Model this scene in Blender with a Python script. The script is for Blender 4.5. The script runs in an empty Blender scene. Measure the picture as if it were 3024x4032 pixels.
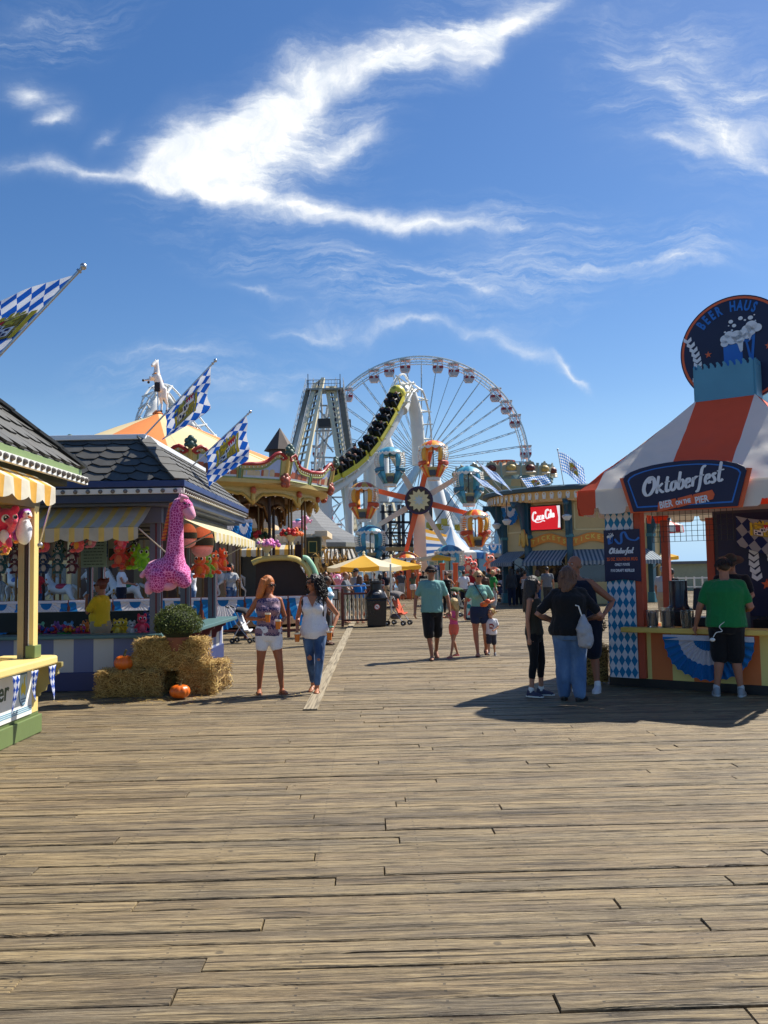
import bpy,math,random
from mathutils import Vector,Matrix,Euler,noise
rnd=random.Random(11)
SC=bpy.context.scene
COL=SC.collection
R=math.radians
PI=math.pi
V=Vector
FPX,CH=858.0,1.7
PITCH,ROLL=math.atan(60/FPX),R(1.0)
_fw=V((0,math.cos(PITCH),math.sin(PITCH)))
_up0=V((0,-math.sin(PITCH),math.cos(PITCH)))
_rt0=V((1,0,0))
_rt=_rt0*math.cos(ROLL)-_up0*math.sin(ROLL)
_up=_rt0*math.sin(ROLL)+_up0*math.cos(ROLL)
CAMP=V((0,0,CH))
def ray(u,v):return _fw+_rt*((u-384)/FPX)-_up*((v-512)/FPX)
def P(u,v,Y):
 d=ray(u,v);return CAMP+d*(Y/d.y)
def G(u,v,z=0.0):
 d=ray(u,v);return CAMP+d*((z-CH)/d.z)
def X(u,Y):return P(u,572,Y).x
cd=bpy.data.cameras.new('camera');cam=bpy.data.objects.new('camera',cd);COL.objects.link(cam)
cd.sensor_fit='VERTICAL';cd.sensor_height=36;cd.lens=36*FPX/1024;cd.clip_start=.05;cd.clip_end=6000
cam.matrix_world=Matrix(((_rt.x,_up.x,-_fw.x,0),(_rt.y,_up.y,-_fw.y,0),(_rt.z,_up.z,-_fw.z,CH),(0,0,0,1)))
SC.camera=cam
SC.view_settings.view_transform='Standard';SC.view_settings.look='None'
SC.view_settings.exposure=.7;SC.view_settings.gamma=1;SC.view_settings.use_curve_mapping=False
SC.cycles.max_bounces=6;SC.cycles.transparent_max_bounces=12
def tag(o,label=None,cat=None,group=None,kind=None):
 for k,val in(('label',label),('category',cat),('group',group),('kind',kind)):
  if val:o[k]=val
 return o
def thing(name,label,cat,loc=(0,0,0),rz=0,group=None):
 o=bpy.data.objects.new(name,None);COL.objects.link(o);o.empty_display_size=.1
 o.location=loc;o.rotation_euler=(0,0,rz)
 return tag(o,label,cat,group)
def copy_tree(o,parent=None):
 c=o.copy();COL.objects.link(c);c.parent=parent
 for ch in list(o.children):copy_tree(ch,c)
 return c
def frame(o,ex,ey):
 ex=V(ex).normalized();ey=V(ey);ez=ex.cross(ey).normalized();ey=ez.cross(ex)
 return Matrix(((ex.x,ey.x,ez.x,o[0]),(ex.y,ey.y,ez.y,o[1]),(ex.z,ey.z,ez.z,o[2]),(0,0,0,1)))
class MB:
 def __init__(s,M=None):s.v=[];s.f=[];s.m=[];s.uv=[];s.M=M
 def add(s,vs,fs,m=0,uvs=None):
  b=len(s.v)
  s.v+=[tuple(s.M@V(p))if s.M else tuple(p)for p in vs]
  for i,f in enumerate(fs):
   s.f.append([b+k for k in f]);s.m.append(m if isinstance(m,int)else m[i]);s.uv.append(uvs[i]if uvs else None)
  return s
 def box(s,c,d,m=0,rz=0,rot=None):
  Mx=rot if rot else Matrix.Rotation(rz,3,'Z')
  c=V(c);h=[x/2 for x in d]
  vs=[c+Mx@V((sx*h[0],sy*h[1],sz*h[2]))for sz in(-1,1)for sy in(-1,1)for sx in(-1,1)]
  return s.add(vs,[(0,2,3,1),(4,5,7,6),(0,1,5,4),(2,6,7,3),(0,4,6,2),(1,3,7,5)],m)
 def bx(s,x0,x1,y0,y1,z0,z1,m=0):return s.box(((x0+x1)/2,(y0+y1)/2,(z0+z1)/2),(x1-x0,y1-y0,z1-z0),m)
 def bar(s,a,b,w,h,m=0):
  a=V(a);b=V(b);d=b-a
  if d.length<1e-6:return s
  rot=d.to_track_quat('X','Z').to_matrix()
  return s.box((a+b)/2,(d.length,w,h),m,rot=rot)
 def tube(s,pts,r,n=8,m=0,closed=False,ell=None):
  pts=[V(p)for p in pts];k=len(pts)
  rs=r if isinstance(r,(list,tuple))else[r]*k
  tang=[]
  for i in range(k):
   a=pts[i-1]if(i>0 or closed)else pts[i]
   b=pts[(i+1)%k]if(i<k-1 or closed)else pts[i]
   t=b-a;tang.append(t.normalized()if t.length>1e-9 else V((0,0,1)))
  t0=tang[0];nn=t0.cross(V((0,0,1))if abs(t0.z)<.9 else V((0,1,0))).normalized()
  vs=[];prev=t0
  for i in range(k):
   q=prev.rotation_difference(tang[i]);nn=(q@nn).normalized();prev=tang[i]
   bb=tang[i].cross(nn)
   for j in range(n):
    a=2*PI*j/n
    vs.append(pts[i]+nn*(rs[i]*math.cos(a))+bb*(rs[i]*math.sin(a)))
  fs=[]
  for i in range(k if closed else k-1):
   i2=(i+1)%k
   for j in range(n):
    j2=(j+1)%n;fs.append((i*n+j,i*n+j2,i2*n+j2,i2*n+j))
  if not closed:fs+=[tuple(range(n-1,-1,-1)),tuple((k-1)*n+j for j in range(n))]
  return s.add(vs,fs,m)
 def capsule(s,a,b,ra,rb=None,n=10,m=0):
  rb=ra if rb is None else rb;a=V(a);b=V(b);d=(b-a);L=d.length
  d=d/L if L>1e-9 else V((0,0,1))
  pts=[a-d*ra*.98,a-d*ra*.8,a-d*ra*.45,a,b,b+d*rb*.45,b+d*rb*.8,b+d*rb*.98]
  return s.tube(pts,[ra*.2,ra*.6,ra*.89,ra,rb,rb*.89,rb*.6,rb*.2],n,m)
 def limb(s,pts,rs,n=10,m=0):
  pts=[V(p)for p in pts]
  d0=(pts[0]-pts[1]).normalized();d1=(pts[-1]-pts[-2]).normalized()
  P2=[pts[0]+d0*rs[0]*.85,pts[0]+d0*rs[0]*.5]+pts+[pts[-1]+d1*rs[-1]*.5,pts[-1]+d1*rs[-1]*.85]
  return s.tube(P2,[rs[0]*.45,rs[0]*.86]+list(rs)+[rs[-1]*.86,rs[-1]*.45],n,m)
 def sph(s,c,r,nu=12,nv=8,m=0,rot=None):
  r=(r,r,r)if not isinstance(r,(tuple,list))else r;c=V(c)
  vs=[];fs=[]
  for i in range(1,nv):
   t=PI*i/nv
   for j in range(nu):
    a=2*PI*j/nu
    p=V((r[0]*math.sin(t)*math.cos(a),r[1]*math.sin(t)*math.sin(a),r[2]*math.cos(t)))
    vs.append(c+(rot@p if rot else p))
  for i in range(nv-2):
   for j in range(nu):
    j2=(j+1)%nu;fs.append((i*nu+j,(i+1)*nu+j,(i+1)*nu+j2,i*nu+j2))
  p=V((0,0,r[2]));p=rot@p if rot else p
  T=len(vs);vs+=[c+p,c-p]
  for j in range(nu):
   j2=(j+1)%nu;fs+=[(T,j,j2),(T+1,(nv-2)*nu+j2,(nv-2)*nu+j)]
  return s.add(vs,fs,m)
 def lathe(s,prof,c=(0,0,0),n=24,m=0,mf=None,a0=0,a1=2*PI):
  full=abs(a1-a0-2*PI)<1e-6;k=n if full else n+1;c=V(c)
  vs=[c+V((r*math.cos(a0+(a1-a0)*j/n),r*math.sin(a0+(a1-a0)*j/n),z))for r,z in prof for j in range(k)]
  fs=[];ms=[]
  for i in range(len(prof)-1):
   for j in range(n):
    j2=(j+1)%k;fs.append((i*k+j,i*k+j2,(i+1)*k+j2,(i+1)*k+j));ms.append(mf(i,j)if mf else m)
  return s.add(vs,fs,ms)
 def prism(s,poly,o,ex,ey,depth,m=0,side=None):
  F=frame(o,ex,ey);n=len(poly)
  ar=sum(poly[i][0]*poly[(i+1)%n][1]-poly[(i+1)%n][0]*poly[i][1]for i in range(n))
  if ar<0:poly=poly[::-1]
  vs=[F@V((p[0],p[1],depth))for p in poly]+[F@V((p[0],p[1],0))for p in poly]
  fs=[tuple(range(n)),tuple(range(2*n-1,n-1,-1))]+[(i,n+i,n+(i+1)%n,(i+1)%n)for i in range(n)]
  return s.add(vs,fs,[m,m]+[m if side is None else side]*n)
 def grid(s,fn,nu,nv,m=0,mf=None,su=1,sv=1):
  vs=[fn(i/nu,j/nv)for j in range(nv+1)for i in range(nu+1)]
  fs=[];ms=[];uv=[]
  for j in range(nv):
   for i in range(nu):
    a=j*(nu+1)+i;fs.append((a,a+1,a+nu+2,a+nu+1));ms.append(mf((i+.5)/nu,(j+.5)/nv)if mf else m)
    uv.append([(i/nu*su,j/nv*sv),((i+1)/nu*su,j/nv*sv),((i+1)/nu*su,(j+1)/nv*sv),(i/nu*su,(j+1)/nv*sv)])
  return s.add(vs,fs,ms,uv)
 def quad(s,p0,p1,p2,p3,m=0,su=1,sv=1):return s.add([p0,p1,p2,p3],[(0,1,2,3)],m,[[(0,0),(su,0),(su,sv),(0,sv)]])
 def text(s,body,o,ex,ey,size,m=0,depth=.004,align='CENTER',shear=0,bold=0,sx=1,maxw=None):
  cu=bpy.data.curves.new('t','FONT');cu.body=body;cu.size=size;cu.align_x=align;cu.shear=shear;cu.offset=bold;cu.extrude=depth/2;cu.resolution_u=3
  ob=bpy.data.objects.new('t',cu);me=bpy.data.meshes.new_from_object(ob)
  F=frame(o,ex,ey)
  if maxw and len(me.vertices):
   w=max(v.co.x for v in me.vertices)-min(v.co.x for v in me.vertices)
   sx=maxw/w
  s.add([F@V((v.co.x*sx,v.co.y,v.co.z+depth/2))for v in me.vertices],[tuple(p.vertices)for p in me.polygons],m)
  bpy.data.objects.remove(ob);bpy.data.curves.remove(cu);bpy.data.meshes.remove(me)
  return s
 def stroke(s,pts,w,o,ex,ey,m=0,depth=.004,n=6,sc=1.0):
  """a thick painted stroke through 2D control points (Catmull-Rom)"""
  F=frame(o,ex,ey);ps=smooth2(pts,n);ps=[(p[0]*sc,p[1]*sc)for p in ps];k=len(ps)
  L=[];Rr=[]
  for i in range(k):
   a=ps[max(i-1,0)];b=ps[min(i+1,k-1)];dx,dy=b[0]-a[0],b[1]-a[1];l=math.hypot(dx,dy)or 1
   ww=w*(.55+.6*abs(dy)/l)*(1 if 0<i<k-1 else.6)
   nx,ny=-dy/l*ww/2,dx/l*ww/2
   L.append((ps[i][0]+nx,ps[i][1]+ny));Rr.append((ps[i][0]-nx,ps[i][1]-ny))
  vs=[F@V((p[0],p[1],depth))for p in L]+[F@V((p[0],p[1],depth))for p in Rr]
  fs=[(i,k+i,k+i+1,i+1)for i in range(k-1)]
  return s.add(vs,fs,m)
 def build(s,name,mats,parent=None,off=None,smooth=False,bevel=0,mods=(),label=None,solid=0):
  me=bpy.data.meshes.new(name)
  vs=s.v if off is None else[(p[0]-off[0],p[1]-off[1],p[2]-off[2])for p in s.v]
  me.from_pydata(vs,[],s.f)
  if not isinstance(mats,(list,tuple)):mats=[mats]
  for mt in mats:me.materials.append(mt)
  me.polygons.foreach_set('material_index',s.m)
  if any(u is not None for u in s.uv):
   ul=me.uv_layers.new(name='UVMap');i=0;flat=[]
   for f,u in zip(s.f,s.uv):
    for k in range(len(f)):flat+=(u[k]if u else(0,0))
   ul.data.foreach_set('uv',flat)
  me.update()
  if smooth:
   me.polygons.foreach_set('use_smooth',[True]*len(me.polygons))
   if smooth is not True or True:
    try:me.set_sharp_from_angle(angle=R(smooth if smooth is not True else 45))
    except Exception:pass
  ob=bpy.data.objects.new(name,me);COL.objects.link(ob)
  if parent is not None:ob.parent=parent
  elif off is not None:ob.location=off
  if solid:
   md=ob.modifiers.new('solid','SOLIDIFY');md.thickness=solid;md.offset=0
  if bevel:
   md=ob.modifiers.new('bevel','BEVEL');md.width=bevel;md.segments=2;md.limit_method='ANGLE';md.angle_limit=R(50)
  for k in mods:add_mod(ob,*k)
  if label:ob['label']=label
  return ob
_tex={}
def clouds_tex(size):
 if size not in _tex:
  t=bpy.data.textures.new('lumps','CLOUDS');t.noise_scale=size;_tex[size]=t
 return _tex[size]
def add_mod(ob,kind,a=None,b=None):
 if kind=='remesh':
  m=ob.modifiers.new('remesh','REMESH');m.mode='VOXEL';m.voxel_size=a;m.use_smooth_shade=True
 elif kind=='smooth':
  m=ob.modifiers.new('smooth','SMOOTH');m.iterations=a;m.factor=b or.5
 elif kind=='lumps':
  m=ob.modifiers.new('lumps','DISPLACE');m.texture=clouds_tex(a);m.strength=b;m.texture_coords='LOCAL';m.mid_level=.5
def smooth2(pts,n=6):
 out=[];k=len(pts)
 for i in range(k-1):
  p0=pts[max(i-1,0)];p1=pts[i];p2=pts[i+1];p3=pts[min(i+2,k-1)]
  for j in range(n):
   t=j/n
   out.append(tuple(.5*(2*b+(c-a)*t+(2*a-5*b+4*c-d)*t*t+(-a+3*b-3*c+d)*t**3)for a,b,c,d in zip(p0,p1,p2,p3)))
 out.append(tuple(pts[-1]));return out
def srgb(r,g,b):return tuple(((c/255)/12.92 if c/255<=.04045 else((c/255+.055)/1.055)**2.4)for c in(r,g,b))
class NT:
 def __init__(s,t):s.t=t;t.nodes.clear()
 def n(s,typ,ins=None,**kw):
  nd=s.t.nodes.new(typ)
  for k,val in kw.items():setattr(nd,k,val)
  for k,val in(ins or{}).items():
   sk=nd.inputs[k]
   if isinstance(val,bpy.types.NodeSocket):s.t.links.new(val,sk)
   elif isinstance(val,bpy.types.Node):s.t.links.new(val.outputs[0],sk)
   else:sk.default_value=val
  return nd
 def math(s,op,a,b=0.0,c=0.0,clamp=False):return s.n('ShaderNodeMath',{0:a,1:b,2:c},operation=op,use_clamp=clamp).outputs[0]
 def mix(s,f,a,b,blend='MIX'):
  nd=s.n('ShaderNodeMix',data_type='RGBA',blend_type=blend)
  for k,val in((0,f),(6,a),(7,b)):
   sk=nd.inputs[k]
   if isinstance(val,bpy.types.NodeSocket):s.t.links.new(val,sk)
   else:sk.default_value=val if k==0 else(tuple(val)+(1,)if len(val)==3 else val)
  return nd.outputs[2]
 def ramp(s,f,stops):
  nd=s.n('ShaderNodeValToRGB',{0:f});cr=nd.color_ramp
  while len(cr.elements)<len(stops):cr.elements.new(.5)
  for e,(p,c)in zip(cr.elements,stops):e.position=p;e.color=(c if len(c)==4 else tuple(c)+(1,))if isinstance(c,tuple)else(c,c,c,1)
  return nd.outputs[0]
_mats={}
def new_mat(name):
 m=bpy.data.materials.new(name);m.use_nodes=True;return m,NT(m.node_tree)
def finish(m,nt,col,rough=.6,metal=0,bump=None,bstr=.3,bdist=.01,spec=.5,transl=0,alpha=None,emis=None,sheen=0,trans=0):
 ins={'Base Color':col if isinstance(col,bpy.types.NodeSocket)else tuple(col)+(1,),'Roughness':rough,'Metallic':metal,'Specular IOR Level':spec}
 if emis:ins['Emission Color']=emis[0]if isinstance(emis[0],bpy.types.NodeSocket)else tuple(emis[0])+(1,);ins['Emission Strength']=emis[1]
 if sheen:ins['Sheen Weight']=sheen
 if trans:ins['Transmission Weight']=trans
 bs=nt.n('ShaderNodeBsdfPrincipled',ins)
 if bump is not None:
  bp=nt.n('ShaderNodeBump',{'Height':bump,'Strength':bstr,'Distance':bdist});nt.t.links.new(bp.outputs[0],bs.inputs['Normal'])
 sh=bs.outputs[0]
 if transl:
  tr=nt.n('ShaderNodeBsdfTranslucent',{'Color':ins['Base Color']})
  sh=nt.n('ShaderNodeMixShader',{0:transl,1:sh,2:tr.outputs[0]}).outputs[0]
 nt.n('ShaderNodeOutputMaterial',{'Surface':sh});return m
def mat(col,rough=.6,var=.18,scale=6,bump=.15,metal=0,name=None,transl=0,spec=.5,bscale=None,emis=None,sheen=0,dirt=.25):
 """a plain painted / fabric / metal surface with uneven tone, faint dirt and fine relief"""
 key=(tuple(round(c,4)for c in col),rough,var,scale,bump,metal,transl,spec,bscale,emis,sheen,dirt)
 if key in _mats:return _mats[key]
 m,nt=new_mat(name or 'surface')
 tc=nt.n('ShaderNodeTexCoord').outputs['Object']
 n1=nt.n('ShaderNodeTexNoise',{'Vector':tc,'Scale':scale,'Detail':5.0,'Roughness':.6}).outputs[0]
 n2=nt.n('ShaderNodeTexNoise',{'Vector':tc,'Scale':scale*.23,'Detail':6.0,'Roughness':.7}).outputs[0]
 lo=tuple(c*(1-var)for c in col);hi=tuple(min(1,c*(1+var*.8))for c in col)
 c=nt.mix(n1,lo,hi)
 if dirt:
  f=nt.math('MULTIPLY',nt.ramp(n2,[(.5,0.0),(.75,1.0)]),dirt)
  c=nt.mix(f,c,tuple(x*.45+.012 for x in col))
 n3=nt.n('ShaderNodeTexNoise',{'Vector':tc,'Scale':bscale or scale*5,'Detail':3.0}).outputs[0]
 ro=nt.math('ADD',nt.math('MULTIPLY',n2,.3),rough-.15,clamp=True)
 finish(m,nt,c,ro,metal,n3 if bump else None,bump,.01,spec,transl,emis=emis,sheen=sheen);_mats[key]=m
 return m
def fabric(col,name='fabric',fold=.5,transl=0,pat=None,col2=None,ps=1.0):
 """cloth with soft folds; pat: stripes / chevron / print"""
 key=('fab',tuple(col),fold,transl,pat,col2,ps)
 if key in _mats:return _mats[key]
 m,nt=new_mat(name);tc=nt.n('ShaderNodeTexCoord').outputs['Object']
 mp=nt.n('ShaderNodeMapping',{'Vector':tc,'Scale':(1,1,.45)}).outputs[0]
 n1=nt.n('ShaderNodeTexNoise',{'Vector':mp,'Scale':9.0,'Detail':4.0,'Distortion':1.2}).outputs[0]
 n2=nt.n('ShaderNodeTexNoise',{'Vector':tc,'Scale':60.0,'Detail':2.0}).outputs[0]
 base=tuple(col)+(1,)
 if pat:
  sx=nt.n('ShaderNodeSeparateXYZ',{0:tc}).outputs
  if pat=='chevron':
   zz=nt.math('ADD',nt.math('MULTIPLY',nt.math('PINGPONG',sx[0],.03),.8),sx[2]);f=nt.math('GREATER_THAN',nt.math('SINE',nt.math('MULTIPLY',zz,110.0*ps)),0.0)
  elif pat=='stripes':f=nt.math('GREATER_THAN',nt.math('SINE',nt.math('MULTIPLY',sx[2],60.0*ps)),0.0)
  elif pat=='print':
   vo=nt.n('ShaderNodeTexVoronoi',{'Vector':tc,'Scale':42.0*ps}).outputs[0]
   w=nt.math('SINE',nt.math('MULTIPLY',sx[2],48.0))
   f=nt.math('GREATER_THAN',nt.math('ADD',vo,nt.math('MULTIPLY',w,.22)),.42)
  elif pat=='denim':f=nt.ramp(nt.n('ShaderNodeTexNoise',{'Vector':mp,'Scale':6.0*ps,'Detail':5.0}).outputs[0],[(.42,0.0),(.68,1.0)])
  base=nt.mix(f,col,col2)
 c=nt.mix(nt.math('MULTIPLY',n2,.25),base,(0,0,0))
 h=nt.math('ADD',n1,nt.math('MULTIPLY',n2,.05))
 finish(m,nt,c,.85,0,h,fold,.03,.25,transl,sheen=.15);_mats[key]=m;return m
def uvpat(name,kind,c1,c2,a,b,transl=0,rough=.75,fold=0):
 """two-colour pattern from the UV map: 'loz' lozenges of size a x b, 'str' stripes of width a"""
 key=(name,kind,c1,c2,a,b,transl)
 if key in _mats:return _mats[key]
 m,nt=new_mat(name);uv=nt.n('ShaderNodeUVMap').outputs[0];sx=nt.n('ShaderNodeSeparateXYZ',{0:uv}).outputs
 if kind=='loz':
  p=nt.math('DIVIDE',sx[0],a);q=nt.math('DIVIDE',sx[1],b)
  s1=nt.math('FLOOR',nt.math('ADD',p,q));s2=nt.math('FLOOR',nt.math('SUBTRACT',p,q))
  f=nt.math('PINGPONG',nt.math('ADD',s1,s2),1.0)
 else:f=nt.math('LESS_THAN',nt.math('FRACT',nt.math('DIVIDE',sx[0],a)),b)
 tc=nt.n('ShaderNodeTexCoord').outputs['Object']
 n2=nt.n('ShaderNodeTexNoise',{'Vector':tc,'Scale':5.0,'Detail':5.0}).outputs[0]
 c=nt.mix(f,c1,c2);c=nt.mix(nt.math('MULTIPLY',nt.ramp(n2,[(.45,0.0),(.8,1.0)]),.22),c,(.05,.05,.05))
 h=nt.n('ShaderNodeTexNoise',{'Vector':tc,'Scale':7.0,'Detail':3.0}).outputs[0]
 finish(m,nt,c,rough,0,h,fold or.1,.03,.3,transl);_mats[key]=m;return m
WHITE=mat(srgb(228,226,218),.45,.06,3,.05,dirt=.3,name='white paint')
CREAM=mat(srgb(222,205,150),.5,.08,3,.05,name='cream paint')
STEEL=mat((.55,.55,.56),.3,.1,10,.05,metal=.9,name='steel')
DARKST=mat((.06,.06,.065),.5,.2,8,.1,name='dark steel')
BLACK=mat((.012,.012,.013),.45,.3,8,.1,name='black plastic')
RUBBER=mat((.02,.02,.02),.8,.3,8,.1,name='rubber')
GLASSD=mat((.015,.02,.025),.08,.2,2,0,name='dark glass',spec=.8,dirt=0)
NAVY=srgb(16,24,62);ORG=srgb(226,98,48);BLU=srgb(30,98,190);LBLU=srgb(36,128,200)
M_navy=mat(NAVY,.5,.1,4,.04,name='navy board');M_org=mat(ORG,.5,.1,4,.04,name='orange board');M_blu=mat(srgb(30,110,195),.5,.1,4,.04,name='blue board')
M_wh=mat(srgb(225,228,232),.5,.05,4,.03,name='white lettering')
LOZ=uvpat('lozenge flag cloth','loz',srgb(236,238,245),srgb(28,92,190),.16,.22,transl=.35)
LOZS=uvpat('small lozenge cloth','loz',srgb(236,238,245),srgb(28,84,190),.05,.085,transl=.3)
SUN_AZ=V((0.81,0.585,0)).normalized();SUN_EL=R(49.5)
sdir=V((SUN_AZ.x*math.cos(SUN_EL),SUN_AZ.y*math.cos(SUN_EL),math.sin(SUN_EL)))
ld=bpy.data.lights.new('sun','SUN');ld.energy=4.8;ld.angle=R(.53);ld.color=(1,.945,.85)
sun=bpy.data.objects.new('sun',ld);COL.objects.link(sun);sun.rotation_euler=sdir.to_track_quat('Z','Y').to_euler();sun.location=(20,20,60)
w=bpy.data.worlds.new('World');SC.world=w;w.use_nodes=True;nt=NT(w.node_tree)
sky=nt.n('ShaderNodeTexSky',sky_type='NISHITA',sun_disc=False,sun_elevation=SUN_EL,sun_rotation=math.atan2(SUN_AZ.x,SUN_AZ.y),altitude=0,air_density=1.0,dust_density=.35,ozone_density=2.6)
skc=nt.n('ShaderNodeHueSaturation',{'Hue':.506,'Saturation':1.26,'Value':.9,'Color':sky.outputs[0]}).outputs[0]
gen=nt.n('ShaderNodeTexCoord').outputs['Generated']
low=nt.ramp(nt.n('ShaderNodeSeparateXYZ',{0:gen}).outputs[2],[(0.0,1.0),(.2,0.0)])
skc=nt.mix(nt.math('MULTIPLY',low,.9),skc,(2.9,5.0,7.6))
sx=nt.n('ShaderNodeSeparateXYZ',{0:gen}).outputs
yy=nt.math('MAXIMUM',sx[1],.03)
g=nt.n('ShaderNodeCombineXYZ',{0:nt.math('DIVIDE',sx[0],yy),1:nt.math('DIVIDE',sx[2],yy),2:0.0}).outputs[0]
warp=nt.n('ShaderNodeTexNoise',{'Vector':g,'Scale':3.2,'Detail':3.0}).outputs[1]
g2=nt.n('ShaderNodeVectorMath',{0:g,1:nt.n('ShaderNodeVectorMath',{0:nt.n('ShaderNodeVectorMath',{0:warp,1:(.5,.5,.5)},operation='SUBTRACT').outputs[0],'Scale':.15},operation='SCALE').outputs[0]},operation='ADD').outputs[0]
warp2=nt.n('ShaderNodeTexNoise',{'Vector':g,'Scale':13.0,'Detail':5.0,'Roughness':.6}).outputs[1]
g2=nt.n('ShaderNodeVectorMath',{0:g2,1:nt.n('ShaderNodeVectorMath',{0:nt.n('ShaderNodeVectorMath',{0:warp2,1:(.5,.5,.5)},operation='SUBTRACT').outputs[0],'Scale':.05},operation='SCALE').outputs[0]},operation='ADD').outputs[0]
CL=[(470,300,230,95,38,.95),(640,215,300,85,33,1.05),(850,130,330,70,25,.9),(1090,45,280,50,24,.95),(330,345,120,90,20,.8),(170,395,330,40,-4,.8),(640,445,420,50,-10,.85),(950,478,290,36,-2,.85),(720,320,170,60,30,.7),(560,350,190,70,20,.7),(380,270,110,60,50,.6),(1010,130,150,40,30,.5),(800,290,90,35,10,.5),(420,400,170,60,-22,.8),(1500,130,330,130,-38,.42),(1590,290,300,80,3,.62),(1430,190,260,60,-46,.35),(1420,320,200,30,-14,.45),(1640,360,130,40,-30,.4),(60,205,120,55,-14,.72),(105,275,75,34,20,.68),(205,295,90,30,50,.38),(60,30,190,40,14,.32),(900,725,330,26,-4,.62),(1130,765,170,30,-24,.62),(1230,800,80,16,-36,.5),(400,785,170,22,-3,.5),(570,865,170,36,-5,.42),(560,660,150,18,-22,.42),(640,735,120,18,6,.4),(1060,635,200,26,-22,.4),(1430,590,230,30,-6,.42),(1150,540,160,30,20,.26),(770,560,230,40,-12,.26),(1000,660,170,24,8,.28)]
VL=[(1020,640,520,110,6),(1500,190,380,240,-38),(700,590,420,80,-14),(1350,560,360,80,2),(100,60,280,90,12),(560,340,420,200,22),(1180,480,300,70,-10),(900,90,420,110,26),(450,820,330,70,-3)]
acc=None;veil=None
for(x,y,a,b,t,wt)in CL+[q+(None,)for q in VL]:
 k=.463;d=ray(x*k,y*k);d2=ray(x*k+10,y*k)
 cx,cy=d.x/d.y,d.z/d.y;sc=(d2.x/d2.y-cx)/10*k
 mp=nt.n('ShaderNodeMapping',{'Vector':g2,'Location':(cx,cy,0),'Rotation':(0,0,R(t+1)),'Scale':(a*sc*1.35,b*sc*1.5,1)},vector_type='TEXTURE')
 gr=nt.n('ShaderNodeTexGradient',{'Vector':mp.outputs[0]},gradient_type='QUADRATIC_SPHERE').outputs[1]
 if wt is None:veil=nt.math('ADD',gr,veil if veil is not None else 0.0)
 else:acc=nt.math('MULTIPLY_ADD',gr,wt*1.05+.12,acc if acc is not None else 0.0)
mpn=nt.n('ShaderNodeMapping',{'Vector':g2,'Rotation':(0,0,R(-28)),'Scale':(1.0,2.4,1)}).outputs[0]
fb=nt.n('ShaderNodeTexNoise',{'Vector':mpn,'Scale':6.5,'Detail':10.0,'Roughness':.66,'Distortion':.5}).outputs[0]
fb2=nt.n('ShaderNodeTexNoise',{'Vector':g2,'Scale':15.0,'Detail':10.0,'Roughness':.68,'Distortion':.9}).outputs[0]
fb3=nt.n('ShaderNodeTexNoise',{'Vector':nt.n('ShaderNodeMapping',{'Vector':g2,'Rotation':(0,0,R(-35)),'Scale':(1.0,7.0,1)}).outputs[0],'Scale':9.0,'Detail':8.0,'Roughness':.7}).outputs[0]
ex_=lambda f,a,b:nt.n('ShaderNodeMapRange',{0:f,1:a,2:b}).outputs[0]
er=nt.math('ADD',nt.math('MULTIPLY',ex_(fb,.3,.7),.5),nt.math('ADD',nt.math('MULTIPLY',ex_(fb2,.3,.7),.28),nt.math('MULTIPLY',ex_(fb3,.3,.7),.22)))
dens=nt.math('SUBTRACT',nt.math('MULTIPLY',acc,1.15),nt.math('MULTIPLY',nt.math('SUBTRACT',1.0,er),.8))
cov=nt.n('ShaderNodeMapRange',{0:dens,1:-.22,2:1.08,3:0.0,4:1.0},interpolation_type='SMOOTHSTEP').outputs[0]
cov=nt.math('MULTIPLY',cov,ex_(acc,.02,.22))
vl=nt.math('MULTIPLY',nt.math('MULTIPLY',ex_(veil,.05,.7),nt.math('MULTIPLY',ex_(fb3,.42,.72),ex_(fb,.36,.66))),.8)
haze_=nt.math('ADD',nt.math('MULTIPLY',ex_(acc,.0,.6),.1),vl)
cc=nt.mix(nt.math('ADD',nt.math('MULTIPLY',cov,.96),haze_,clamp=True),skc,nt.mix(nt.math('MULTIPLY',cov,ex_(fb2,.3,.62)),(5.6,6.2,7.0),(8.4,8.4,8.3)))
bg=nt.n('ShaderNodeBackground',{'Color':cc,'Strength':.084})
nt.n('ShaderNodeOutputWorld',{'Surface':bg.outputs[0]})
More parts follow.
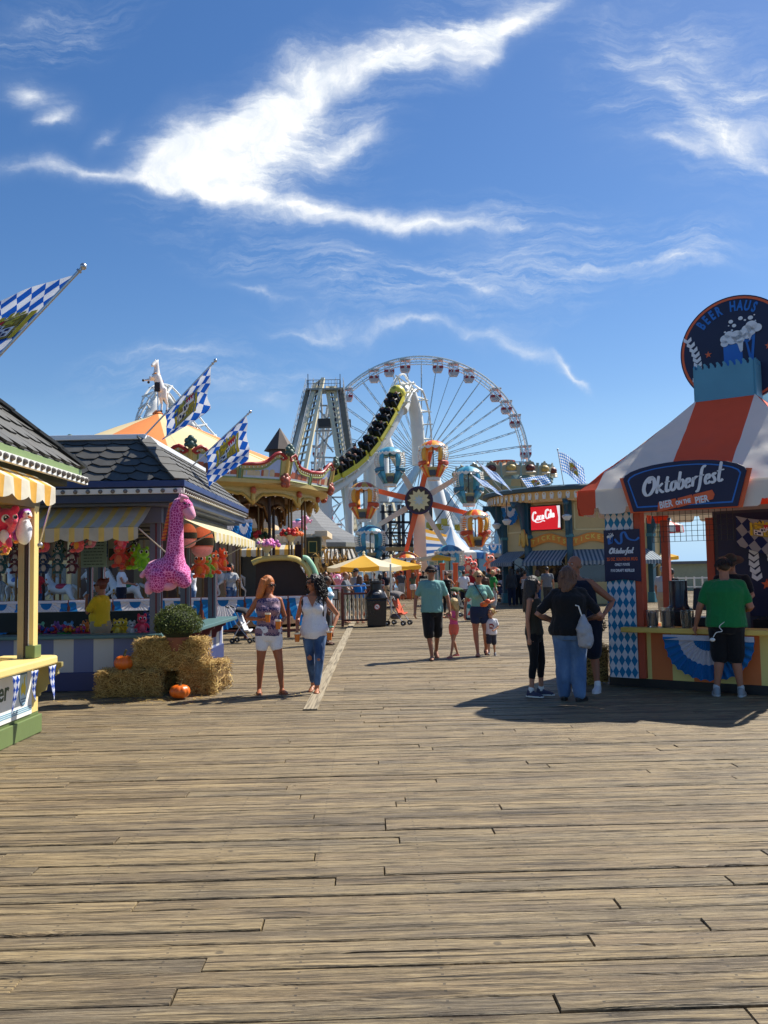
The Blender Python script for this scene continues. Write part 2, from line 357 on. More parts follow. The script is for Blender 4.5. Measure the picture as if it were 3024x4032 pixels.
def plank_mat():
 m,nt=new_mat('weathered deck planks');tc=nt.n('ShaderNodeTexCoord').outputs['Object']
 isl=nt.n('ShaderNodeNewGeometry').outputs['Random Per Island']
 off=nt.n('ShaderNodeCombineXYZ',{0:nt.math('MULTIPLY',isl,97.0),1:nt.math('MULTIPLY',isl,41.0),2:0.0}).outputs[0]
 p=nt.n('ShaderNodeVectorMath',{0:tc,1:off},operation='ADD').outputs[0]
 warp=nt.n('ShaderNodeTexNoise',{'Vector':nt.n('ShaderNodeMapping',{'Vector':p,'Scale':(1.1,6,1)}).outputs[0],'Scale':1.3,'Detail':2.0}).outputs[0]
 kv=nt.n('ShaderNodeMapping',{'Vector':p,'Scale':(.75,5.0,0)}).outputs[0]
 vo=nt.n('ShaderNodeTexVoronoi',{'Vector':kv,'Scale':1.0,'Randomness':1.0}).outputs[0]
 knot=nt.ramp(vo,[(.02,1.0),(.16,0.0)])
 gy=nt.math('ADD',nt.n('ShaderNodeSeparateXYZ',{0:p}).outputs[1],nt.math('ADD',nt.math('MULTIPLY',warp,.06),nt.math('MULTIPLY',knot,.035)))
 gx=nt.n('ShaderNodeSeparateXYZ',{0:p}).outputs[0]
 gv=nt.n('ShaderNodeCombineXYZ',{0:nt.math('MULTIPLY',gx,.9),1:nt.math('MULTIPLY',gy,62.0),2:isl}).outputs[0]
 grain=nt.n('ShaderNodeTexNoise',{'Vector':gv,'Scale':1.0,'Detail':5.0,'Roughness':.72}).outputs[0]
 gv2=nt.n('ShaderNodeCombineXYZ',{0:nt.math('MULTIPLY',gx,1.6),1:nt.math('MULTIPLY',gy,22.0),2:isl}).outputs[0]
 crack=nt.n('ShaderNodeTexNoise',{'Vector':gv2,'Scale':1.0,'Detail':4.0,'Roughness':.6,'Distortion':.3}).outputs[0]
 ck=nt.ramp(crack,[(.33,1.0),(.43,0.0)])
 sv=nt.n('ShaderNodeCombineXYZ',{0:nt.math('MULTIPLY',gx,.42),1:nt.math('MULTIPLY',gy,34.0),2:nt.math('MULTIPLY',isl,7.0)}).outputs[0]
 split=nt.n('ShaderNodeTexNoise',{'Vector':sv,'Scale':1.0,'Detail':3.0,'Roughness':.5,'Distortion':.25}).outputs[0]
 spl=nt.ramp(split,[(.28,1.0),(.36,0.0)])
 wear=nt.n('ShaderNodeTexNoise',{'Vector':tc,'Scale':.3,'Detail':6.0,'Roughness':.65}).outputs[0]
 pat=nt.n('ShaderNodeTexNoise',{'Vector':nt.n('ShaderNodeMapping',{'Vector':p,'Scale':(.55,3.2,1)}).outputs[0],'Scale':2.0,'Detail':5.0,'Roughness':.65}).outputs[0]
 stn=nt.n('ShaderNodeTexNoise',{'Vector':tc,'Scale':1.7,'Detail':7.0,'Roughness':.75}).outputs[0]
 base=nt.ramp(isl,[(0.0,srgb(103,89,68)),(.16,srgb(149,127,95)),(.3,srgb(124,109,84)),(.45,srgb(168,146,108)),(.58,srgb(137,116,84)),(.7,srgb(114,102,83)),(.85,srgb(157,136,99)),(1.0,srgb(132,118,93))])
 base=nt.mix(nt.ramp(wear,[(.35,0.0),(.65,.35)]),base,srgb(122,111,89))
 base=nt.mix(nt.ramp(pat,[(.42,0.0),(.66,.6)]),base,srgb(180,156,110))
 base=nt.mix(nt.ramp(pat,[(.3,.5),(.45,0.0)]),base,srgb(91,78,59))
 base=nt.mix(nt.ramp(stn,[(.54,0.0),(.74,.42)]),base,srgb(64,55,40))
 base=nt.mix(nt.ramp(grain,[(.36,.68),(.53,0.0)]),base,srgb(52,44,33))
 base=nt.mix(nt.ramp(grain,[(.58,0.0),(.74,.55)]),base,srgb(183,167,136))
 gf=nt.n('ShaderNodeTexNoise',{'Vector':nt.n('ShaderNodeCombineXYZ',{0:nt.math('MULTIPLY',gx,5.0),1:nt.math('MULTIPLY',gy,170.0),2:isl}).outputs[0],'Scale':1.0,'Detail':4.0,'Roughness':.75}).outputs[0]
 base=nt.mix(nt.ramp(gf,[(.38,.85),(.52,0.0)]),base,srgb(58,48,35))
 base=nt.mix(nt.ramp(gf,[(.58,0.0),(.72,.5)]),base,srgb(204,190,156))
 gum=nt.n('ShaderNodeTexVoronoi',{'Vector':tc,'Scale':2.3}).outputs[0]
 base=nt.mix(nt.math('MULTIPLY',nt.ramp(gum,[(.035,1.0),(.055,0.0)]),.6),base,srgb(44,40,36))
 base=nt.mix(nt.math('MULTIPLY',ck,.6),base,srgb(39,33,26))
 base=nt.mix(nt.math('MULTIPLY',spl,.85),base,srgb(21,16,12))
 base=nt.mix(nt.math('MULTIPLY',knot,.8),base,srgb(59,44,31))
 fx=nt.math('ABSOLUTE',nt.math('SUBTRACT',nt.math('FRACT',nt.math('DIVIDE',nt.n('ShaderNodeSeparateXYZ',{0:tc}).outputs[0],.61)),.5))
 fy=nt.math('ABSOLUTE',nt.math('SUBTRACT',nt.math('ABSOLUTE',nt.math('SUBTRACT',nt.math('FRACT',nt.math('DIVIDE',nt.n('ShaderNodeSeparateXYZ',{0:tc}).outputs[1],.14)),.5)),.3))
 nail=nt.math('MULTIPLY',nt.math('LESS_THAN',fx,.01),nt.math('LESS_THAN',fy,.045))
 base=nt.mix(nt.math('MULTIPLY',nail,.7),base,(.03,.026,.022))
 h=nt.math('SUBTRACT',nt.math('ADD',nt.math('ADD',grain,nt.math('MULTIPLY',gf,.5)),nt.math('MULTIPLY',pat,.5)),nt.math('ADD',nt.math('MULTIPLY',ck,.9),nt.math('MULTIPLY',spl,1.4)))
 return finish(m,nt,base,.6,0,h,.9,.014,.4)
PLANK=plank_mat()
mb=MB();PW=.14;y=1.6;row=0
while y<78:
 half=.56*y+5
 x=-half-rnd.uniform(0,4)
 while x<half:
  L=rnd.choice((3.05,3.66,3.66,4.27,4.88,4.88,2.44))+rnd.uniform(-.06,.06)
  gap=.004+rnd.uniform(0,.008);dz=rnd.uniform(-.006,.003);tl=rnd.uniform(-.003,.003);sk=rnd.uniform(-.004,.004)
  x0,x1,y0,y1=x+.003,x+L-.003,y+gap/2,y+PW-gap/2
  z=lambda a,b:dz+a*tl+b*tl*.8
  e=.006
  vs=[(x0,y0+sk,-.04),(x1,y0-sk,-.04),(x1,y1-sk,-.04),(x0,y1+sk,-.04),(x0,y0+sk,z(-1,-1)-e),(x1,y0-sk,z(1,-1)-e),(x1,y1-sk,z(1,1)-e),(x0,y1+sk,z(-1,1)-e),(x0+e*.5,y0+sk+e,z(-1,-1)),(x1-e*.5,y0-sk+e,z(1,-1)),(x1-e*.5,y1-sk-e,z(1,1)),(x0+e*.5,y1+sk-e,z(-1,1))]
  if y<16:
   mb.add(vs,[(8,9,10,11),(4,5,9,8),(5,6,10,9),(6,7,11,10),(7,4,8,11),(0,1,5,4),(1,2,6,5),(2,3,7,6),(3,0,4,7)])
  else:
   mb.add(vs[:8],[(4,5,6,7),(0,1,5,4),(1,2,6,5),(2,3,7,6),(3,0,4,7)])
  x+=L
 y+=PW;row+=1
deck=mb.build('boardwalk',PLANK);deck.rotation_euler=(0,0,R(1.4));tag(deck,kind='structure')
m_und=mat((.025,.021,.017),.9,.3,2,.2,name='dark sand under the deck')
mb=MB();mb.quad((-90,-30,-.3),(90,-30,-.3),(90,110,-.3),(-90,110,-.3));tag(mb.build('ground',m_und),kind='structure')
m_sea,nt=new_mat('sea');wv=nt.n('ShaderNodeTexNoise',{'Scale':.6,'Detail':5.0,'Vector':nt.n('ShaderNodeTexCoord').outputs['Object']}).outputs[0]
finish(m_sea,nt,(.02,.07,.12),.25,0,wv,.4,.3)
mb=MB();mb.quad((-3000,-200,-4),(3000,-200,-4),(3000,5000,-4),(-3000,5000,-4));tag(mb.build('sea',m_sea),kind='structure')
mb=MB();a=G(311,709);b=G(353,622);yy0,yy1=a.y-.1,b.y
k=0;y=yy0
while y<yy1:
 L=min(rnd.uniform(3.2,4.6),yy1-y);x=a.x+(b.x-a.x)*(y-yy0)/(yy1-yy0);x2=a.x+(b.x-a.x)*(y+L-yy0)/(yy1-yy0)
 mb.bar((x,y+.006,.008),(x2,y+L-.006,.008),.175,.018);y+=L
m_trim,nt=new_mat('grey trim board');tc=nt.n('ShaderNodeTexCoord').outputs['Object']
gr=nt.n('ShaderNodeTexNoise',{'Vector':nt.n('ShaderNodeMapping',{'Vector':tc,'Scale':(40,1.2,1)}).outputs[0],'Scale':1.0,'Detail':5.0}).outputs[0]
finish(m_trim,nt,nt.ramp(gr,[(.3,srgb(92,84,70)),(.5,srgb(150,138,116)),(.75,srgb(172,160,136))]),.85,0,gr,.5,.01,.2)
tag(mb.build('trim_path',m_trim),kind='structure')
def slate_mat():
 m,nt=new_mat('slate');tc=nt.n('ShaderNodeTexCoord').outputs['Object'];isl=nt.n('ShaderNodeNewGeometry').outputs['Random Per Island']
 n1=nt.n('ShaderNodeTexNoise',{'Vector':tc,'Scale':7.0,'Detail':6.0}).outputs[0]
 c=nt.ramp(isl,[(0.0,srgb(66,65,62)),(.5,srgb(86,84,79)),(1.0,srgb(75,74,71))])
 c=nt.mix(nt.ramp(n1,[(.4,0.0),(.75,.5)]),c,srgb(94,97,96))
 return finish(m,nt,c,.6,0,n1,.3,.01,.4)
SLATE=slate_mat()
def fishscale(mb,p00,p10,p01,p11,rows,size,flare=None):
 """courses of hexagonal slates on the quad p00-p10 (eave) p01-p11 (top)"""
 p00,p10,p01,p11=map(V,(p00,p10,p01,p11));nrm=(p10-p00).cross(p01-p00).normalized()
 for r in range(rows):
  f0,f1=r/rows,min(1,(r+1.55)/rows)
  a0,b0=p00.lerp(p01,f0),p10.lerp(p11,f0);a1,b1=p00.lerp(p01,f1),p10.lerp(p11,f1)
  if flare:o0,o1=flare(f0),flare(f1);a0,b0,a1,b1=a0+o0,b0+o0,a1+o1,b1+o1
  n=max(1,round((b0-a0).length/size));sh=.5 if r%2 else 0
  for i in range(-1,n+1):
   u0=(i+sh)/n;u1=(i+1+sh)/n;g=.012/n
   u0c,u1c=max(u0+g,0),min(u1-g,1)
   if u1c-u0c<.2/n:continue
   up=.03+rnd.uniform(0,.005);dn=.004
   def q(u,t,lift):return(a0.lerp(b0,u)).lerp(a1.lerp(b1,u),t)+nrm*lift
   c=(u1c-u0c)*.27
   pts=[q(u0c+c,0,up),q(u1c-c,0,up),q(u1c,.26,up*.8),q(u1c,1,dn),q(u0c,1,dn),q(u0c,.26,up*.8)]
   low=[p-nrm*.028 for p in pts]
   mb.add(pts+low,[(0,1,2,3,4,5)]+[(k,6+k,6+(k+1)%6,(k+1)%6)for k in range(6)],[0]+[1]*6)  # dark slate edges, black also standing in for shade between the courses
YEL=mat(srgb(232,204,128),.5,.08,3,.05,name='yellow paint');GRN=mat(srgb(104,122,72),.55,.12,4,.06,name='green paint')
AWN=lambda w,c2,c1=srgb(238,232,212):uvpat('striped awning canvas','str',c1,c2,w,.5,transl=.35,fold=.35)
awY=AWN(.36,srgb(238,184,84));awG=uvpat('striped awning canvas','str',srgb(230,196,112),srgb(198,190,172),.21,.62,transl=.3,fold=.35)
def valance(mb,a,b,z0,z1,n,m=0,wave=.03,su=None):
 """hanging cloth strip from a to b (XY), scalloped lower hem"""
 a,b=V(a),V(b);L=(b-a).length;nr=V((b.y-a.y,a.x-b.x,0)).normalized()
 def fn(u,v):
  s=abs(math.sin(u*n*PI));zb=z0+(z1-z0)*.0+(1-s**.7)*.045
  return a.lerp(b,u).to_3d()+V((0,0,zb+(z1-zb)*v))+nr*(math.sin(u*n*2*PI+1)*wave*(1-v)*.6+math.sin(u*17.3)*wave*.4*(1-v))
 return mb.grid(fn,n*8,5,m,su=L if su is None else su,sv=1)
BX,BY1=-3.84,9.67
t=thing('game_booth','near yellow and green game booth at the left edge with a slate roof','game booth',(BX,BY1,0));off=(BX,BY1,0);boothA=t
mb=MB();mb.bx(-7.2,BX,4,BY1,0,.2,0);mb.bx(-7.17,BX-.03,4,BY1-.03,.2,.24,0);mb.build('plinth',GRN,t,off,bevel=.008)
mb=MB();mb.bx(-7.1,BX-.05,4,BY1-.05,.24,.77);mb.bx(BX-.05,BX-.025,BY1-.22,BY1-.06,.24,.74);mb.build('wall',YEL,t,off)
mb=MB();poly=[(-3.95,4),(-3.56,4)]+[(-3.56-.14+.14*math.cos(a),9.34+.14*math.sin(a))for a in[i*PI/16 for i in range(9)]]+[(-4.2,9.48),(-4.2,9.3),(-3.95,9.2)]
mb.prism(poly,(0,0,.775),(1,0,0),(0,1,0),.085);mb.build('counter',YEL,t,off,bevel=.018)
mb=MB();sx0=BX-.045;mb.bx(sx0,sx0+.03,7.2,9.42,.24,.755)
t_p=mb.build('sign_panel',mat(srgb(236,236,228),.5,.04,2,.03,name='white sign board'),t,off)
mb=MB();m_lb=mat(srgb(108,160,186),.5,.05,3,0,name='blue border line')
for z in(.285,.305,.325,.70,.72,.74):mb.bx(sx0+.03,sx0+.034,7.22,9.4,z,z+.009)
mb.build('border_line',m_lb,t_p,(0,0,0)).matrix_parent_inverse.identity()
t_p.children[0].data.transform(Matrix.Translation(-V(off)))
mb=MB();mb.text('Oktober',(sx0+.03,8.83,.475),(0,1,0),(0,0,1),.27,0,.004,'RIGHT',.12,.004)
l=mb.build('lettering',mat(srgb(70,86,62),.6,.1,5,0,name='dark green letters'),t_p,off)
mb=MB();sh=[(-.1,.17),(.1,.17),(.1,-.06),(.08,-.12),(.045,-.16),(0,-.175),(-.045,-.16),(-.08,-.12),(-.1,-.06)]
mb.prism(sh,(sx0+.031,9.18,.53),(0,1,0),(0,0,1),.005,0);mb.prism([(x*.9,y*.9)for x,y in sh],(sx0+.036,9.18,.53),(0,1,0),(0,0,1),.002,1)
mb.prism([(-.06,.0),(-.03,.05),(0,.02),(.02,.1),(.045,.12),(.03,.05),(.06,-.01),(.04,-.09),(-.01,-.05),(-.05,-.08)],(sx0+.038,9.18,.55),(0,1,0),(0,0,1),.003,2)
for k in range(3):mb.box((sx0+.041,9.18,.43-.028*k),(.003,.12-.02*k,.012),0)
mb.build('crest',[mat(srgb(90,130,160),.5),mat(srgb(196,222,232),.5),mat(srgb(226,206,60),.5)],t_p,off)
mb=MB();br=[(0,0),(.3,0),(.3,-.05),(.25,-.08),(.26,-.13),(.2,-.16),(.2,-.22),(.13,-.25),(.12,-.31),(.06,-.33),(.05,-.37),(0,-.37)]
mb.prism(br,(BX-.03,BY1-.1,.775),(1,0,0),(0,0,1),.06);mb.build('bracket',mat(srgb(150,138,84),.6),t,off,bevel=.006)
mb=MB();px,py=X(30.5,9.1),9.12
mb.box((px+.03,py,1.66),(.045,.12,1.62));mb.box((px+.03,py,.93),(.1,.17,.13),1);mb.build('post',[YEL,GRN],t,off,bevel=.006)
mb=MB();qx=X(20,9.1);mb.box((qx+.03,9.1,1.66),(.065,.09,1.62),0);mb.box((qx+.085,9.1,1.66),(.025,.08,1.62),1);mb.box((qx+.115,9.1,1.66),(.02,.07,1.62),2)
mb.build('door_frame',[mat(srgb(150,136,104),.6),mat(srgb(52,34,40),.6),WHITE],t,off)
mb=MB();mb.bx(-7,-3.7,9.05,9.2,2.44,2.8);mb.bx(-3.86,-3.7,4,9.05,2.44,2.8);mb.build('beam',mat(srgb(126,106,62),.6),t,off)
e=-3.5;ey=9.9;z0=2.95;rise=.93;T=1.75
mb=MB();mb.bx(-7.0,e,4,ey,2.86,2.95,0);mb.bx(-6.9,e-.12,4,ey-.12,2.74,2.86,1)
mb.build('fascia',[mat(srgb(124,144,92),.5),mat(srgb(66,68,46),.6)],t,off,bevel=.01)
mb=MB();base=[(-7.0,4,z0),(e,4,z0),(e,ey,z0),(-7.0,ey,z0)];ap=(-5.25,4,z0+T*rise),(-5.25,ey-T,z0+T*rise)
mb.add([base[0],base[1],base[2],base[3],ap[0],ap[1]],[(1,2,5,4),(2,3,5),(3,0,4,5)]);mb.build('roof',DARKST,t,off)
mb=MB();fishscale(mb,(e,6.0,z0),(e,ey,z0),(-5.25,6.0,z0+T*rise),(-5.25,ey-T,z0+T*rise),9,.3)
roofA=mb.build('shingles',[SLATE,BLACK],t.children[-1],off)
mb=MB();a,b=V((e+.02,ey+.02,z0+.02)),V((-5.25,ey-T,z0+T*rise+.04))
for i in range(9):mb.bar(a.lerp(b,i/9)+V((0,0,.012*(i%2))),a.lerp(b,(i+1.1)/9),.16,.03)
mb.build('hip_cap',SLATE,t.children[-2]if False else t,off)
def light_strip(t,off,a,b,n,name='light_strip',h=.085):
 a,b=V(a),V(b);d=(b-a).normalized();nr=V((d.y,-d.x,0))if d.length else V((1,0,0));mb=MB();mb.bar(a,b,.05,h,0)
 for i in range(n):
  c=a.lerp(b,(i+.5)/n)+nr*.04;mb.sph(c,(.026,.026,.026),8,6,1);mb.tube([c-nr*.03,c-nr*.004],.032,8,2)
 return mb.build(name,[WHITE,mat(srgb(120,112,104),.15,.1,5,0,name='lamp glass'),mat(srgb(90,84,78),.4)],t,off)
light_strip(t,off,(e+.03,4,2.815),(e+.03,ey+.05,2.815),42)
mb=MB();va=lambda:None
valance(mb,(-3.4,4.6),(-3.4,8.85),2.43,2.63,12,0,.02)
mb.grid(lambda u,v:V((-3.4-.34*v,4.6+4.25*u,2.63+.2*v)),20,2,0,su=4.25,sv=1)
mb.build('awning',awY,t,off,smooth=True)
mb=MB();mb.tube([P(51,504,8.85),P(40.5,541,9.05),P(39,547,9.06)],.011,8);mb.sph(P(40,545,9.06),.03,8,6);mb.build('awning_arm',STEEL,t,off)
for i,(u,v,y)in enumerate(((1.5,683,7.74),(14.5,675,8.28),(37,660,8.74),(54,652,9.2))):
 yy=y;c=V((-3.545,yy,.77));mb=MB();wd=.17;hgt=(.36,.37,.31,.36)[i];ph=i*1.7
 def fn(u,v):
  s=(u-.5)*wd*(1-v)**.8
  return c+V((.012*math.sin(u*14+ph)*(1-v)+.03*math.sin(v*3+ph)*v,s+.03*v*math.sin(ph*2.1),-hgt*v))
 mb.grid(fn,14,10,0,su=.2,sv=.36)
 pn=mb.build('pennant',LOZS,None,c,smooth=True,solid=.002)
 tag(pn,['blue lozenge pennant under the yellow counter, cut by the left edge of the photo','blue lozenge pennant hanging in front of the word on the white panel','blue lozenge pennant between the crest and the wooden bracket','twisted blue lozenge pennant at the far rounded end of the yellow counter'][i],'pennant','pennants under the yellow counter')
def emblem(mb,pos,u0,u1,v0,v1,lift,m0):
 """Bavarian state arms as cloth patches following the sheet: crown, gold edges, four quarters"""
 def patch(a,b,c,d,m,l):
  for sg in(1,-1):
   def fn(x,y):
    uu,vv=u0+(u1-u0)*(a+(b-a)*x),v0+(v1-v0)*(c+(d-c)*y);p=pos(uu,vv)
    n=(pos(uu+.01,vv)-p).cross(pos(uu,vv+.01)-p).normalized();return p+n*(l*sg)
   mb.grid(fn,4,4,m)
 G_,K_,W_,R_,B_=m0,m0+1,m0+2,m0+3,m0+4
 patch(.12,.88,.24,.92,K_,lift);patch(.0,.1,.22,.95,G_,lift);patch(.9,1.,.22,.95,G_,lift)
 patch(.15,.48,.27,.55,K_,lift*1.6);patch(.52,.85,.27,.38,R_,lift*1.6);patch(.52,.85,.38,.55,W_,lift*1.6)
 for k in range(3):patch(.55+.1*k,.61+.1*k,.38,.46,R_,lift*2)
 patch(.15,.48,.59,.86,W_,lift*1.6);patch(.52,.85,.59,.86,G_,lift*1.6);patch(.38,.62,.46,.66,W_,lift*2)
 for(a,b,c,d,m)in((.2,.3,.3,.4,G_),(.28,.44,.36,.48,G_),(.22,.28,.45,.53,G_),(.2,.28,.63,.7,B_),(.3,.42,.68,.8,B_),(.2,.26,.76,.84,B_),(.58,.66,.62,.82,K_),(.7,.78,.64,.84,K_),(.42,.5,.5,.62,B_),(.52,.58,.5,.58,B_)):patch(a,b,c,d,m,lift*2.3)
 for k in range(5):patch(.2+.13*k,.28+.13*k,.06+.05*abs(k-2),.22,G_,lift*1.5)
 patch(.18,.82,.2,.25,G_,lift*1.8)
EMB=[mat(srgb(212,186,40),.5,.3,20,0,name='gold print'),mat(srgb(158,142,64),.6,.5,26,0,name='dark gold print'),mat(srgb(236,236,240),.6,name='white print'),mat(srgb(214,40,52),.6,name='red print'),mat(srgb(24,44,92),.6,name='navy print')]
def flag(label,base,tip,hoist,fly,L,sag=.25,wave=.06,cell=(.16,.22),n=(30,22),seed=0,em=(.3,.72,.2,.82),swap=False,group='checked flags on poles',cloth=None,droop2=0,emb_on=True,pole_r=.014):
 base,tip=V(base),V(tip);d=(base-tip).normalized();fly=V(fly).normalized();top=tip+d*.07
 t=thing('flag',label,'flag',base,0,group)
 mb=MB();mb.tube([base,tip],pole_r,8);mb.sph(tip-d*.02,pole_r*2.1,8,6);mb.tube([tip+d*.03,tip+d*.05],pole_r*1.7,8);mb.build('pole',STEEL,t,base,smooth=True)
 nr=fly.cross(d).normalized()
 def pos(u,v):
  p=top+d*(hoist*v)+fly*(L*u)+V((0,0,-1))*(sag*u*u*L+droop2*u*v)
  return p+nr*(wave*u**.6*(math.sin(u*8+seed+v*2.2)+.5*math.sin(u*15-v*4+seed*2)))+d*(.02*math.sin(u*10+seed))
 mb=MB();mb.grid(pos,n[0],n[1],0,su=L,sv=hoist);mb.build('cloth',cloth or LOZ,t,base,smooth=80)
 if emb_on:
  mb=MB();emblem(mb,(lambda u,v:pos(v,1-u))if swap else pos,em[0],em[1],em[2],em[3],.006*L,0);mb.build('crest',EMB,t,base,smooth=80)
 return t
tip=P(82,268,8.0);bs=P(-40,397,8.0)
flag('large blue and white lozenge flag high at the left edge above the near booth',bs,tip,1.02,(-1,.1,-.25),1.5,.03,.05,(.16,.22),seed=1.2,em=(.03,.5,.33,.8),pole_r=.016)
flag('lozenge flag with coat of arms on the slate roof corner beside the rearing horse',P(141.5,439,13.3),P(214.5,361.5,13.0),1.0,(-.05,-.12,-1),.72,.0,.05,seed=.4,em=(.2,.72,.12,.8),droop2=-.22,swap=True)
flag('lozenge flag with coat of arms leaning from the roof edge in front of the carousel',P(190,468,15.4),P(249.5,412.5,15.2),1.0,(.06,-.1,-1),.84,.0,.06,seed=2.4,em=(.22,.78,.1,.64),droop2=-.2,swap=True)
off=(-3.4,13.0,0);t=thing('prize_booth','blue grey prize booth with a dark slate roof and striped awnings','game booth',off);boothB=t
FX,FY,BK=-3.4,13.0,18.0;LX=-9.5
GB=mat(srgb(92,100,116),.55,.1,3,.05,name='blue grey paint');NB=mat(srgb(40,54,104),.5,.1,3,.05,name='navy plinth paint');LB=mat(srgb(96,108,150),.55,.1,3,.05,name='blue stripe paint')
TEAL=mat(srgb(74,108,110),.5,.1,4,.05,name='teal shelf paint');MAR=mat(srgb(92,34,44),.55,.1,4,.05,name='maroon trim')
mb=MB();mb.bx(LX,FX+.02,FY-.02,FY+.12,0,.28);mb.bx(FX-.1,FX+.02,FY+.12,BK,0,.28);mb.build('plinth',NB,t,off,bevel=.008)
mb=MB();x=LX;k=0
while x<FX-.01:
 x2=min(x+.3,FX);mb.bx(x,x2,FY,FY+.1,.28,.78,k%2);x=x2;k+=1
y=FY+.1;k=0
while y<BK-.01:
 y2=min(y+.3,BK);mb.bx(FX-.1,FX,y,y2,.28,.78,(k+1)%2);y=y2;k+=1
mb.build('wall',[LB,mat(srgb(190,188,184),.55,.06,3,.05,name='white stripe paint')],t,off)
mb=MB();mb.bx(LX,FX+.06,FY-.12,FY+.3,.78,.835);mb.bx(FX-.15,FX+.32,FY+.3,BK-.1,.775,.84);mb.build('counter',TEAL,t,off,bevel=.012)
for y in(13.7,14.7,15.8,16.9):
 mb=MB();mb.prism([(0,0),(.27,0),(.27,-.05),(.2,-.08),(.18,-.16),(.1,-.19),(.08,-.28),(0,-.3)],(FX,y,.775),(1,0,0),(0,0,1),.07);mb.build('bracket',MAR,t,off,bevel=.006)
def postB(x,y,w=.16):
 mb=MB();mb.box((x,y,1.78),(w,w,1.9),0);mb.box((x+w*.12,y-w/2-.004,1.72),(w*.16,.012,1.7),1);mb.box((x+w/2+.004,y,1.72),(.012,w*.25,1.7),1);mb.box((x,y,2.62),(w+.05,w+.05,.12),2)
 mb.build('post',[GB,MAR,mat(srgb(60,78,116),.5)],t,off,bevel=.008)
for y in(FY+.08,15.02,17.35):postB(FX-.08,y)
for x in(-5.9,-8.2):postB(x,17.9,.12)
postB(X(90,17.9),17.9,.1)
E0=(-2.97,12.5,2.99);
mb=MB();mb.bx(LX,-2.97,12.5,12.62,2.78,3.06,0);mb.bx(-3.09,-2.97,12.62,18.3,2.78,3.06,0);mb.bx(LX,-3.09,12.62,18.3,2.74,2.78,1);mb.bx(LX,-3.35,12.9,13.05,2.5,2.74,1);mb.bx(-3.42,-3.3,13.05,18,2.5,2.74,1)
mb.bx(LX,-2.93,12.44,12.5,3.0,3.09,2);mb.bx(-2.97,-2.9,12.44,18.3,3.0,3.09,2)
mb.build('eave',[mat(srgb(52,62,86),.5),GB,mat(srgb(44,62,108),.45)],t,off,bevel=.008)
light_strip(t,off,(LX,12.475,2.94),(-2.945,12.475,2.94),36,h=.075);light_strip(t,off,(-2.945,12.5,2.94),(-2.945,18.2,2.94),44,h=.075)
mb=MB();fl=lambda f:V((0,0,0))
A,B_,C_,D_=(LX,12.48,3.08),(-2.95,12.48,3.08),(LX,13.25,3.84),(-3.72,13.25,3.84)
mb.add([A,B_,D_,C_,(-2.95,18.3,3.08),(-3.72,17.5,3.84),(LX,17.5,3.84),(LX,18.3,3.08)],[(0,1,2,3),(1,4,5,2),(3,2,5,6),(4,7,6,5)])
rf=mb.build('roof',DARKST,t,off)
mb=MB();fishscale(mb,A,B_,C_,D_,6,.36);fishscale(mb,B_,(-2.95,18.3,3.08),D_,(-3.72,17.5,3.84),6,.36)
a,b=V(B_),V(D_)
for i in range(6):mb.bar(a.lerp(b,i/6)+V((.0,0,.03)),a.lerp(b,(i+1.15)/6)+V((0,0,.02)),.24,.025)
mb.build('shingles',[SLATE,BLACK],rf,off)
mb=MB();mb.bx(LX,-3.68,13.17,13.3,3.82,3.9);mb.bx(-3.78,-3.66,13.3,17.6,3.82,3.9);mb.build('ridge_cap',mat(srgb(226,228,230),.35,.06,3,.03,name='white metal cap'),t,off,bevel=.01)
mb=MB();ax0,ax1=-8.6,X(152,12.9)
def fa(u,v):return V((ax0+(ax1-ax0)*u,12.95-.78*v,2.8-.4*v-.03*math.sin(v*PI)+.008*math.sin(u*60)))
mb.grid(fa,60,6,0,su=ax1-ax0,sv=1);valance(mb,(ax0,12.17),(ax1,12.17),2.2,2.4,14,0,.02,su=ax1-ax0)
mb.build('awning',awG,t,off,smooth=True)
mb=MB();mb.grid(lambda u,v:V((FX+.04+.72*v,13.3+4.2*u,2.72-.35*v-.02*math.sin(v*PI))),40,5,0,su=4.2,sv=1);valance(mb,(-2.64,13.3),(-2.64,17.5),2.2,2.37,14,0,.02,su=4.2)
mb.build('awning',AWN(.36,srgb(232,214,150)),t,off,smooth=True)
mb=MB();mb.tube([(ax1,12.2,2.38),(ax1+.25,12.95,2.0)],.012,6);mb.tube([(-2.66,13.3,2.36),(FX,13.4,2.0)],.012,6);mb.tube([(-2.66,17.4,2.36),(FX,17.4,2.0)],.012,6);mb.build('awning_arm',STEEL,t,off)
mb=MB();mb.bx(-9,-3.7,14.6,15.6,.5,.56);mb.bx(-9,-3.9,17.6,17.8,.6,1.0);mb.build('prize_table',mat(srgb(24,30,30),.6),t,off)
mb=MB()
for y in(13.6,14.8,16.2,17.6):mb.tube([(-9,y,2.46),(-3.5,y,2.46)],.018,6)
mb.build('hanging_rail',DARKST,t,off)
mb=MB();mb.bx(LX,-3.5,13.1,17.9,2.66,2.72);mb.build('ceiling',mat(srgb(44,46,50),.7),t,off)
a0,a1=P(81,543.5,15.2),P(106,567,15.2)
t2=thing('notice_board','pale green rules board of small writing hanging inside the blue booth','notice board',(a0.x,15.2,a1.z));o2=(a0.x,15.2,a1.z)
mb=MB();mb.bx(a0.x,a1.x,15.2,15.23,a1.z,2.46);mb.build('board',mat(srgb(150,176,160),.6),t2,o2)
mb=MB();r2=random.Random(3)
for k in range(9):
 z=2.36-.055*k;x=a0.x+.05
 while x<a1.x-.06:w_=r2.uniform(.02,.07);mb.bx(x,min(x+w_,a1.x-.04),15.194,15.2,z,z+.012);x+=w_+.014
mb.build('writing',mat(srgb(40,52,50),.6),t2,o2)
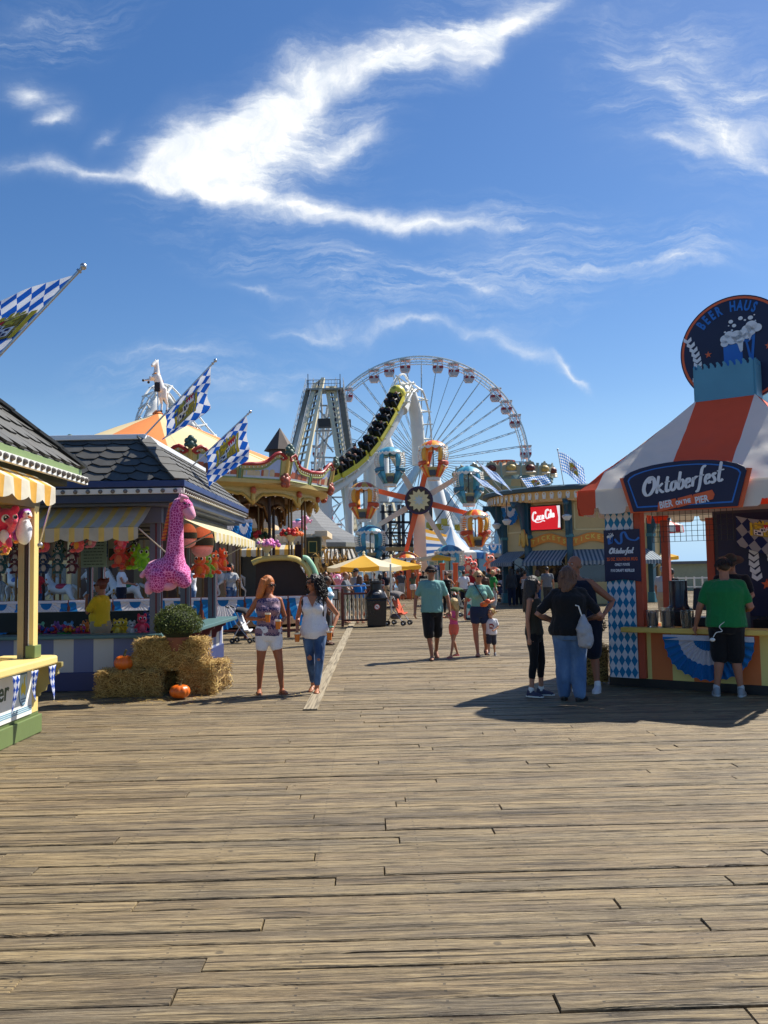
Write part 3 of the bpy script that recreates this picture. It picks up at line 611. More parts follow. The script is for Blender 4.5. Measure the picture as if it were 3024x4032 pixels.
a0,a1=P(108,545,15.3),P(116,566,15.3);mb=MB();mb.bx(a0.x,a1.x,15.3,15.33,a1.z,2.46,0);mb.bx(a0.x+.02,a1.x-.02,15.29,15.3,a1.z+.1,2.2,1)
tag(mb.build('notice',[mat(srgb(150,150,140),.6),mat(srgb(46,52,44),.6)],None,(a0.x,15.3,a1.z)),'small dark notice with pale edge beside the pale green rules board','notice board')
def plush_mat(c):return mat(c,.95,.25,30,.6,name='plush',bscale=120,sheen=.4,dirt=.1)
def toy(label,c,loc,s,col,belly,kind='owl',rz=0,group=None,name='plush_toy'):
 t=thing(name,label,'plush toy',loc,rz,group)
 mb=MB();mb.sph((0,0,.3*s),(.24*s,.2*s,.3*s),12,8)
 mb.sph((0,-.03*s,.72*s),(.25*s,.22*s,.22*s),12,8)
 for sg in(-1,1):
  mb.sph((sg*.16*s,0,.93*s),(.075*s,.05*s,.1*s),8,6);mb.limb([(sg*.2*s,-.02*s,.48*s),(sg*.33*s,-.08*s,.34*s)],[.075*s,.06*s],8);mb.limb([(sg*.12*s,-.08*s,.1*s),(sg*.17*s,-.25*s,.06*s)],[.09*s,.085*s],8)
 mb.build('body',plush_mat(col),t,smooth=True,mods=(('lumps',.03,.012*s),))
 mb=MB();mb.sph((0,-.11*s,.3*s),(.16*s,.12*s,.2*s),10,6);mb.sph((0,-.2*s,.66*s),(.1*s,.08*s,.07*s),8,6);mb.build('belly',plush_mat(belly),t,smooth=True)
 for sg in(-1,1):
  mb=MB();mb.sph((sg*.1*s,-.2*s,.78*s),(.075*s,.04*s,.085*s),10,6,0);mb.sph((sg*.1*s,-.235*s,.775*s),(.045*s,.02*s,.055*s),8,6,1);mb.build('eye',[mat((.8,.8,.82),.4),BLACK],t,smooth=True)
 return t
cols={'teal':srgb(40,96,110),'plum':srgb(96,36,62),'red':srgb(170,44,66),'blue':srgb(40,70,120)}
names=['teal','plum','red','blue']
rows_={0:'top',1:'lower'}
for r_ in range(2):
 for i in range(6):
  cn=names[(i+2*0)%4]if i<4 else names[i-4];y=14.2;u=5+i*12.4+(60-12.4*4.4)if i<5 else 86
  u=2+i*14.2 if i<5 else 73;
  p=P(u,557+r_*10.6,y);s=.3
  toy(f'{cn} big-eyed plush toy in the {rows_[r_]} hanging row, '+('far right of the yellow post' if i>=4 else 'left of the yellow post' if i<2 else 'just right of the yellow post'),cn,(p.x,y,p.z-.1),s*1.0,cols[cn],srgb(200,190,190),group='plush toys hung in rows in the blue booth')
for(lab,u,v,y,s,c,b_)in(('green furry plush toy hanging beside the rules board',136,558,14.4,.42,srgb(164,222,40),srgb(230,120,50)),('lime green plush toy with its back to the post, hanging at the booth front',143,560,14.2,.4,srgb(150,214,44),srgb(120,190,40)),('coral red plush toy hanging left of the green furry ones',120,556,14.3,.42,srgb(232,74,62),srgb(240,130,90)),('orange red plush toy squeezed between coral and green ones',127,559,14.5,.4,srgb(236,92,44),srgb(240,150,60)),('pink plush toy peeking out under the awning near the yellow post',45.5,543,12.7,.3,srgb(232,92,108),srgb(240,170,60)),('rosy plush toy with orange cap under the middle of the grey awning',79,542,12.7,.34,srgb(236,98,104),srgb(240,160,60)),('floral pink plush toy tucked under the awning hem',92,540,12.8,.26,srgb(220,130,150),srgb(220,200,190)),('red plush toy high under the right end of the grey awning',122,540,12.75,.3,srgb(226,60,84),srgb(236,120,130)),('yellow plush toy lying on the prize counter, left of the pair',117,628,14.8,.28,srgb(236,206,40),srgb(250,230,120)),('yellow plush toy lying on the prize counter, right of the pair',124,627.5,14.9,.28,srgb(240,212,50),srgb(250,230,120)),('grey white plush toy on the prize counter beside the yellow ones',132,629,14.7,.26,srgb(190,194,200),srgb(230,230,230)),('hot pink plush toy sitting at the end of the prize counter',142,625,14.7,.34,srgb(232,40,82),srgb(240,100,120)),('dark blue plush toy leaning behind the hot pink one',148,622,15.0,.34,srgb(40,60,120),srgb(80,100,150))):
 p=P(u,v,y);toy(lab,None,(p.x,y,p.z-.45*s),s,c,b_,rz=rnd.uniform(-.6,.6),group='prize plush toys in the blue booth')
for i,(cn,c)in enumerate((('mint',srgb(120,200,170)),('violet',srgb(120,70,160)),('sky blue',srgb(90,160,220)),('orange',srgb(230,130,40)),('cherry red',srgb(190,36,50)),('brown',srgb(110,76,50)),('turquoise',srgb(40,150,160)),('magenta',srgb(190,50,130)))):
 toy(cn+' plush toy in the crowded row on the booth prize table',None,(X(40+14.5*i,15.3),15.3+.12*(i%2),.56),.36,c,srgb(220,200,180),rz=rnd.uniform(-.8,.8),group='plush toys crowded on the prize table')
for i,(cn,c)in enumerate((('dark green',srgb(40,90,60)),('grape',srgb(90,50,110)),('rust',srgb(150,70,40)),('steel blue',srgb(60,90,130)),('raspberry',srgb(160,40,80)),('charcoal',srgb(60,60,66)))):
 p=P(60+15*i,552,16.2);toy(cn+' plush toy dangling from the inner rail of the blue booth',None,(p.x,16.2,p.z-.1),.34,c,srgb(190,180,170),group='plush toys on the inner rail of the blue booth')
for i,(u,v,c,lab)in enumerate(((38,640,srgb(40,130,70),'green tub of small prizes behind the yellow post'),(52,638,srgb(130,60,110),'purple heap of small prizes on the booth counter'),(67,637,srgb(30,140,60),'bright green bucket on the prize counter'),(81,638,srgb(190,60,90),'pink and red heap of small prizes near the attendant'))):
 p=P(u,v,14.9);t2=thing('prize_tub',lab,'tub',(p.x,14.9,.56));mb=MB();mb.lathe([(.001,0),(.13,0),(.17,.2),(.16,.2),(.13,.04),(.001,.04)],n=16);mb.build('tub',mat(c,.4),t2,smooth=True)
 mb=MB()
 for k in range(26):a=rnd.uniform(0,2*PI);rr=rnd.uniform(0,.14);mb.sph((rr*math.cos(a),rr*math.sin(a),.2+rnd.uniform(0,.1)),rnd.uniform(.025,.045),7,5,k%4)
 o=mb.build('prize_heap',[mat(srgb(200,60,130),.6),mat(srgb(230,150,40),.6),mat(srgb(60,80,170),.6),mat(srgb(200,50,50),.6)],t2,smooth=True);o['kind']='stuff'
gm,nt=new_mat('pink giraffe plush');tc=nt.n('ShaderNodeTexCoord').outputs['Object']
vd=nt.n('ShaderNodeTexVoronoi',{'Vector':tc,'Scale':26.0,'Randomness':.8},feature='DISTANCE_TO_EDGE').outputs[0]
finish(gm,nt,nt.mix(nt.ramp(vd,[(.06,0.0),(.12,1.0)]),srgb(240,140,196),srgb(176,44,116)),.9,0,nt.n('ShaderNodeTexNoise',{'Vector':tc,'Scale':90.0}).outputs[0],.3,.01,.2,sheen=.4)
k=.1378;gp=lambda x,y,dy=0:P(x*k,482.6+y*k,12.25+dy);go=gp(1250,820)
t=thing('plush_giraffe','big pink spotted plush giraffe hanging from the booth corner','plush giraffe',go)
mb=MB();S_=12.25/858*k
mb.limb([gp(1255,640),gp(1268,520),gp(1275,400),gp(1278,290),gp(1283,200),gp(1300,165)],[110*S_,68*S_,58*S_,53*S_,52*S_,50*S_],14)
mb.limb([gp(1300,160),gp(1335,150),gp(1355,175),gp(1365,200)],[52*S_,54*S_,50*S_,42*S_],14)
mb.limb([gp(1140,650),gp(1230,640),gp(1310,660)],[95*S_,110*S_,80*S_],14)
for(x0,y0,x1,y1,dy,rr)in((1150,680,1140,745,-.12,62),(1320,680,1340,720,-.1,52),(1130,690,1110,735,.12,52),(1300,690,1305,715,.12,48)):mb.limb([gp(x0,y0,dy),gp(x1,y1,dy)],[rr*1.15*S_,rr*S_],12)
mb.build('body',gm,t,go,mods=(('remesh',.016),('smooth',6)))
PKL=plush_mat(srgb(244,160,190))
mb=MB();mb.limb([gp(1362,195),gp(1382,235)],[47*S_,40*S_],12);mb.build('muzzle',PKL,t,go,smooth=True)
mb=MB();mb.sph(gp(1215,745),(70*S_,.16,40*S_),12,8);mb.limb([gp(1085,745,-.06),gp(1080,785,-.06)],[36*S_,30*S_],10);mb.limb([gp(1060,640),gp(1032,675)],[16*S_,20*S_],8);mb.build('belly',PKL,t,go,smooth=True)
mb=MB();mb.limb([gp(1300,130,.1),gp(1312,98,.12),gp(1345,102,.12)],[14*S_,24*S_,12*S_],8);mb.limb([gp(1318,130,-.1),gp(1325,100,-.12),gp(1360,112,-.12)],[14*S_,22*S_,10*S_],8);mb.build('ear',PKL,t,go,smooth=True)
mb=MB()
for i in range(22):y=150+i*12.5;x=1248-55*min(1,i/20);mb.limb([gp(x+4,y),gp(x-16,y+4)],[9*S_,6*S_],6,i%2)
mb.build('mane',[plush_mat(srgb(230,130,40)),plush_mat(srgb(200,70,50))],t,go,smooth=True)
mb=MB();mb.sph(gp(1340,150,-.13),9*S_,8,6);mb.sph(gp(1376,160,-.1),7*S_,8,6);mb.build('eye',BLACK,t,go,smooth=True)
mb=MB();mb.tube([gp(1305,115),P(184,487,12.47)],.006,5);mb.build('hanging_cord',BLACK,t,go)
el=thing('plush_elephant','hot pink plush elephant hanging under the near yellow awning','plush elephant',P(5,545,8.7));o2=el.location.copy();q=lambda u,v,y=8.7:P(u,v,y);s=8.7/858
HP=plush_mat(srgb(240,56,96))
mb=MB();mb.sph(q(6,519),(12*s,10*s,11*s),14,10);mb.sph(q(4,535),(8.5*s,8*s,10*s),12,8);mb.limb([q(9,521,8.6),q(13.5,526,8.5),q(15,523,8.45)],[4*s,3*s,2.4*s],10)
for(u0,v0,u1,v1)in((1,538,-1,545),(8,538,9.5,545),(-3,530,-8,532),(10,530,13,527)):mb.limb([q(u0,v0,8.62),q(u1,v1,8.55)],[3.6*s,3.2*s],10)
mb.sph(q(15.5,509),(4.5*s,2.5*s,4.5*s),10,8);mb.sph(q(-3,509),(4.5*s,2.5*s,4.5*s),10,8)
mb.build('body',HP,el,o2,mods=(('remesh',.012),('smooth',4),('lumps',.02,.008)))
mb=MB();mb.sph(q(4,536.5,8.58),(5*s,4*s,7*s),10,8);mb.build('belly',plush_mat(srgb(238,214,214)),el,o2,smooth=True)
for(u,v,r_)in((5.5,518.5,4.2),(15,517,2.6)):
 mb=MB();mb.sph(q(u,v,8.6),(r_*s,2*s,r_*s),12,8,0);mb.sph(q(u+.8,v,8.585),(r_*.72*s,1.6*s,r_*.75*s),10,8,1);mb.sph(q(u+.1,v-1.4,8.565),(r_*.2*s,.6*s,r_*.2*s),6,5,0);mb.build('eye',[mat((.85,.85,.85),.3),mat((.01,.01,.01),.1)],el,o2,smooth=True)
pg=thing('plush_penguin','purple and white plush penguin hanging beside the pink elephant','plush penguin',q(22,540,8.85));o2=pg.location.copy();PU=plush_mat(srgb(150,36,176));PW_=plush_mat(srgb(232,232,240))
q=lambda u,v,y=8.85:P(u,v,y)
mb=MB();mb.sph(q(20,528),(10*s,9*s,15*s),14,10);mb.sph(q(25,514),(6.5*s,7*s,6.5*s),12,8);mb.limb([q(14,521,8.75),q(12,531,8.7)],[3.5*s,3*s],8);mb.build('body',PU,pg,o2,mods=(('remesh',.014),('smooth',3),('lumps',.02,.008)))
mb=MB();mb.sph(q(24,531,8.78),(8*s,7.5*s,14*s),12,10);mb.sph(q(27.5,515.5,8.8),(4.4*s,5*s,5*s),10,8);mb.build('belly',PW_,pg,o2,smooth=True,mods=(('lumps',.02,.008),))
mb=MB();mb.limb([q(29.5,517,8.75),q(32,518,8.7)],[1.6*s,.5*s],8);mb.sph(q(16,542,8.75),(2.5*s,3.5*s,1.8*s),8,6);mb.build('beak',plush_mat(srgb(236,140,40)),pg,o2,smooth=True)
mb=MB();mb.sph(q(28.4,513.5,8.73),1.3*s,8,6);mb.build('eye',mat(srgb(40,70,120),.1),pg,o2,smooth=True)
yb=toy('orange plush toy with pink feet under the purple penguin',None,tuple(P(6,552,8.9)-V((0,0,.03))),.16,srgb(236,170,60),srgb(240,90,110))
for(lab,x,y,r_,dy)in(('round orange plush cushion with a dark band right behind the giraffe neck',1360,385,62,.5),('round orange plush cushion with a dark band under the near end of the side awning',1465,430,78,.9)):
 c=gp(x,y,dy+1.0);s2=c.y/858*k;mb=MB();mb.sph((0,0,0),(r_*s2*1.12,r_*s2,r_*s2*1.45),20,14,0);o=thing('plush_cushion',lab,'plush cushion',c,.3)
 mb.build('cover',plush_mat(srgb(238,122,92)),o,smooth=True);mb=MB();mb.sph((0,-.03,-r_*s2*.75),(r_*s2*.98,r_*s2*.95,r_*s2*.66),18,10);mb.build('underside',plush_mat(srgb(242,150,150)),o,smooth=True);mb=MB();rb=r_*s2;mb.lathe([(rb*1.13*math.sqrt(1-(q/1.47)**2),rb*q)for q in(-.36,-.2,0,.2,.34)],n=24);mb.build('dark_band',plush_mat((.02,.018,.018)),o,smooth=True)
for i,(u,v,c,lab)in enumerate(((200,566,srgb(236,92,36),'orange plush parrot under the side awning, nearest the cushions'),(206,566,srgb(120,170,40),'green plush parrot between the orange ones'),(213,563,srgb(232,80,30),'orange striped plush toy hung at the side awning middle'),(222,560,srgb(240,70,30),'red orange plush toy with dark centre at the far side awning'))):
 y=14.6+i*.5;p=P(u,v,y);toy(lab,None,(p.x,y,p.z-.2),.42,c,srgb(210,120,30),rz=.4*i,group='plush toys under the side awning')
SM,nt=new_mat('straw');isl=nt.n('ShaderNodeNewGeometry').outputs['Random Per Island']
finish(SM,nt,nt.ramp(isl,[(0.0,srgb(132,100,50)),(.4,srgb(184,150,82)),(.75,srgb(220,190,118)),(1.0,srgb(160,120,62))]),.7,spec=.3)
SB=mat(srgb(112,84,42),.9,.5,30,1.0,name='packed straw',bscale=40)
def bale(label,c,d,rz,n=1500,seed=1):
 n=int(n*1.5)
 t=thing('straw_bale',label,'straw bale',c,rz,'straw bales');r_=random.Random(seed)
 mb=MB();mb.box((0,0,d[2]/2),(d[0]-.05,d[1]-.05,d[2]-.04));mb.build('core',SB,t,bevel=.04)
 mb=MB()
 for i in range(n):
  f=r_.random();x,y,z=r_.uniform(-.5,.5)*d[0],r_.uniform(-.5,.5)*d[1],r_.uniform(0.02,1)*d[2]
  if f<.45:y=-d[1]/2;nrm=V((0,-1,0))
  elif f<.6:x=d[0]/2*r_.choice((-1,1));nrm=V((1 if x>0 else-1,0,0))
  elif f<.66:y=d[1]/2;nrm=V((0,1,0))
  else:z=d[2];nrm=V((0,0,1))
  p=V((x,y,z))+nrm*r_.uniform(-.02,.02);dr=V((r_.uniform(-1,1),r_.uniform(-1,1),r_.uniform(-.8,.5)));dr=(dr-nrm*dr.dot(nrm)*.6).normalized()
  L=r_.uniform(.05,.16);w_=r_.uniform(.0022,.005);sd=dr.cross(nrm).normalized()*w_
  q1=p+dr*L*.5+nrm*r_.uniform(-.004,.03);q0=p-dr*L*.5;q0.z=max(q0.z,.003);q1.z=max(q1.z,.003)
  mb.add([q0-sd,q0+sd,q1+sd,q1-sd,q0+nrm*w_,q1+nrm*w_],[(0,4,5,3),(4,1,2,5)])
 o=mb.build('loose_straw',SM,t);o['kind']='stuff';return t
bale('low straw bale with a pumpkin on it, in front of the blue plinth',(X(132,12.45),12.5,0),(.9,.48,.35),R(3),seed=2)
bale('upper straw bale carrying the round green mum',(X(173,12.6),12.62,.35),(.98,.5,.42),R(-3),2200,seed=3)
bale('straw bale turned end-on, right of the ground pumpkin',(X(206,12.75),12.75,0),(.5,.75,.42),R(-8),seed=4)
bale('straw bale hidden behind the ground pumpkin',(X(176,12.95),12.98,0),(.5,.5,.35),R(4),500,seed=5)
PK,nt=new_mat('pumpkin skin');tc=nt.n('ShaderNodeTexCoord').outputs['Object'];n1=nt.n('ShaderNodeTexNoise',{'Vector':tc,'Scale':8.0,'Detail':4.0}).outputs[0]
finish(PK,nt,nt.mix(n1,srgb(206,84,16),srgb(236,122,34)),.35,0,n1,.1,.01,.5)
def pumpkin(label,c,r,h):
 t=thing('pumpkin',label,'pumpkin',c,0,'pumpkins by the straw bales');mb=MB()
 n=60;vs=[];fs=[];m=14
 for i in range(m+1):
  th=PI*i/m
  for j in range(n):
   a=2*PI*j/n;rib=1-.07*abs(math.cos(a*5))**6;rr=r*math.sin(th)**.85*rib;vs.append((rr*math.cos(a),rr*math.sin(a),h/2+h/2*math.cos(th)*(1-.22*math.exp(-(math.sin(th)/.35)**2))))
 for i in range(m):
  for j in range(n):fs.append((i*n+j,(i+1)*n+j,(i+1)*n+(j+1)%n,i*n+(j+1)%n))
 mb.add(vs,fs);mb.build('flesh',PK,t,smooth=True)
 mb=MB();mb.tube([(0,0,h*.82),(.005,0,h*.95),(.012,.005,h*1.15),(.03,.01,h*1.32)],[.035,.022,.016,.018],7);mb.build('stem',mat(srgb(96,90,52),.8),t,smooth=True)
pumpkin('pumpkin standing on the low straw bale',(X(124,12.4),12.42,.355),.14,.225);pumpkin('pumpkin standing on the deck between the straw bales',(X(179.5,12.0),12.02,0),.142,.2)
def leaf_mat(name,a,b):
 m,nt=new_mat(name);isl=nt.n('ShaderNodeNewGeometry').outputs['Random Per Island'];finish(m,nt,nt.mix(isl,a,b),.6,spec=.3,transl=.25);return m
def mum(label,c,r,h,n,la,lb,pot=True,seed=1):
 t=thing('potted_mum',label,'potted plant',c);r_=random.Random(seed)
 mb=MB();mb.lathe([(.001,0),(.11,0),(.15,.16),(.16,.16),(.16,.2),(.14,.2),(.14,.17),(.001,.17)],n=20);mb.build('pot',mat(srgb(136,82,56),.7),t,smooth=True)
 mb=MB();mb.sph((0,0,.16+h*.45),(r*.82,r*.82,h*.45),14,10,1)
 for i in range(n):
  a=r_.uniform(0,2*PI);z=r_.uniform(-.35,1);rr=math.sqrt(max(0,1-z*z))*r_.uniform(.85,1.06)if z>0 else r_.uniform(.9,1.05)*(1+z*.5)
  lump=1+.2*noise.noise(V((math.cos(a)*2.6,math.sin(a)*2.6,z*2.6)))+(r_.uniform(0,.12)if r_.random()<.12 else 0)
  p=V((rr*r*lump*math.cos(a),rr*r*lump*math.sin(a),.16+h*.42+z*h*.58*lump));d=V((r_.uniform(-1,1),r_.uniform(-1,1),r_.uniform(-.3,1))).normalized();s_=d.cross(V((r_.uniform(-1,1),r_.uniform(-1,1),r_.uniform(-1,1)))).normalized();L=r_.uniform(.018,.034)
  mb.add([p,p+d*L*.5+s_*L*.3,p+d*L,p+d*L*.5-s_*L*.3],[(0,1,2,3)],0)
 mb.build('foliage',[leaf_mat('mum leaves',la,lb),mat(tuple(x*.5 for x in la),.9)],t)
mum('round green potted mum sitting on the upper straw bale',(X(177,12.4),12.45,.62),.33,.47,5200,srgb(52,66,34),srgb(112,124,62))
r2=random.Random(77);mb=MB();c0=V((-3.1,12.1,0))
for i in range(420):
 x,y=c0.x+r2.gauss(0,.75),c0.y+r2.gauss(-.1,.3)
 if y>12.25:continue
 a=r2.uniform(0,PI);L=r2.uniform(.04,.13);d=V((math.cos(a),math.sin(a),0))*L;s_=V((-math.sin(a),math.cos(a),0))*.0035;p=V((x,y,.006+r2.uniform(0,.006)));mb.add([p-s_,p+s_,p+d+s_,p+d-s_+V((0,0,.004))],[(0,1,2,3)])
tag(mb.build('scattered_straw',SM),'loose straws fallen on the deck before the bales','straw',kind='stuff')
CC=P(157.6,572,30.7);CC.z=0;RO=6.0
off=tuple(CC);t=thing('carousel','grand carousel with an orange and cream tent roof and painted scroll boards','carousel',off);car=t
def ring(a,r,z=0):return V((CC.x+r*math.cos(a),CC.y+r*math.sin(a),z))
C1=mat(srgb(244,222,168),.6,.06,2,.08,name='cream canvas',transl=.2);C2=mat(srgb(246,150,76),.6,.06,2,.08,name='orange canvas',transl=.2)
GOLD=mat(srgb(206,166,84),.4,.2,10,.2,metal=.35,name='gilded moulding');CRM=mat(srgb(198,174,108),.55,.12,5,.1,name='cream moulding');RED=mat(srgb(168,44,44),.45,.12,6,.08,name='red moulding');BULB=mat((.85,.8,.68),.2,.05,5,0,name='bulb')
BRS=mat(srgb(118,84,46),.35,.2,12,.1,metal=.6,name='brass pole');WDK=mat(srgb(54,36,26),.7,.2,5,.1,name='dark wood')
A0=R(-90+8);NB_=12
mb=MB()
prof=[(6.05,5.0),(4.6,5.62),(3.0,6.28),(1.5,6.95),(.5,7.35),(.12,7.55)]
mb.lathe([(r,z)for r,z in prof],off,48,mf=lambda i,j:(j//4)%2,a0=A0+R(15))
mb.build('tent_roof',[C1,C2],t,off,smooth=20)
mb=MB();mb.lathe([(.12,7.5),(.2,7.55),(.1,7.66),(.02,7.7)],off,16);mb.build('roof_cap',C2,t,off,smooth=True)
SCN=[]
for i,(a,b,c)in enumerate(((srgb(176,196,226),srgb(190,120,90),srgb(130,136,140)),(srgb(190,200,214),srgb(120,110,104),srgb(140,150,150)),(srgb(150,166,210),srgb(196,104,76),srgb(90,74,66)))):
 m,nt=new_mat('painted scene');tc=nt.n('ShaderNodeTexCoord').outputs['Object'];zz=nt.n('ShaderNodeSeparateXYZ',{0:tc}).outputs[2]
 vo=nt.n('ShaderNodeTexVoronoi',{'Vector':tc,'Scale':5.0},distance='CHEBYCHEV').outputs[1];n1=nt.n('ShaderNodeTexNoise',{'Vector':tc,'Scale':3.0,'Detail':3.0}).outputs[0]
 f=nt.ramp(nt.math('ADD',nt.math('SUBTRACT',zz,4.75),nt.math('MULTIPLY',n1,.35)),[(.18,c),(.3,b),(.5,b),(.62,a)])
 finish(m,nt,nt.mix(.25,f,nt.mix(nt.math('GREATER_THAN',nt.n('ShaderNodeSeparateXYZ',{0:vo}).outputs[0],.6),f,(.05,.04,.04))),.45);SCN.append(m)
def scroll_top(s):
 "height of the scroll board along its width, s in -1..1"
 q=abs(s);return.52+.34*math.exp(-((q-.82)/.2)**2)+.1*q
PIC=[mat(srgb(*c),.5,.2,9,name='painted picture')for c in((176,190,222),(196,200,206),(176,92,62),(112,66,52),(206,186,150),(30,26,30))]
for k in range(NB_):
 a=A0+2*PI*k/NB_;w2=RO*math.tan(PI/NB_);c=ring(a,RO);ex=V((-math.sin(a),math.cos(a),0));nrm=V((math.cos(a),math.sin(a),0));ez=V((0,0,1))+nrm*.22
 if math.sin(a)>.55:continue
 o=c+V((0,0,4.55));N_=24;pts=[(w2*(-1+2*i/N_),scroll_top(-1+2*i/N_))for i in range(N_+1)]
 mb=MB();mb.prism([(-w2,0)]+[(w2,0)]+pts[::-1],o,ex,ez,.06);bd=mb.build('scroll_board',CRM,t,off)
 Fm=frame(o+nrm*.05,ex,ez)
 mb=MB();tp=[Fm@V((x,y,0))for x,y in pts];mb.tube(tp,.055,8,0)
 for sg in(-1,1):mb.tube([Fm@V((sg*w2*(.97-.03*j)+.0,scroll_top(.97)-.03-.05*j+.012*j*j,.01))for j in range(5)],.04,6,0)
 for i in range(1,22):s=-1+2*i/22;p=Fm@V((w2*s,scroll_top(s)-.1,.03));mb.sph(p,.024,6,4,1)
 mb.build('scroll_trim',[RED,BULB],bd,off,smooth=True)
 for sg in(-1,1):
  mb=MB();pw=w2*.41;cxx=sg*w2*.47;hp=lambda x:max(.3,scroll_top(x/w2)-.19);rp=random.Random(k*2+(sg>0));PZ=lambda pts,d,m:mb.prism(pts,o+nrm*d,ex,ez,.006,m)
  PZ([(cxx-pw,.1),(cxx+pw,.1)]+[(cxx+pw*(1-i/4),hp(cxx+pw*(1-i/4)))for i in range(9)],.061,0)
  PZ([(cxx-pw,.1),(cxx+pw,.1),(cxx+pw,.2),(cxx-pw,.17)],.068,1)
  x=cxx-pw
  while x<cxx+pw-.05:
   bw_=rp.uniform(.08,.2);x1=min(x+bw_,cxx+pw);tp_=min(rp.uniform(.28,.5),hp(x)-.03,hp(x1)-.03);PZ([(x,.18),(x1,.18),(x1,tp_),((x+x1)/2,tp_+rp.uniform(0,.05)),(x,tp_)],.069,rp.choice((2,2,3,4)));x=x1+rp.choice((0,0,.04))
  if rp.random()<.7:PZ([(cxx-.2,.2),(cxx-.12,.13),(cxx+.12,.13),(cxx+.2,.21),(cxx+.1,.16),(cxx-.1,.16)],.076,5)
  mb.build('painted_panel',PIC,bd,off)
  mb=MB();F2=frame(o+nrm*.07,ex,ez);mb.tube([F2@V((x,y,0))for x,y in[(cxx-pw,.09),(cxx+pw,.09)]+[(cxx+pw*(1-i/4),hp(cxx+pw*(1-i/4))+.01)for i in range(9)]],.028,6,closed=True);mb.build('panel_frame',mat(srgb(150,158,92),.5,.25,14),bd,off,smooth=True)
 mb=MB();mb.prism([(-.05,.03),(.05,.03),(.04,.5),(-.04,.5)],o+nrm*.062,ex,ez,.02,0);mb.build('panel_divider',mat(srgb(96,130,96),.5),bd,off)
 ja=a+PI/NB_;jp=ring(ja,RO/math.cos(PI/NB_));jn=V((math.cos(ja),math.sin(ja),0));jx=V((-math.sin(ja),math.cos(ja),0))
 mb=MB()
 for(x,z,r_)in((0,5.5,.13),(-.1,5.6,.09),(.1,5.6,.09),(0,5.68,.1),(-.14,5.48,.06),(.14,5.48,.06)):mb.sph(jp+jx*x+V((0,0,z))+jn*.3,(r_,r_,r_),8,6)
 mb.build('crest',mat(srgb(70,96,84),.5,.3,12,.2),t,off,smooth=True)
 mb=MB();mb.tube([jp+jn*(.02+.2*f)+V((0,0,4.5+.95*f))for f in(0,.3,.6,1)],[.1,.07,.09,.06],8)
 for(x,z,r_)in((0,4.62,.16),(-.12,4.7,.1),(.12,4.7,.1),(0,4.78,.12),(-.08,4.5,.1),(.08,4.5,.1)):mb.sph(jp+jx*x+V((0,0,z))+jn*.08,r_,8,6,1)
 mb.build('joint_ornament',[GOLD,mat(srgb(170,84,60),.45,.3,14,.2)],t,off,smooth=True)
mb=MB();mb.lathe([(RO+.12,4.62),(RO+.1,4.5),(RO-.15,4.46),(RO-.35,4.4)],off,48);mb.build('cornice',[CRM],t,off,smooth=40)
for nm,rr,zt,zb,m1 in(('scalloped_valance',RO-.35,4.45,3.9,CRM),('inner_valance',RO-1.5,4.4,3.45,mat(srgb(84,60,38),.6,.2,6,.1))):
 mb=MB();NA=16
 def arch(u,v,lift=0):
  a=u*2*PI;ph=(u*NA)%1;d=abs(ph-.5)*2;bump_=.5*(1-d**2.6)+.1*(math.cos(d*PI*3)*.5+.5)*(d>.55)
  z0=zb+bump_*(zt-zb)*1.25;p=ring(a,rr+lift,z0+(zt-z0)*v);return p
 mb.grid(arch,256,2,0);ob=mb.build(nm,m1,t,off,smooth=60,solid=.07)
 mb=MB();mb.tube([arch(i/256,0,.05)for i in range(256)],.05,6,closed=True);
 for i in range(0,256,3):mb.sph(arch(i/256,0,.02)-V((0,0,.05)),.03,6,4,1)
 mb.build('arch_rim',[mat(srgb(190,160,80),.4,.2,8,.1,metal=.2)if nm[0]=='s' else BRS,BULB],ob,off,smooth=True)
 if nm[0]=='s':
  for i in range(NA):
   a=i/NA*2*PI
   if math.sin(a)>.2:continue
   jn=V((math.cos(a),math.sin(a),0));p=ring(a,rr+.06,zb);mb=MB();mb.tube([p+V((0,0,z))for z in(.0,.12,.28,.5)],[.05,.09,.07,.04],8,0);mb.sph(p+V((0,0,.42))+jn*.03,(.1,.1,.12),8,6,1);mb.build('arch_drop',[GOLD,mat(srgb(188,96,70),.45)],ob,off,smooth=True)
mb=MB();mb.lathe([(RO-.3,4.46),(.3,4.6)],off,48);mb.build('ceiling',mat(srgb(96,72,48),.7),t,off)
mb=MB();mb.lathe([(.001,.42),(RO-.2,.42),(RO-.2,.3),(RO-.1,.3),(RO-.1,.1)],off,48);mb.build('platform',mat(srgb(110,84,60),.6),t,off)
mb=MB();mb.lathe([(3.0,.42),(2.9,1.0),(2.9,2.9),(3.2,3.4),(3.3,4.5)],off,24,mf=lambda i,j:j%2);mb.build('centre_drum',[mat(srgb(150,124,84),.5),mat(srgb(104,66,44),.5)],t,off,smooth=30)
HW=mat(srgb(232,230,224),.35,.06,6,.05,name='white horse paint')
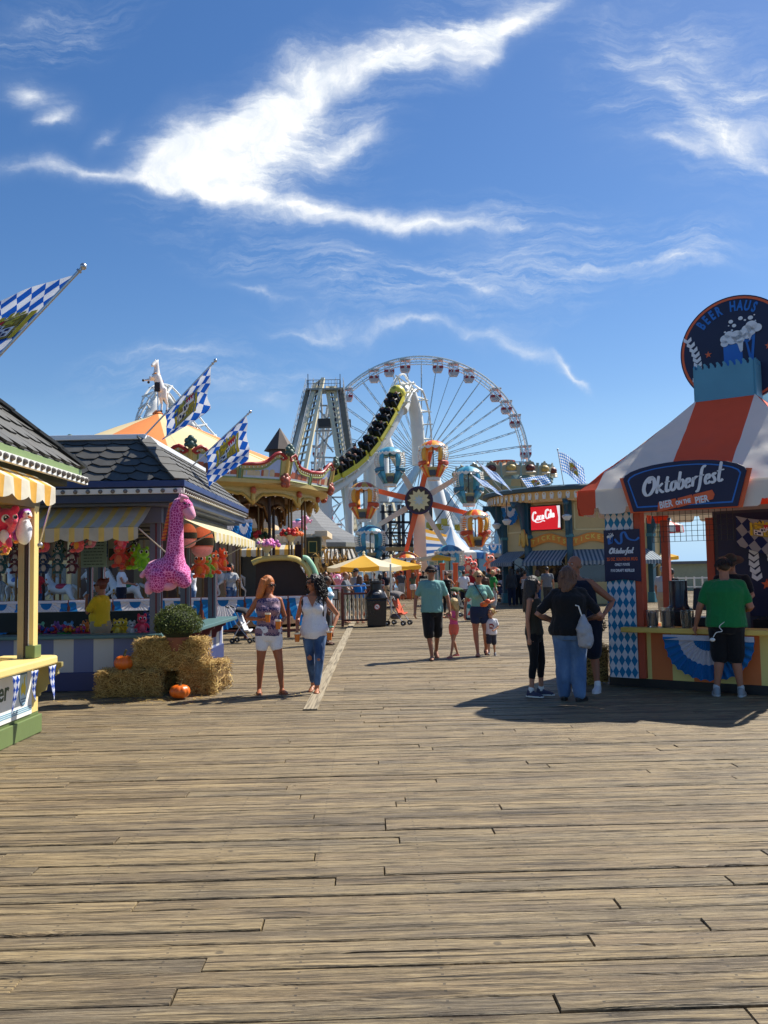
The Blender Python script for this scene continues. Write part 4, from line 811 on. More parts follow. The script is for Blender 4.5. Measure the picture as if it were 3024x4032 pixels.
def horse_mesh(mb,s=1.0,gallop=True):
 mb.limb([(-.42*s,0,.95*s),(-.1*s,0,.92*s),(.3*s,0,.98*s)],[.19*s,.185*s,.2*s],12)
 mb.limb([(.36*s,0,1.02*s),(.5*s,0,1.28*s),(.58*s,0,1.5*s)],[.17*s,.12*s,.085*s],10)
 mb.limb([(.58*s,0,1.54*s),(.72*s,0,1.42*s),(.84*s,0,1.3*s)],[.085*s,.075*s,.05*s],10)
 for sg in(-1,1):
  mb.limb([(.55*s,sg*.05*s,1.6*s),(.54*s,sg*.06*s,1.7*s)],[.025*s,.012*s],6)
  y=sg*.1*s;f=.1*sg*s
  mb.limb([(.32*s,y,.9*s),(.56*s+f,y,.66*s),(.42*s+f,y,.36*s),(.5*s+f,y,.28*s)],[.1*s,.055*s,.035*s,.045*s],8)
  mb.limb([(-.45*s,y,.92*s),(-.52*s-f,y,.6*s),(-.74*s-f,y,.44*s),(-.72*s-f,y,.2*s),(-.66*s-f,y,.15*s)],[.14*s,.075*s,.042*s,.035*s,.045*s],8)
def carousel_horse(a,r,dz,i,parent):
 p=ring(a,r,.42);h=bpy.data.objects.new('horse',None);COL.objects.link(h);h.parent=parent;h.location=p-V(off)+V((0,0,dz));h.rotation_euler=(0,0,a-PI/2+(PI if False else 0))
 mb=MB();horse_mesh(mb,.8);mb.build('body',HW,h,mods=(('remesh',.03),('smooth',3)))
 sc=[srgb(40,120,80),srgb(60,100,170),srgb(196,60,80),srgb(220,130,60)][i%4]
 mb=MB();mb.sph((-.08,0,.82),(.26,.17,.11),12,8,0);mb.tube([(.26,.17,.72),(.3,0,.6),(.26,-.17,.72)],.03,6,1);mb.tube([(.33+.1,.1,1.06),(.4,0,.98),(.33+.1,-.1,1.06)],.025,6,2);mb.build('saddle',[mat(sc,.5,.2,14),mat(srgb(220,170,70),.5),mat(srgb(226,110,50),.5)],h,smooth=True)
 mb=MB()
 for k in range(7):mb.limb([(.35+.03*k-.03,0,1.0+.055*k),(.29+.03*k-.05,0,.96+.055*k)],[.035,.02],6)
 mb.limb([(-.48,0,.86),(-.66,0,.76),(-.7,0,.5)],[.05,.06,.02],8);mb.build('mane',mat(srgb(190,186,176),.6,.2,30,.3),h,smooth=True)
 mb=MB();mb.tube([(0,0,-dz),(0,0,4.1-dz)],.032,8);mb.build('pole',BRS,h,smooth=True)
for k in range(26):
 a=R(-170+160*k/25);r_=5.45 if k%2 else 4.5;mb=MB();mb.tube([ring(a,r_,.42),ring(a,r_,4.4)],.035 if k%3 else.05,8);mb.build('pole',BRS if k%3 else WDK,t,off,smooth=True)
i=0
for r_,n_ in((5.15,16),(3.95,12)):
 for k in range(n_):
  a=R(-90+4)+2*PI*(k+(.5 if r_<5 else 0))/n_
  if math.sin(a)>.15:continue
  if r_>5 and k in(1,2):continue
  carousel_horse(a,r_,.18+.22*(i%3)/2,i,t);i+=1
ca=R(-51);p=P(283,640,26.2);p.z=.42
ch=bpy.data.objects.new('chariot',None);COL.objects.link(ch);ch.parent=t;ch.location=p-V(off);ch.rotation_euler=(0,0,R(4))
mb=MB();mb.prism([(-.85,0),(.75,0),(.8,.5),(.72,1.2),(.5,1.55),(.2,1.68),(-.5,1.68),(-.8,1.6)],(0,.1,0),(1,0,0),(0,0,1),.05,0);mb.build('back_panel',WDK,ch)
mb=MB();mb.tube(smooth2([(.74,-.1,0),(.95,-.1,.5),(.85,-.1,1.2),(.58,-.1,1.62),(.2,-.1,1.76),(-.55,-.1,1.74),(-.9,-.1,1.62)],5),.085,8,0);mb.tube(smooth2([(.92,-.05,0),(1.12,-.05,.6),(1.0,-.05,1.3),(.78,-.05,1.7),(.62,-.05,1.76)],5),.08,8,1);mb.build('scroll_frame',[mat(srgb(214,190,110),.45),mat(srgb(150,200,164),.45)],ch,smooth=True)
mb=MB();mb.bx(-.85,.8,-.5,.1,.02,.45);mb.build('seat',mat(srgb(70,44,30),.7),ch)
FL=[mat(srgb(238,150,180),.6,.3,30,.3),mat(srgb(246,226,190),.6,.2,30,.3),mat(srgb(206,44,40),.6,.3,30,.3),mat(srgb(240,110,40),.6,.3,30,.3),mat(srgb(52,72,36),.8,.3,20,.3),mat(srgb(216,120,190),.6,.3,30,.3)]
def flowers(label,c,r,cols,urn=.3,seed=1):
 t2=thing('flower_urn',label,'flower urn',c,0,'flower urns at the carousel');r_=random.Random(seed);mb=MB();mb.lathe([(.001,0),(.08,0),(.06,.1),(.12,urn*.6),(.2,urn),(.17,urn),(.001,urn-.02)],n=16);mb.build('urn',mat(srgb(206,190,140),.5),t2,smooth=True)
 mb=MB()
 for i in range(70):
  d=V((r_.gauss(0,1),r_.gauss(0,1),abs(r_.gauss(0,.8)))).normalized()*r*r_.uniform(.5,1);m_=cols[int((d.x/r*.5+.5)*len(cols)*.999)]if r_.random()<.75 else r_.choice(cols+[4]);mb.sph(V((d.x*1.25,d.y,d.z*.8+urn)),r_.uniform(.04,.075),6,4,m_)
 o=mb.build('bouquet',FL,t2,smooth=True);o['kind']='stuff'
flowers('urn of pink and cream flowers standing over the chariot',P(267,556,25.6),.3,[1,0,5],seed=1)
flowers('urn of red and orange flowers right of the pink ones',P(291,545,26.4),.27,[2,2,3],seed=2)
flowers('dim urn of dark red flowers left of the red and orange ones',P(258,547,27.6),.25,[4,2,4],seed=3)
p=ring(0,0,7.62);st=thing('horse_statue','white rearing horse statue on the peak of the orange tent','horse statue',p)
mb=MB();sx_=lambda x,z,y=0:(x,y,z)
mb.limb([(.12,0,.82),(.05,-.02,1.05),(-.03,-.05,1.28)],[.15,.15,.16],12);mb.limb([(-.03,-.05,1.3),(-.03,-.04,1.55),(-.04,-.05,1.78)],[.14,.1,.08],10);mb.limb([(-.04,-.05,1.8),(-.1,-.16,1.72),(-.13,-.26,1.64)],[.09,.075,.055],10)
for sg in(-1,1):
 mb.limb([(-.04+sg*.045,-.03,1.88),(-.04+sg*.05,-.02,1.95)],[.025,.012],6)
 mb.limb([(.14+sg*.08,.02,.82),(.18+sg*.08,.0,.52),(.22+sg*.1,.1,.3),(.22+sg*.1,.04,.06)],[.12,.07,.045,.04],8)
mb.limb([(-.08,-.08,1.24),(-.2,-.28,1.22),(-.24,-.3,1.06)],[.075,.045,.035],8);mb.limb([(-.1,.02,1.22),(-.32,-.18,1.14),(-.44,-.2,1.12)],[.075,.045,.035],8)
mb.limb([(.2,.12,.86),(.3,.2,.7),(.28,.22,.4)],[.05,.06,.02],8);mb.build('body',HW,st,mods=(('remesh',.025),('smooth',2)))
mb=MB();mb.sph((-.47,-.2,1.12),.05,8,6);mb.sph((-.25,-.31,1.02),.05,8,6)
for sg in(-1,1):mb.sph((.22+sg*.1,.02,.03),(.05,.06,.035),8,6)
mb.build('hooves',BLACK,st,smooth=True)
mb=MB();mb.box((.07,.1,1.0),(.2,.1,.36),0,rz=0);mb.tube([(-.17,-.05,1.36),(-.04,-.2,1.38),(.1,-.05,1.36)],.03,6,1);mb.box((.02,-.16,.88),(.2,.03,.34),2);mb.build('saddle',[mat(srgb(120,60,50),.6),mat(srgb(190,130,60),.5),mat((.02,.015,.015),.6)],st,smooth=True,bevel=.02)
mb=MB();mb.tube([(.03,-.1,0),(.03,-.1,1.0)],.025,8);mb.build('pole',STEEL,st)
f0=P(-20,572,22.6);f1=P(331,572,23.2);f0.z=f1.z=0;FT=1.08
fe=thing('carousel_fence','low red brown fence round the carousel hung with bunting','fence',f0);o2=tuple(f0);RB=mat(srgb(112,52,40),.55,.15,6,.1,name='red brown paint')
mb=MB();mb.bar(f0+V((0,0,FT)),f1+V((0,0,FT)),.07,.06);mb.build('top_rail',RB,fe,o2);mb=MB();mb.bar(f0+V((0,0,.2)),f1+V((0,0,.2)),.05,.05);mb.build('bottom_rail',RB,fe,o2)
n_=8
for i in range(n_+1):
 p=f0.lerp(f1,i/n_);mb=MB();mb.box(p+V((0,0,.55)),(.08,.08,1.1));mb.build('post',RB,fe,o2)
DBL=fabric(srgb(40,134,206),'blue bunting',.5,.3);DWH=fabric(srgb(232,232,240),'white bunting',.5,.3)
def bunting(label,a,b,z,drop,bands,group,out=(0,-1,0),pleats=18,name='bunting',top=.07):
 """pleated half-round fan drape hung from a to b; bands: outer radius fractions and material index"""
 a,b=V(a),V(b);c=(a+b)/2;hw=(b-a).length/2;ex=(b-a).normalized();nr=V(out).normalized()
 t=thing(name,label,'bunting',(c.x,c.y,z),0,group);o=(c.x,c.y,z)
 def fn(u,v):
  th=PI*u;x=-hw*v*math.cos(th);zz=-drop*v*math.sin(th)**.8
  fold=.03*v*math.sin(u*pleats*2*PI)+.012*v*math.sin(u*31+1)
  return V((c.x,c.y,z))+ex*x+V((0,0,zz-.012*v*math.cos(u*pleats*2*PI)))+nr*(.05+fold)
 mb=MB()
 for i,(v0,v1,m)in enumerate(bands):
  mb.grid(lambda u,v:fn(u,v0+(v1-v0)*v),8*pleats,3,m)
 mb.build('drape',[DWH,DBL],t,o,smooth=True)
 mb=MB();mb.bar(a+nr*.07+V((0,0,z-top/2)),b+nr*.07+V((0,0,z-top/2)),.012,top);mb.build('heading_tape',DWH,t,o);return t
labs=['white and blue bunting on the carousel fence, seen left of the yellow post','white and blue bunting seen through the booth behind the yellow shirted attendant','white and blue bunting seen through the booth right of the attendant','white and blue bunting seen between the booth corner posts','bunting on the carousel fence just right of the booth counter','bunting on the carousel fence directly behind the red haired woman','bunting on the carousel fence between the two women with beers','last bunting on the carousel fence behind the curly haired woman']
for i in range(n_):bunting(labs[i],f0.lerp(f1,i/n_)+V((0.02,0,0)),f0.lerp(f1,(i+1)/n_)-V((.02,0,0)),FT+.02,.86,[(.02,.28,1),(.28,.68,0),(.68,1,1)],'buntings along the carousel fence',pleats=14)
for i,(u0,u1,y,lab)in enumerate(((219,240,18.6,'bunting fan hanging under the far eave of the blue booth'),(236,253,19.2,'second bunting fan right behind the one under the booth eave'))):
 bunting(lab,(X(u0,y),y,0),(X(u1,y),y,0),P(230,517+3*i,y).z,.55,[(.02,.3,1),(.3,.6,0),(.6,1,1)],'bunting fans at the booth eave',pleats=10)
YA=45.0;a,b=X(-60,YA),X(236,YA);t=thing('arcade_hall','long brown and cream arcade hall behind the carousel','building',(a,YA,0));o2=(a,YA,0)
mb=MB();mb.bx(a,b,YA,YA+3,0,3.6);mb.build('wall',mat(srgb(96,80,62),.7),t,o2);mb=MB();mb.bx(a,b+.4,YA-.8,YA+3,3.6,3.9);mb.build('roof',mat(srgb(150,140,120),.6),t,o2)
for k in range(9):
 x=a+(b-a)*(k+.5)/9;mb=MB();mb.bx(x-.75,x+.75,YA-.05,YA,.3,2.6,0);mb.bx(x-.6,x+.6,YA-.07,YA-.05,.9,2.4,1);mb.build('window',[CREAM,GLASSD],t,o2)
 mb=MB();mb.tube([(x+.95,YA-.5,0),(x+.95,YA-.5,3.6)],.12,8);mb.build('column',CREAM,t,o2)
def r6(x,y):return((1100+x/1.58)*.254,(1350+y/1.58)*.254)
def q6(x,y,Y):return P(*r6(x,y),Y)
WP=mat(srgb(232,230,222),.4,.08,1.2,.03,name='white steel',dirt=.2);WG=mat(srgb(206,208,206),.4,.1,1.5,.03,name='pale grey steel',dirt=.3)
hub=q6(885,742,168);RG=665/1.58*.254*168/858;off=(hub.x,hub.y,0)
t=thing('giant_wheel','giant white ferris wheel behind the roller coaster','ferris wheel',off)
hz=hub.z
def wp(a,r,dy=0):return V((r*math.sin(a),dy,hz+r*math.cos(a)))
for dy in(-1.0,1.0):
 mb=MB();mb.tube([wp(2*PI*i/120,RG,dy)for i in range(120)],.17,6,closed=True);mb.tube([wp(2*PI*i/120,RG-1.1,dy)for i in range(120)],.11,6,closed=True)
 for i in range(120):mb.bar(wp(2*PI*i/120,RG,dy),wp(2*PI*(i+.5)/120,RG-1.1,dy),.06,.06)
 mb.build('rim',WP,t,smooth=True)
g0=None
for k in range(40):
 a=R(1+9*k);mb=MB()
 for dy in(-1,1):mb.bar(wp(a,1.2,dy*1.9),wp(a,RG-1,dy),.12,.12)
 for j in range(14):
  r1=3+(RG-4)*j/14;r2=3+(RG-4)*(j+1)/14;f1=1.9-.9*(r1/RG);f2=1.9-.9*(r2/RG);mb.bar(wp(a,r1,-f1*(1 if j%2 else-1)),wp(a,r2,f2*(1 if j%2 else-1)),.06,.06)
 mb.build('spoke',WG,t)
 if k%4==0:continue
 p=wp(a,RG-.2,0)
 if g0 is None:
  g0=bpy.data.objects.new('gondola',None);COL.objects.link(g0);g0.parent=t
  mb=MB();mb.box((0,0,-.1),(1.9,1.6,.28),0);mb.build('roof',mat(srgb(222,196,176),.5),g0,bevel=.05)
  mb=MB();mb.prism([(-.86,0),(.86,0),(.86,-.5),(.6,-.95),(-.6,-.95),(-.86,-.5)],(0,.75,-1.25),(1,0,0),(0,0,1),1.5,0);mb.build('tub',mat(srgb(226,190,176),.5),g0)
  mb=MB();mb.box((-.55,0,-1.42),(.66,1.62,.42));mb.build('side_panel',mat(srgb(186,44,44),.5),g0);mb=MB();mb.box((.55,0,-1.42),(.66,1.62,.42));mb.build('side_panel',mat(srgb(186,44,44),.5),g0)
  mb=MB()
  for sx in(-.82,.82,0):
   for sy in(-.7,.7):mb.box((sx,sy,-.75),(.09,.09,1.1))
  mb.box((0,-.76,-1.35),(.12,.06,.5));mb.box((0,-.7,-.75),(1.7,.05,.06));mb.box((0,.7,-.75),(1.7,.05,.06));mb.box((-.82,0,-.75),(.06,1.45,.06));mb.box((.82,0,-.75),(.06,1.45,.06));mb.build('cage',WP,g0)
  g=g0
 else:g=copy_tree(g0,t)
 g.location=p;g.scale=(1.15,1.15,1.15)
mb=MB();mb.lathe([(.01,-2.4),(1.3,-2.4),(1.5,-1.9),(1.5,1.9),(1.3,2.4),(.01,2.4)],n=20);m_=Matrix.Translation((0,0,hz))@Matrix.Rotation(PI/2,4,'X');mb.v=[tuple(m_@V(p))for p in mb.v];mb.build('hub',mat(srgb(226,214,130),.5),t,smooth=True)
for ux,dy in((346,-3),(500,-3),(352,3),(494,3)):
 b=P(ux,581,168)-V(off);b.z=0;b.y=dy*1.6;mb=MB();mb.tube([(0,dy,hz),tuple(b)],[.65,.95],12);mb.build('leg',WP,t,smooth=True)
YC=86.0;co=P(400,572,YC);co.z=0;off=tuple(co);t=thing('roller_coaster','white steel roller coaster with twin lift towers and an upside down loop','roller coaster',off);CO=t
def track(name,pts,yup,w=1.25,spine=.5,rail=.11,tie=1.5,sp_m=None,railing=False,n=10):
 ps=[V(p)for p in smooth2(pts,n)];k=len(ps);L=0;mb=MB();ml=MB();mr=MB();rails=([],[]);sp=[];last=-9;acc_=0;post=[]
 for i in range(k):
  tg=(ps[min(i+1,k-1)]-ps[max(i-1,0)]).normalized();up=V(yup(i/(k-1)));up=(up-tg*up.dot(tg)).normalized();sd=tg.cross(up)
  rails[0].append(ps[i]-sd*w/2);rails[1].append(ps[i]+sd*w/2);sp.append(ps[i]-up*.95)
  if i:acc_+=(ps[i]-ps[i-1]).length
  if acc_-last>=tie:
   last=acc_;mb.bar(ps[i]-sd*w/2,sp[-1],.14,.1);mb.bar(ps[i]+sd*w/2,sp[-1],.14,.1);mb.box(ps[i],(.1,.1,.1));mb.bar(ps[i]-sd*(w/2+.35),ps[i]+sd*(w/2+.35),.2,.12)
   if railing:post.append((ps[i]-sd*w*.9,ps[i]-sd*w*.9+V((0,0,1.1))))
 o=bpy.data.objects.new(name,None);COL.objects.link(o);o.parent=CO
 mt=MB();mt.tube(sp,spine,12);mt.build('spine',WP,o,off,smooth=True)
 for r_ in rails:mr=MB();mr.tube(r_,rail,6);mr.build('rail',WP,o,off,smooth=True)
 mb.build('ties',WP,o,off)
 if railing:
  mb=MB();mb.tube([b for a,b in post],.04,5);mb.tube([a.lerp(b,.5)for a,b in post],.03,5)
  for a,b in post:mb.bar(a,b,.05,.05)
  mb.build('handrail',WP,o,off)
 return ps
tp=[q6(225,905,80),q6(300,868,81),q6(400,812,82),q6(480,752,83),q6(560,672,84),q6(630,570,85),q6(690,465,86),q6(735,375,87),q6(768,300,88),q6(800,248,89),q6(840,262,90),q6(868,330,91),q6(893,430,92),q6(905,540,92.5),q6(910,650,93),q6(915,760,93)]
def TUP(f):
 g=min(1,f/.45);return(-.2-.4*g,-.4-.65*g,.9-.75*g)
T1=track('train_track',tp[:10],lambda f:TUP(f),railing=True,spine=.42)
T2=track('loop_track',tp[7:],lambda f:tuple(a+(b-a)*min(1,max(0,(f-.02)/.35))for a,b in zip(TUP(.75),(.75,.4,.3))),spine=.72,tie=1.5,w=2.3)
track('far_loop_track',[q6(545,760,95),q6(552,620,95),q6(566,520,95),q6(585,500,96),q6(600,560,97),q6(640,680,97)],lambda f:(-.9,-.3,.2),spine=.6)
def s3(x,y,Y):return P((500+x/3.318)*.254,(1350+y/3.318)*.254,Y)
track('arch_track',[s3(60,1180,84),s3(140,985,84),s3(200,850,84.5),s3(270,700,85),s3(370,590,86),s3(480,560,87),s3(590,640,87.5),s3(720,800,88),s3(850,930,88),s3(1000,1110,88),s3(1180,1300,88)],lambda f:(-.8+1.5*f,-.3,.5),spine=.5,w=1.6)
LC=mat(srgb(226,214,180),.5,.1,1.5,.03,name='cream lift steel',dirt=.35);STR=mat(srgb(150,148,138),.6,.2,2,.1,name='grey stair treads')
for nm,topL,topR,botL,botR,sT,sB,ya,yb in(('lift_tower',(225,255),(272,222),(108,700),(178,700),(190,285),(88,700),92,86),('lift_tower',(297,275),(342,275),(434,1160),(474,1165),(374,280),(490,1165),92,84)):
 o=bpy.data.objects.new(nm,None);COL.objects.link(o);o.parent=CO
 a0,a1,b0,b1=q6(*topL,ya),q6(*topR,ya),q6(*botL,yb),q6(*botR,yb)
 if yb==86:
  d=b0-a0;b0=a0+d*((a0.z-0)/(a0.z-b0.z));d=b1-a1;b1=a1+d*((a1.z)/(a1.z-b1.z))
 for a,b in((a0,b0),(a1,b1)):mb=MB();mb.bar(a,b,.36,.36);mb.build('rail_beam',LC,o,off)
 mb=MB();N_=26
 for i in range(N_):mb.bar(a0.lerp(b0,i/N_),a1.lerp(b1,i/N_),.2,.2)
 mb.build('crossbars',LC,o,off);mb=MB();mb.bar(a0.lerp(a1,.5),b0.lerp(b1,.5),.14,.16)
 mb.build('chain_channel',DARKST,o,off)
 s0,s1=q6(*sT,ya),q6(*sB,yb)
 if yb==86:d=s1-s0;s1=s0+d*(s0.z/(s0.z-s1.z))
 mb=MB();N_=170
 for i in range(N_):p=s0.lerp(s1,i/N_);mb.box(p,(.72,.3,.05))
 mb.bar(s0+V((-.38,0,0)),s1+V((-.38,0,0)),.08,.2);mb.bar(s0+V((.38,0,0)),s1+V((.38,0,0)),.08,.2);mb.build('stairs',STR,o,off)
 mb=MB()
 for sx in(-.4,.4):
  for h in(.6,1.15):mb.bar(s0+V((sx,0,h)),s1+V((sx,0,h)),.05,.05)
  for i in range(30):p=s0.lerp(s1,i/30)+V((sx,0,0));mb.bar(p,p+V((0,0,1.15)),.05,.05)
 mb.build('stair_railing',WG,o,off)
mb=MB();pl=q6(280,288,92);mb.box(pl+V((0,0,-.2)),(3.7,2.2,.18));
for i in range(12):p=pl+V((-1.8+3.6*i/11,-1,0));mb.bar(p,p+V((0,0,.8)),.03,.03)
mb.bar(pl+V((-1.8,-1,.8)),pl+V((1.8,-1,.8)),.06,.06);mb.bar(pl+V((-1.8,-1,.4)),pl+V((1.8,-1,.4)),.05,.05);mb.build('top_platform',STR,CO,off)
for x in(178,378):mb=MB();a=q6(x,262,91);mb.tube([a-V((0,0,2.4)),a+V((0,0,.5))],.07,6);mb.tube([a+V((0,0,.4)),a+V((0,0,1.2))],.04,6);mb.build('mast',DARKST,CO,off)
for a,b in(((250,300),(205,1010)),((330,420),(215,1010)),((300,390),(255,690))):
 mb=MB();p,q_=q6(*a,94),q6(*b,94);d=q_-p;q_=p+d*(p.z/(p.z-q_.z));mb.tube([p,q_],.14,8);mb.build('leg',WP,CO,off)
mb=MB()
for(a,b)in(((215,390),(300,390)),((215,548),(335,545)),((225,660),(330,560)),((240,560),(335,680)),((250,420),(330,520)),((330,430),(235,540)),((225,710),(350,715)),((205,850),(360,840)),((205,1010),(370,850)),((240,880),(370,1000)),((220,960),(430,960)),((380,1000),(290,1130))):mb.bar(q6(*a,93),q6(*b,93),.16,.16)
mb.build('cross_bracing',WG,CO,off)
for(x,y,Y_,r_)in((285,870,82,.62),(200,905,82,.4),(590,700,95,.9),(640,720,92,.7),(612,760,96,.55),(915,760,93,.6),(430,800,83,.4),(545,700,96,.45)):
 a=q6(x,y,Y_);mb=MB();mb.tube([(a.x,a.y,0),tuple(a)],r_,12);mb.build('column',WP,CO,off,smooth=True)
mb=MB();a,b=q6(945,800,90),q6(1065,1265,88);mb.tube([a,b+(b-a)*.3],.75,12);mb.build('column',WP,CO,off,smooth=True)
mb=MB();a,b=q6(650,1000,84),q6(715,1320,80)
for s in(0,.9):mb.bar(a+V((s,0,0)),b+V((s,0,0)),.22,.22)
for i in range(14):p=a.lerp(b,i/14);mb.bar(p,p+V((.9,0,0)),.16,.16)
mb.build('ladder_track',LC,CO,off)
mb=MB()
for(x,y,sx,sz)in((300,500,2.0,.9),(410,500,1.2,.7),(440,650,1.3,.8)):mb.box(q6(x,y,91.5),(sx,1,sz))
mb.build('lift_machinery',DARKST,CO,off)
for(x0,y0,x1,y1)in((345,420,420,1180),(258,300,300,1180),(395,320,470,1180)):
 a,b=q6(x0,y0,94),q6(x1,y1,94);mb=MB();mb.tube([a,b],.12,8);mb.build('leg',WG,CO,off)
TY=mat(srgb(220,206,70),.4,.12,3,.04,name='yellow train paint')
tr=thing('coaster_train','yellow and black coaster train hanging on the climbing track','coaster train',tuple(tp[5]));o2=tuple(tp[5]);k=len(T1);cum=[0]
for i in range(1,k):cum.append(cum[-1]+(T1[i]-T1[i-1]).length)
tot=cum[-1];nC=7;r2=random.Random(5)
for c in range(nC):
 s=tot*(.09+.685*c/(nC-1));i=next(j for j in range(k)if cum[j]>=s);p=T1[i];tg=(T1[min(i+1,k-1)]-T1[max(i-1,0)]).normalized();f=i/(k-1);up=V(TUP(f));up=(up-tg*up.dot(tg)).normalized();sd=tg.cross(up)
 M=Matrix(((sd.x,tg.x,up.x,p.x),(sd.y,tg.y,up.y,p.y),(sd.z,tg.z,up.z,p.z),(0,0,0,1)))
 car=bpy.data.objects.new('car',None);COL.objects.link(car);car.parent=tr
 L=tot*.685/6*.93
 mb=MB(M);mb.box((0,0,.25),(1.5,L,.35),0);mb.box((0,L*.42,.75),(1.5,.12,.7),0);mb.box((-.72,0,.5),(.08,L,.3),0);mb.box((.72,0,.5),(.08,L,.3),0);mb.build('body',TY,car,o2,bevel=.06)
 for row_ in(-.25,.22):
  mb=MB(M)
  for sx in(-.37,.37):
   mb.box((sx,L*row_-.22,.88),(.54,.18,1.0));mb.box((sx,L*row_+.1,.6),(.54,.5,.26));mb.tube([(sx-.2,L*row_-.15,1.36),(sx-.2,L*row_+.26,1.14),(sx-.2,L*row_+.3,.8)],.1,6);mb.tube([(sx+.2,L*row_-.15,1.36),(sx+.2,L*row_+.26,1.14),(sx+.2,L*row_+.3,.8)],.1,6)
   mb.sph((sx,L*row_+.02,1.36),.16,8,6,1 if r2.random()<.6 else 2)
  mb.build('seat',[BLACK,mat(srgb(70,44,34),.7),mat(srgb(150,100,80),.7)],car,o2)
 if c==nC-1:
  mb=MB(M);mb.sph((0,L*.6,.75),(.85,.75,.85),16,10,0);mb.sph((0,L*.6,1.35),(.38,.38,.3),12,6,1);mb.build('nose',[TY,mat(srgb(150,150,60),.5)],car,o2,smooth=True)
HB=r6(865,985);WY=60.0;hubp=P(*HB,WY);off=(hubp.x,WY,0);rA=350/1.58*.254*WY/858
t=thing('balloon_wheel','small ferris wheel with orange and blue hot air balloon gondolas','ferris wheel',off);hz=hubp.z
PIL=mat(srgb(228,210,192),.5,.06,1.5,.04,name='pale pink steel');ARO=mat(srgb(232,104,52),.45,.08,2,.04,name='orange steel')
b0,b1=P(414.6,575,60.6).x-off[0],P(426.4,575,60.6).x-off[0];t0,t1=P(413,515,60.6).x-off[0],P(424.3,515,60.6).x-off[0]
mb=MB();mb.add([(b0,.3,0),(b1+.1,.3,0),(b1+.1,1.3,0),(b0,1.3,0),(t0,.4,hz),(t1,.4,hz),(t1,1.2,hz),(t0,1.2,hz)],[(0,1,5,4),(1,2,6,5),(2,3,7,6),(3,0,4,7),(4,5,6,7)]);mb.add([(b1-.2,.45,3.0),(b1+.9,.45,0),(b1-.2,.45,0),(b1-.2,.7,3.0),(b1+.9,.7,0),(b1-.2,.7,0)],[(0,2,1),(3,4,5),(0,1,4,3)]);mb.build('pillar',PIL,t)
mb=MB();mb.tube([(0,-.7,hz),(0,1.2,hz)],.35,12);mb.build('axle',DARKST,t)
PUR=mat(srgb(58,30,66),.45);STAR=mat(srgb(226,214,160),.5,.1,9)
mb=MB();rd=.98;circ=[(rd*math.cos(i*PI/24),rd*math.sin(i*PI/24))for i in range(48)]
mb.prism(circ,(0,-.62,hz),(1,0,0),(0,0,1),.14,0);hubd=mb.build('hub_disc',mat(srgb(60,54,40),.5),t)
hubo=bpy.data.objects[hubd.name]
mb=MB();ri=[(.84*x/rd*rd,.84*y/rd*rd)for x,y in circ]
vs=[V((x,-.80,hz+y))for x,y in circ]+[V((x*.86,-.80,hz+y*.86))for x,y in circ];mb.add(vs,[(i,(i+1)%48,48+(i+1)%48,48+i)for i in range(48)]);mb.build('rim_ring',PUR,hubo,solid=.04)
star=lambda n,ro,ri_,ph=0:[((ro if i%2==0 else ri_)*math.sin(PI*i/n+ph),(ro if i%2==0 else ri_)*math.cos(PI*i/n+ph))for i in range(2*n)]
mb=MB();mb.prism(star(12,.84,.6),(0,-.765,hz),(1,0,0),(0,0,1),.02,0);mb.prism(star(12,.78,.56),(0,-.79,hz),(1,0,0),(0,0,1),.02,1);mb.prism(star(8,.4,.2),(0,-.815,hz),(1,0,0),(0,0,1),.02,2)
for i in range(120):a=i*2.39996;r_=.05*math.sqrt(i)+.02;mb.sph((r_*math.cos(a),-.83,hz+r_*math.sin(a)),.018,5,4,3)
mb.build('star',[mat(srgb(110,44,30),.5),STAR,mat(srgb(190,205,205),.5),BULB],hubo)
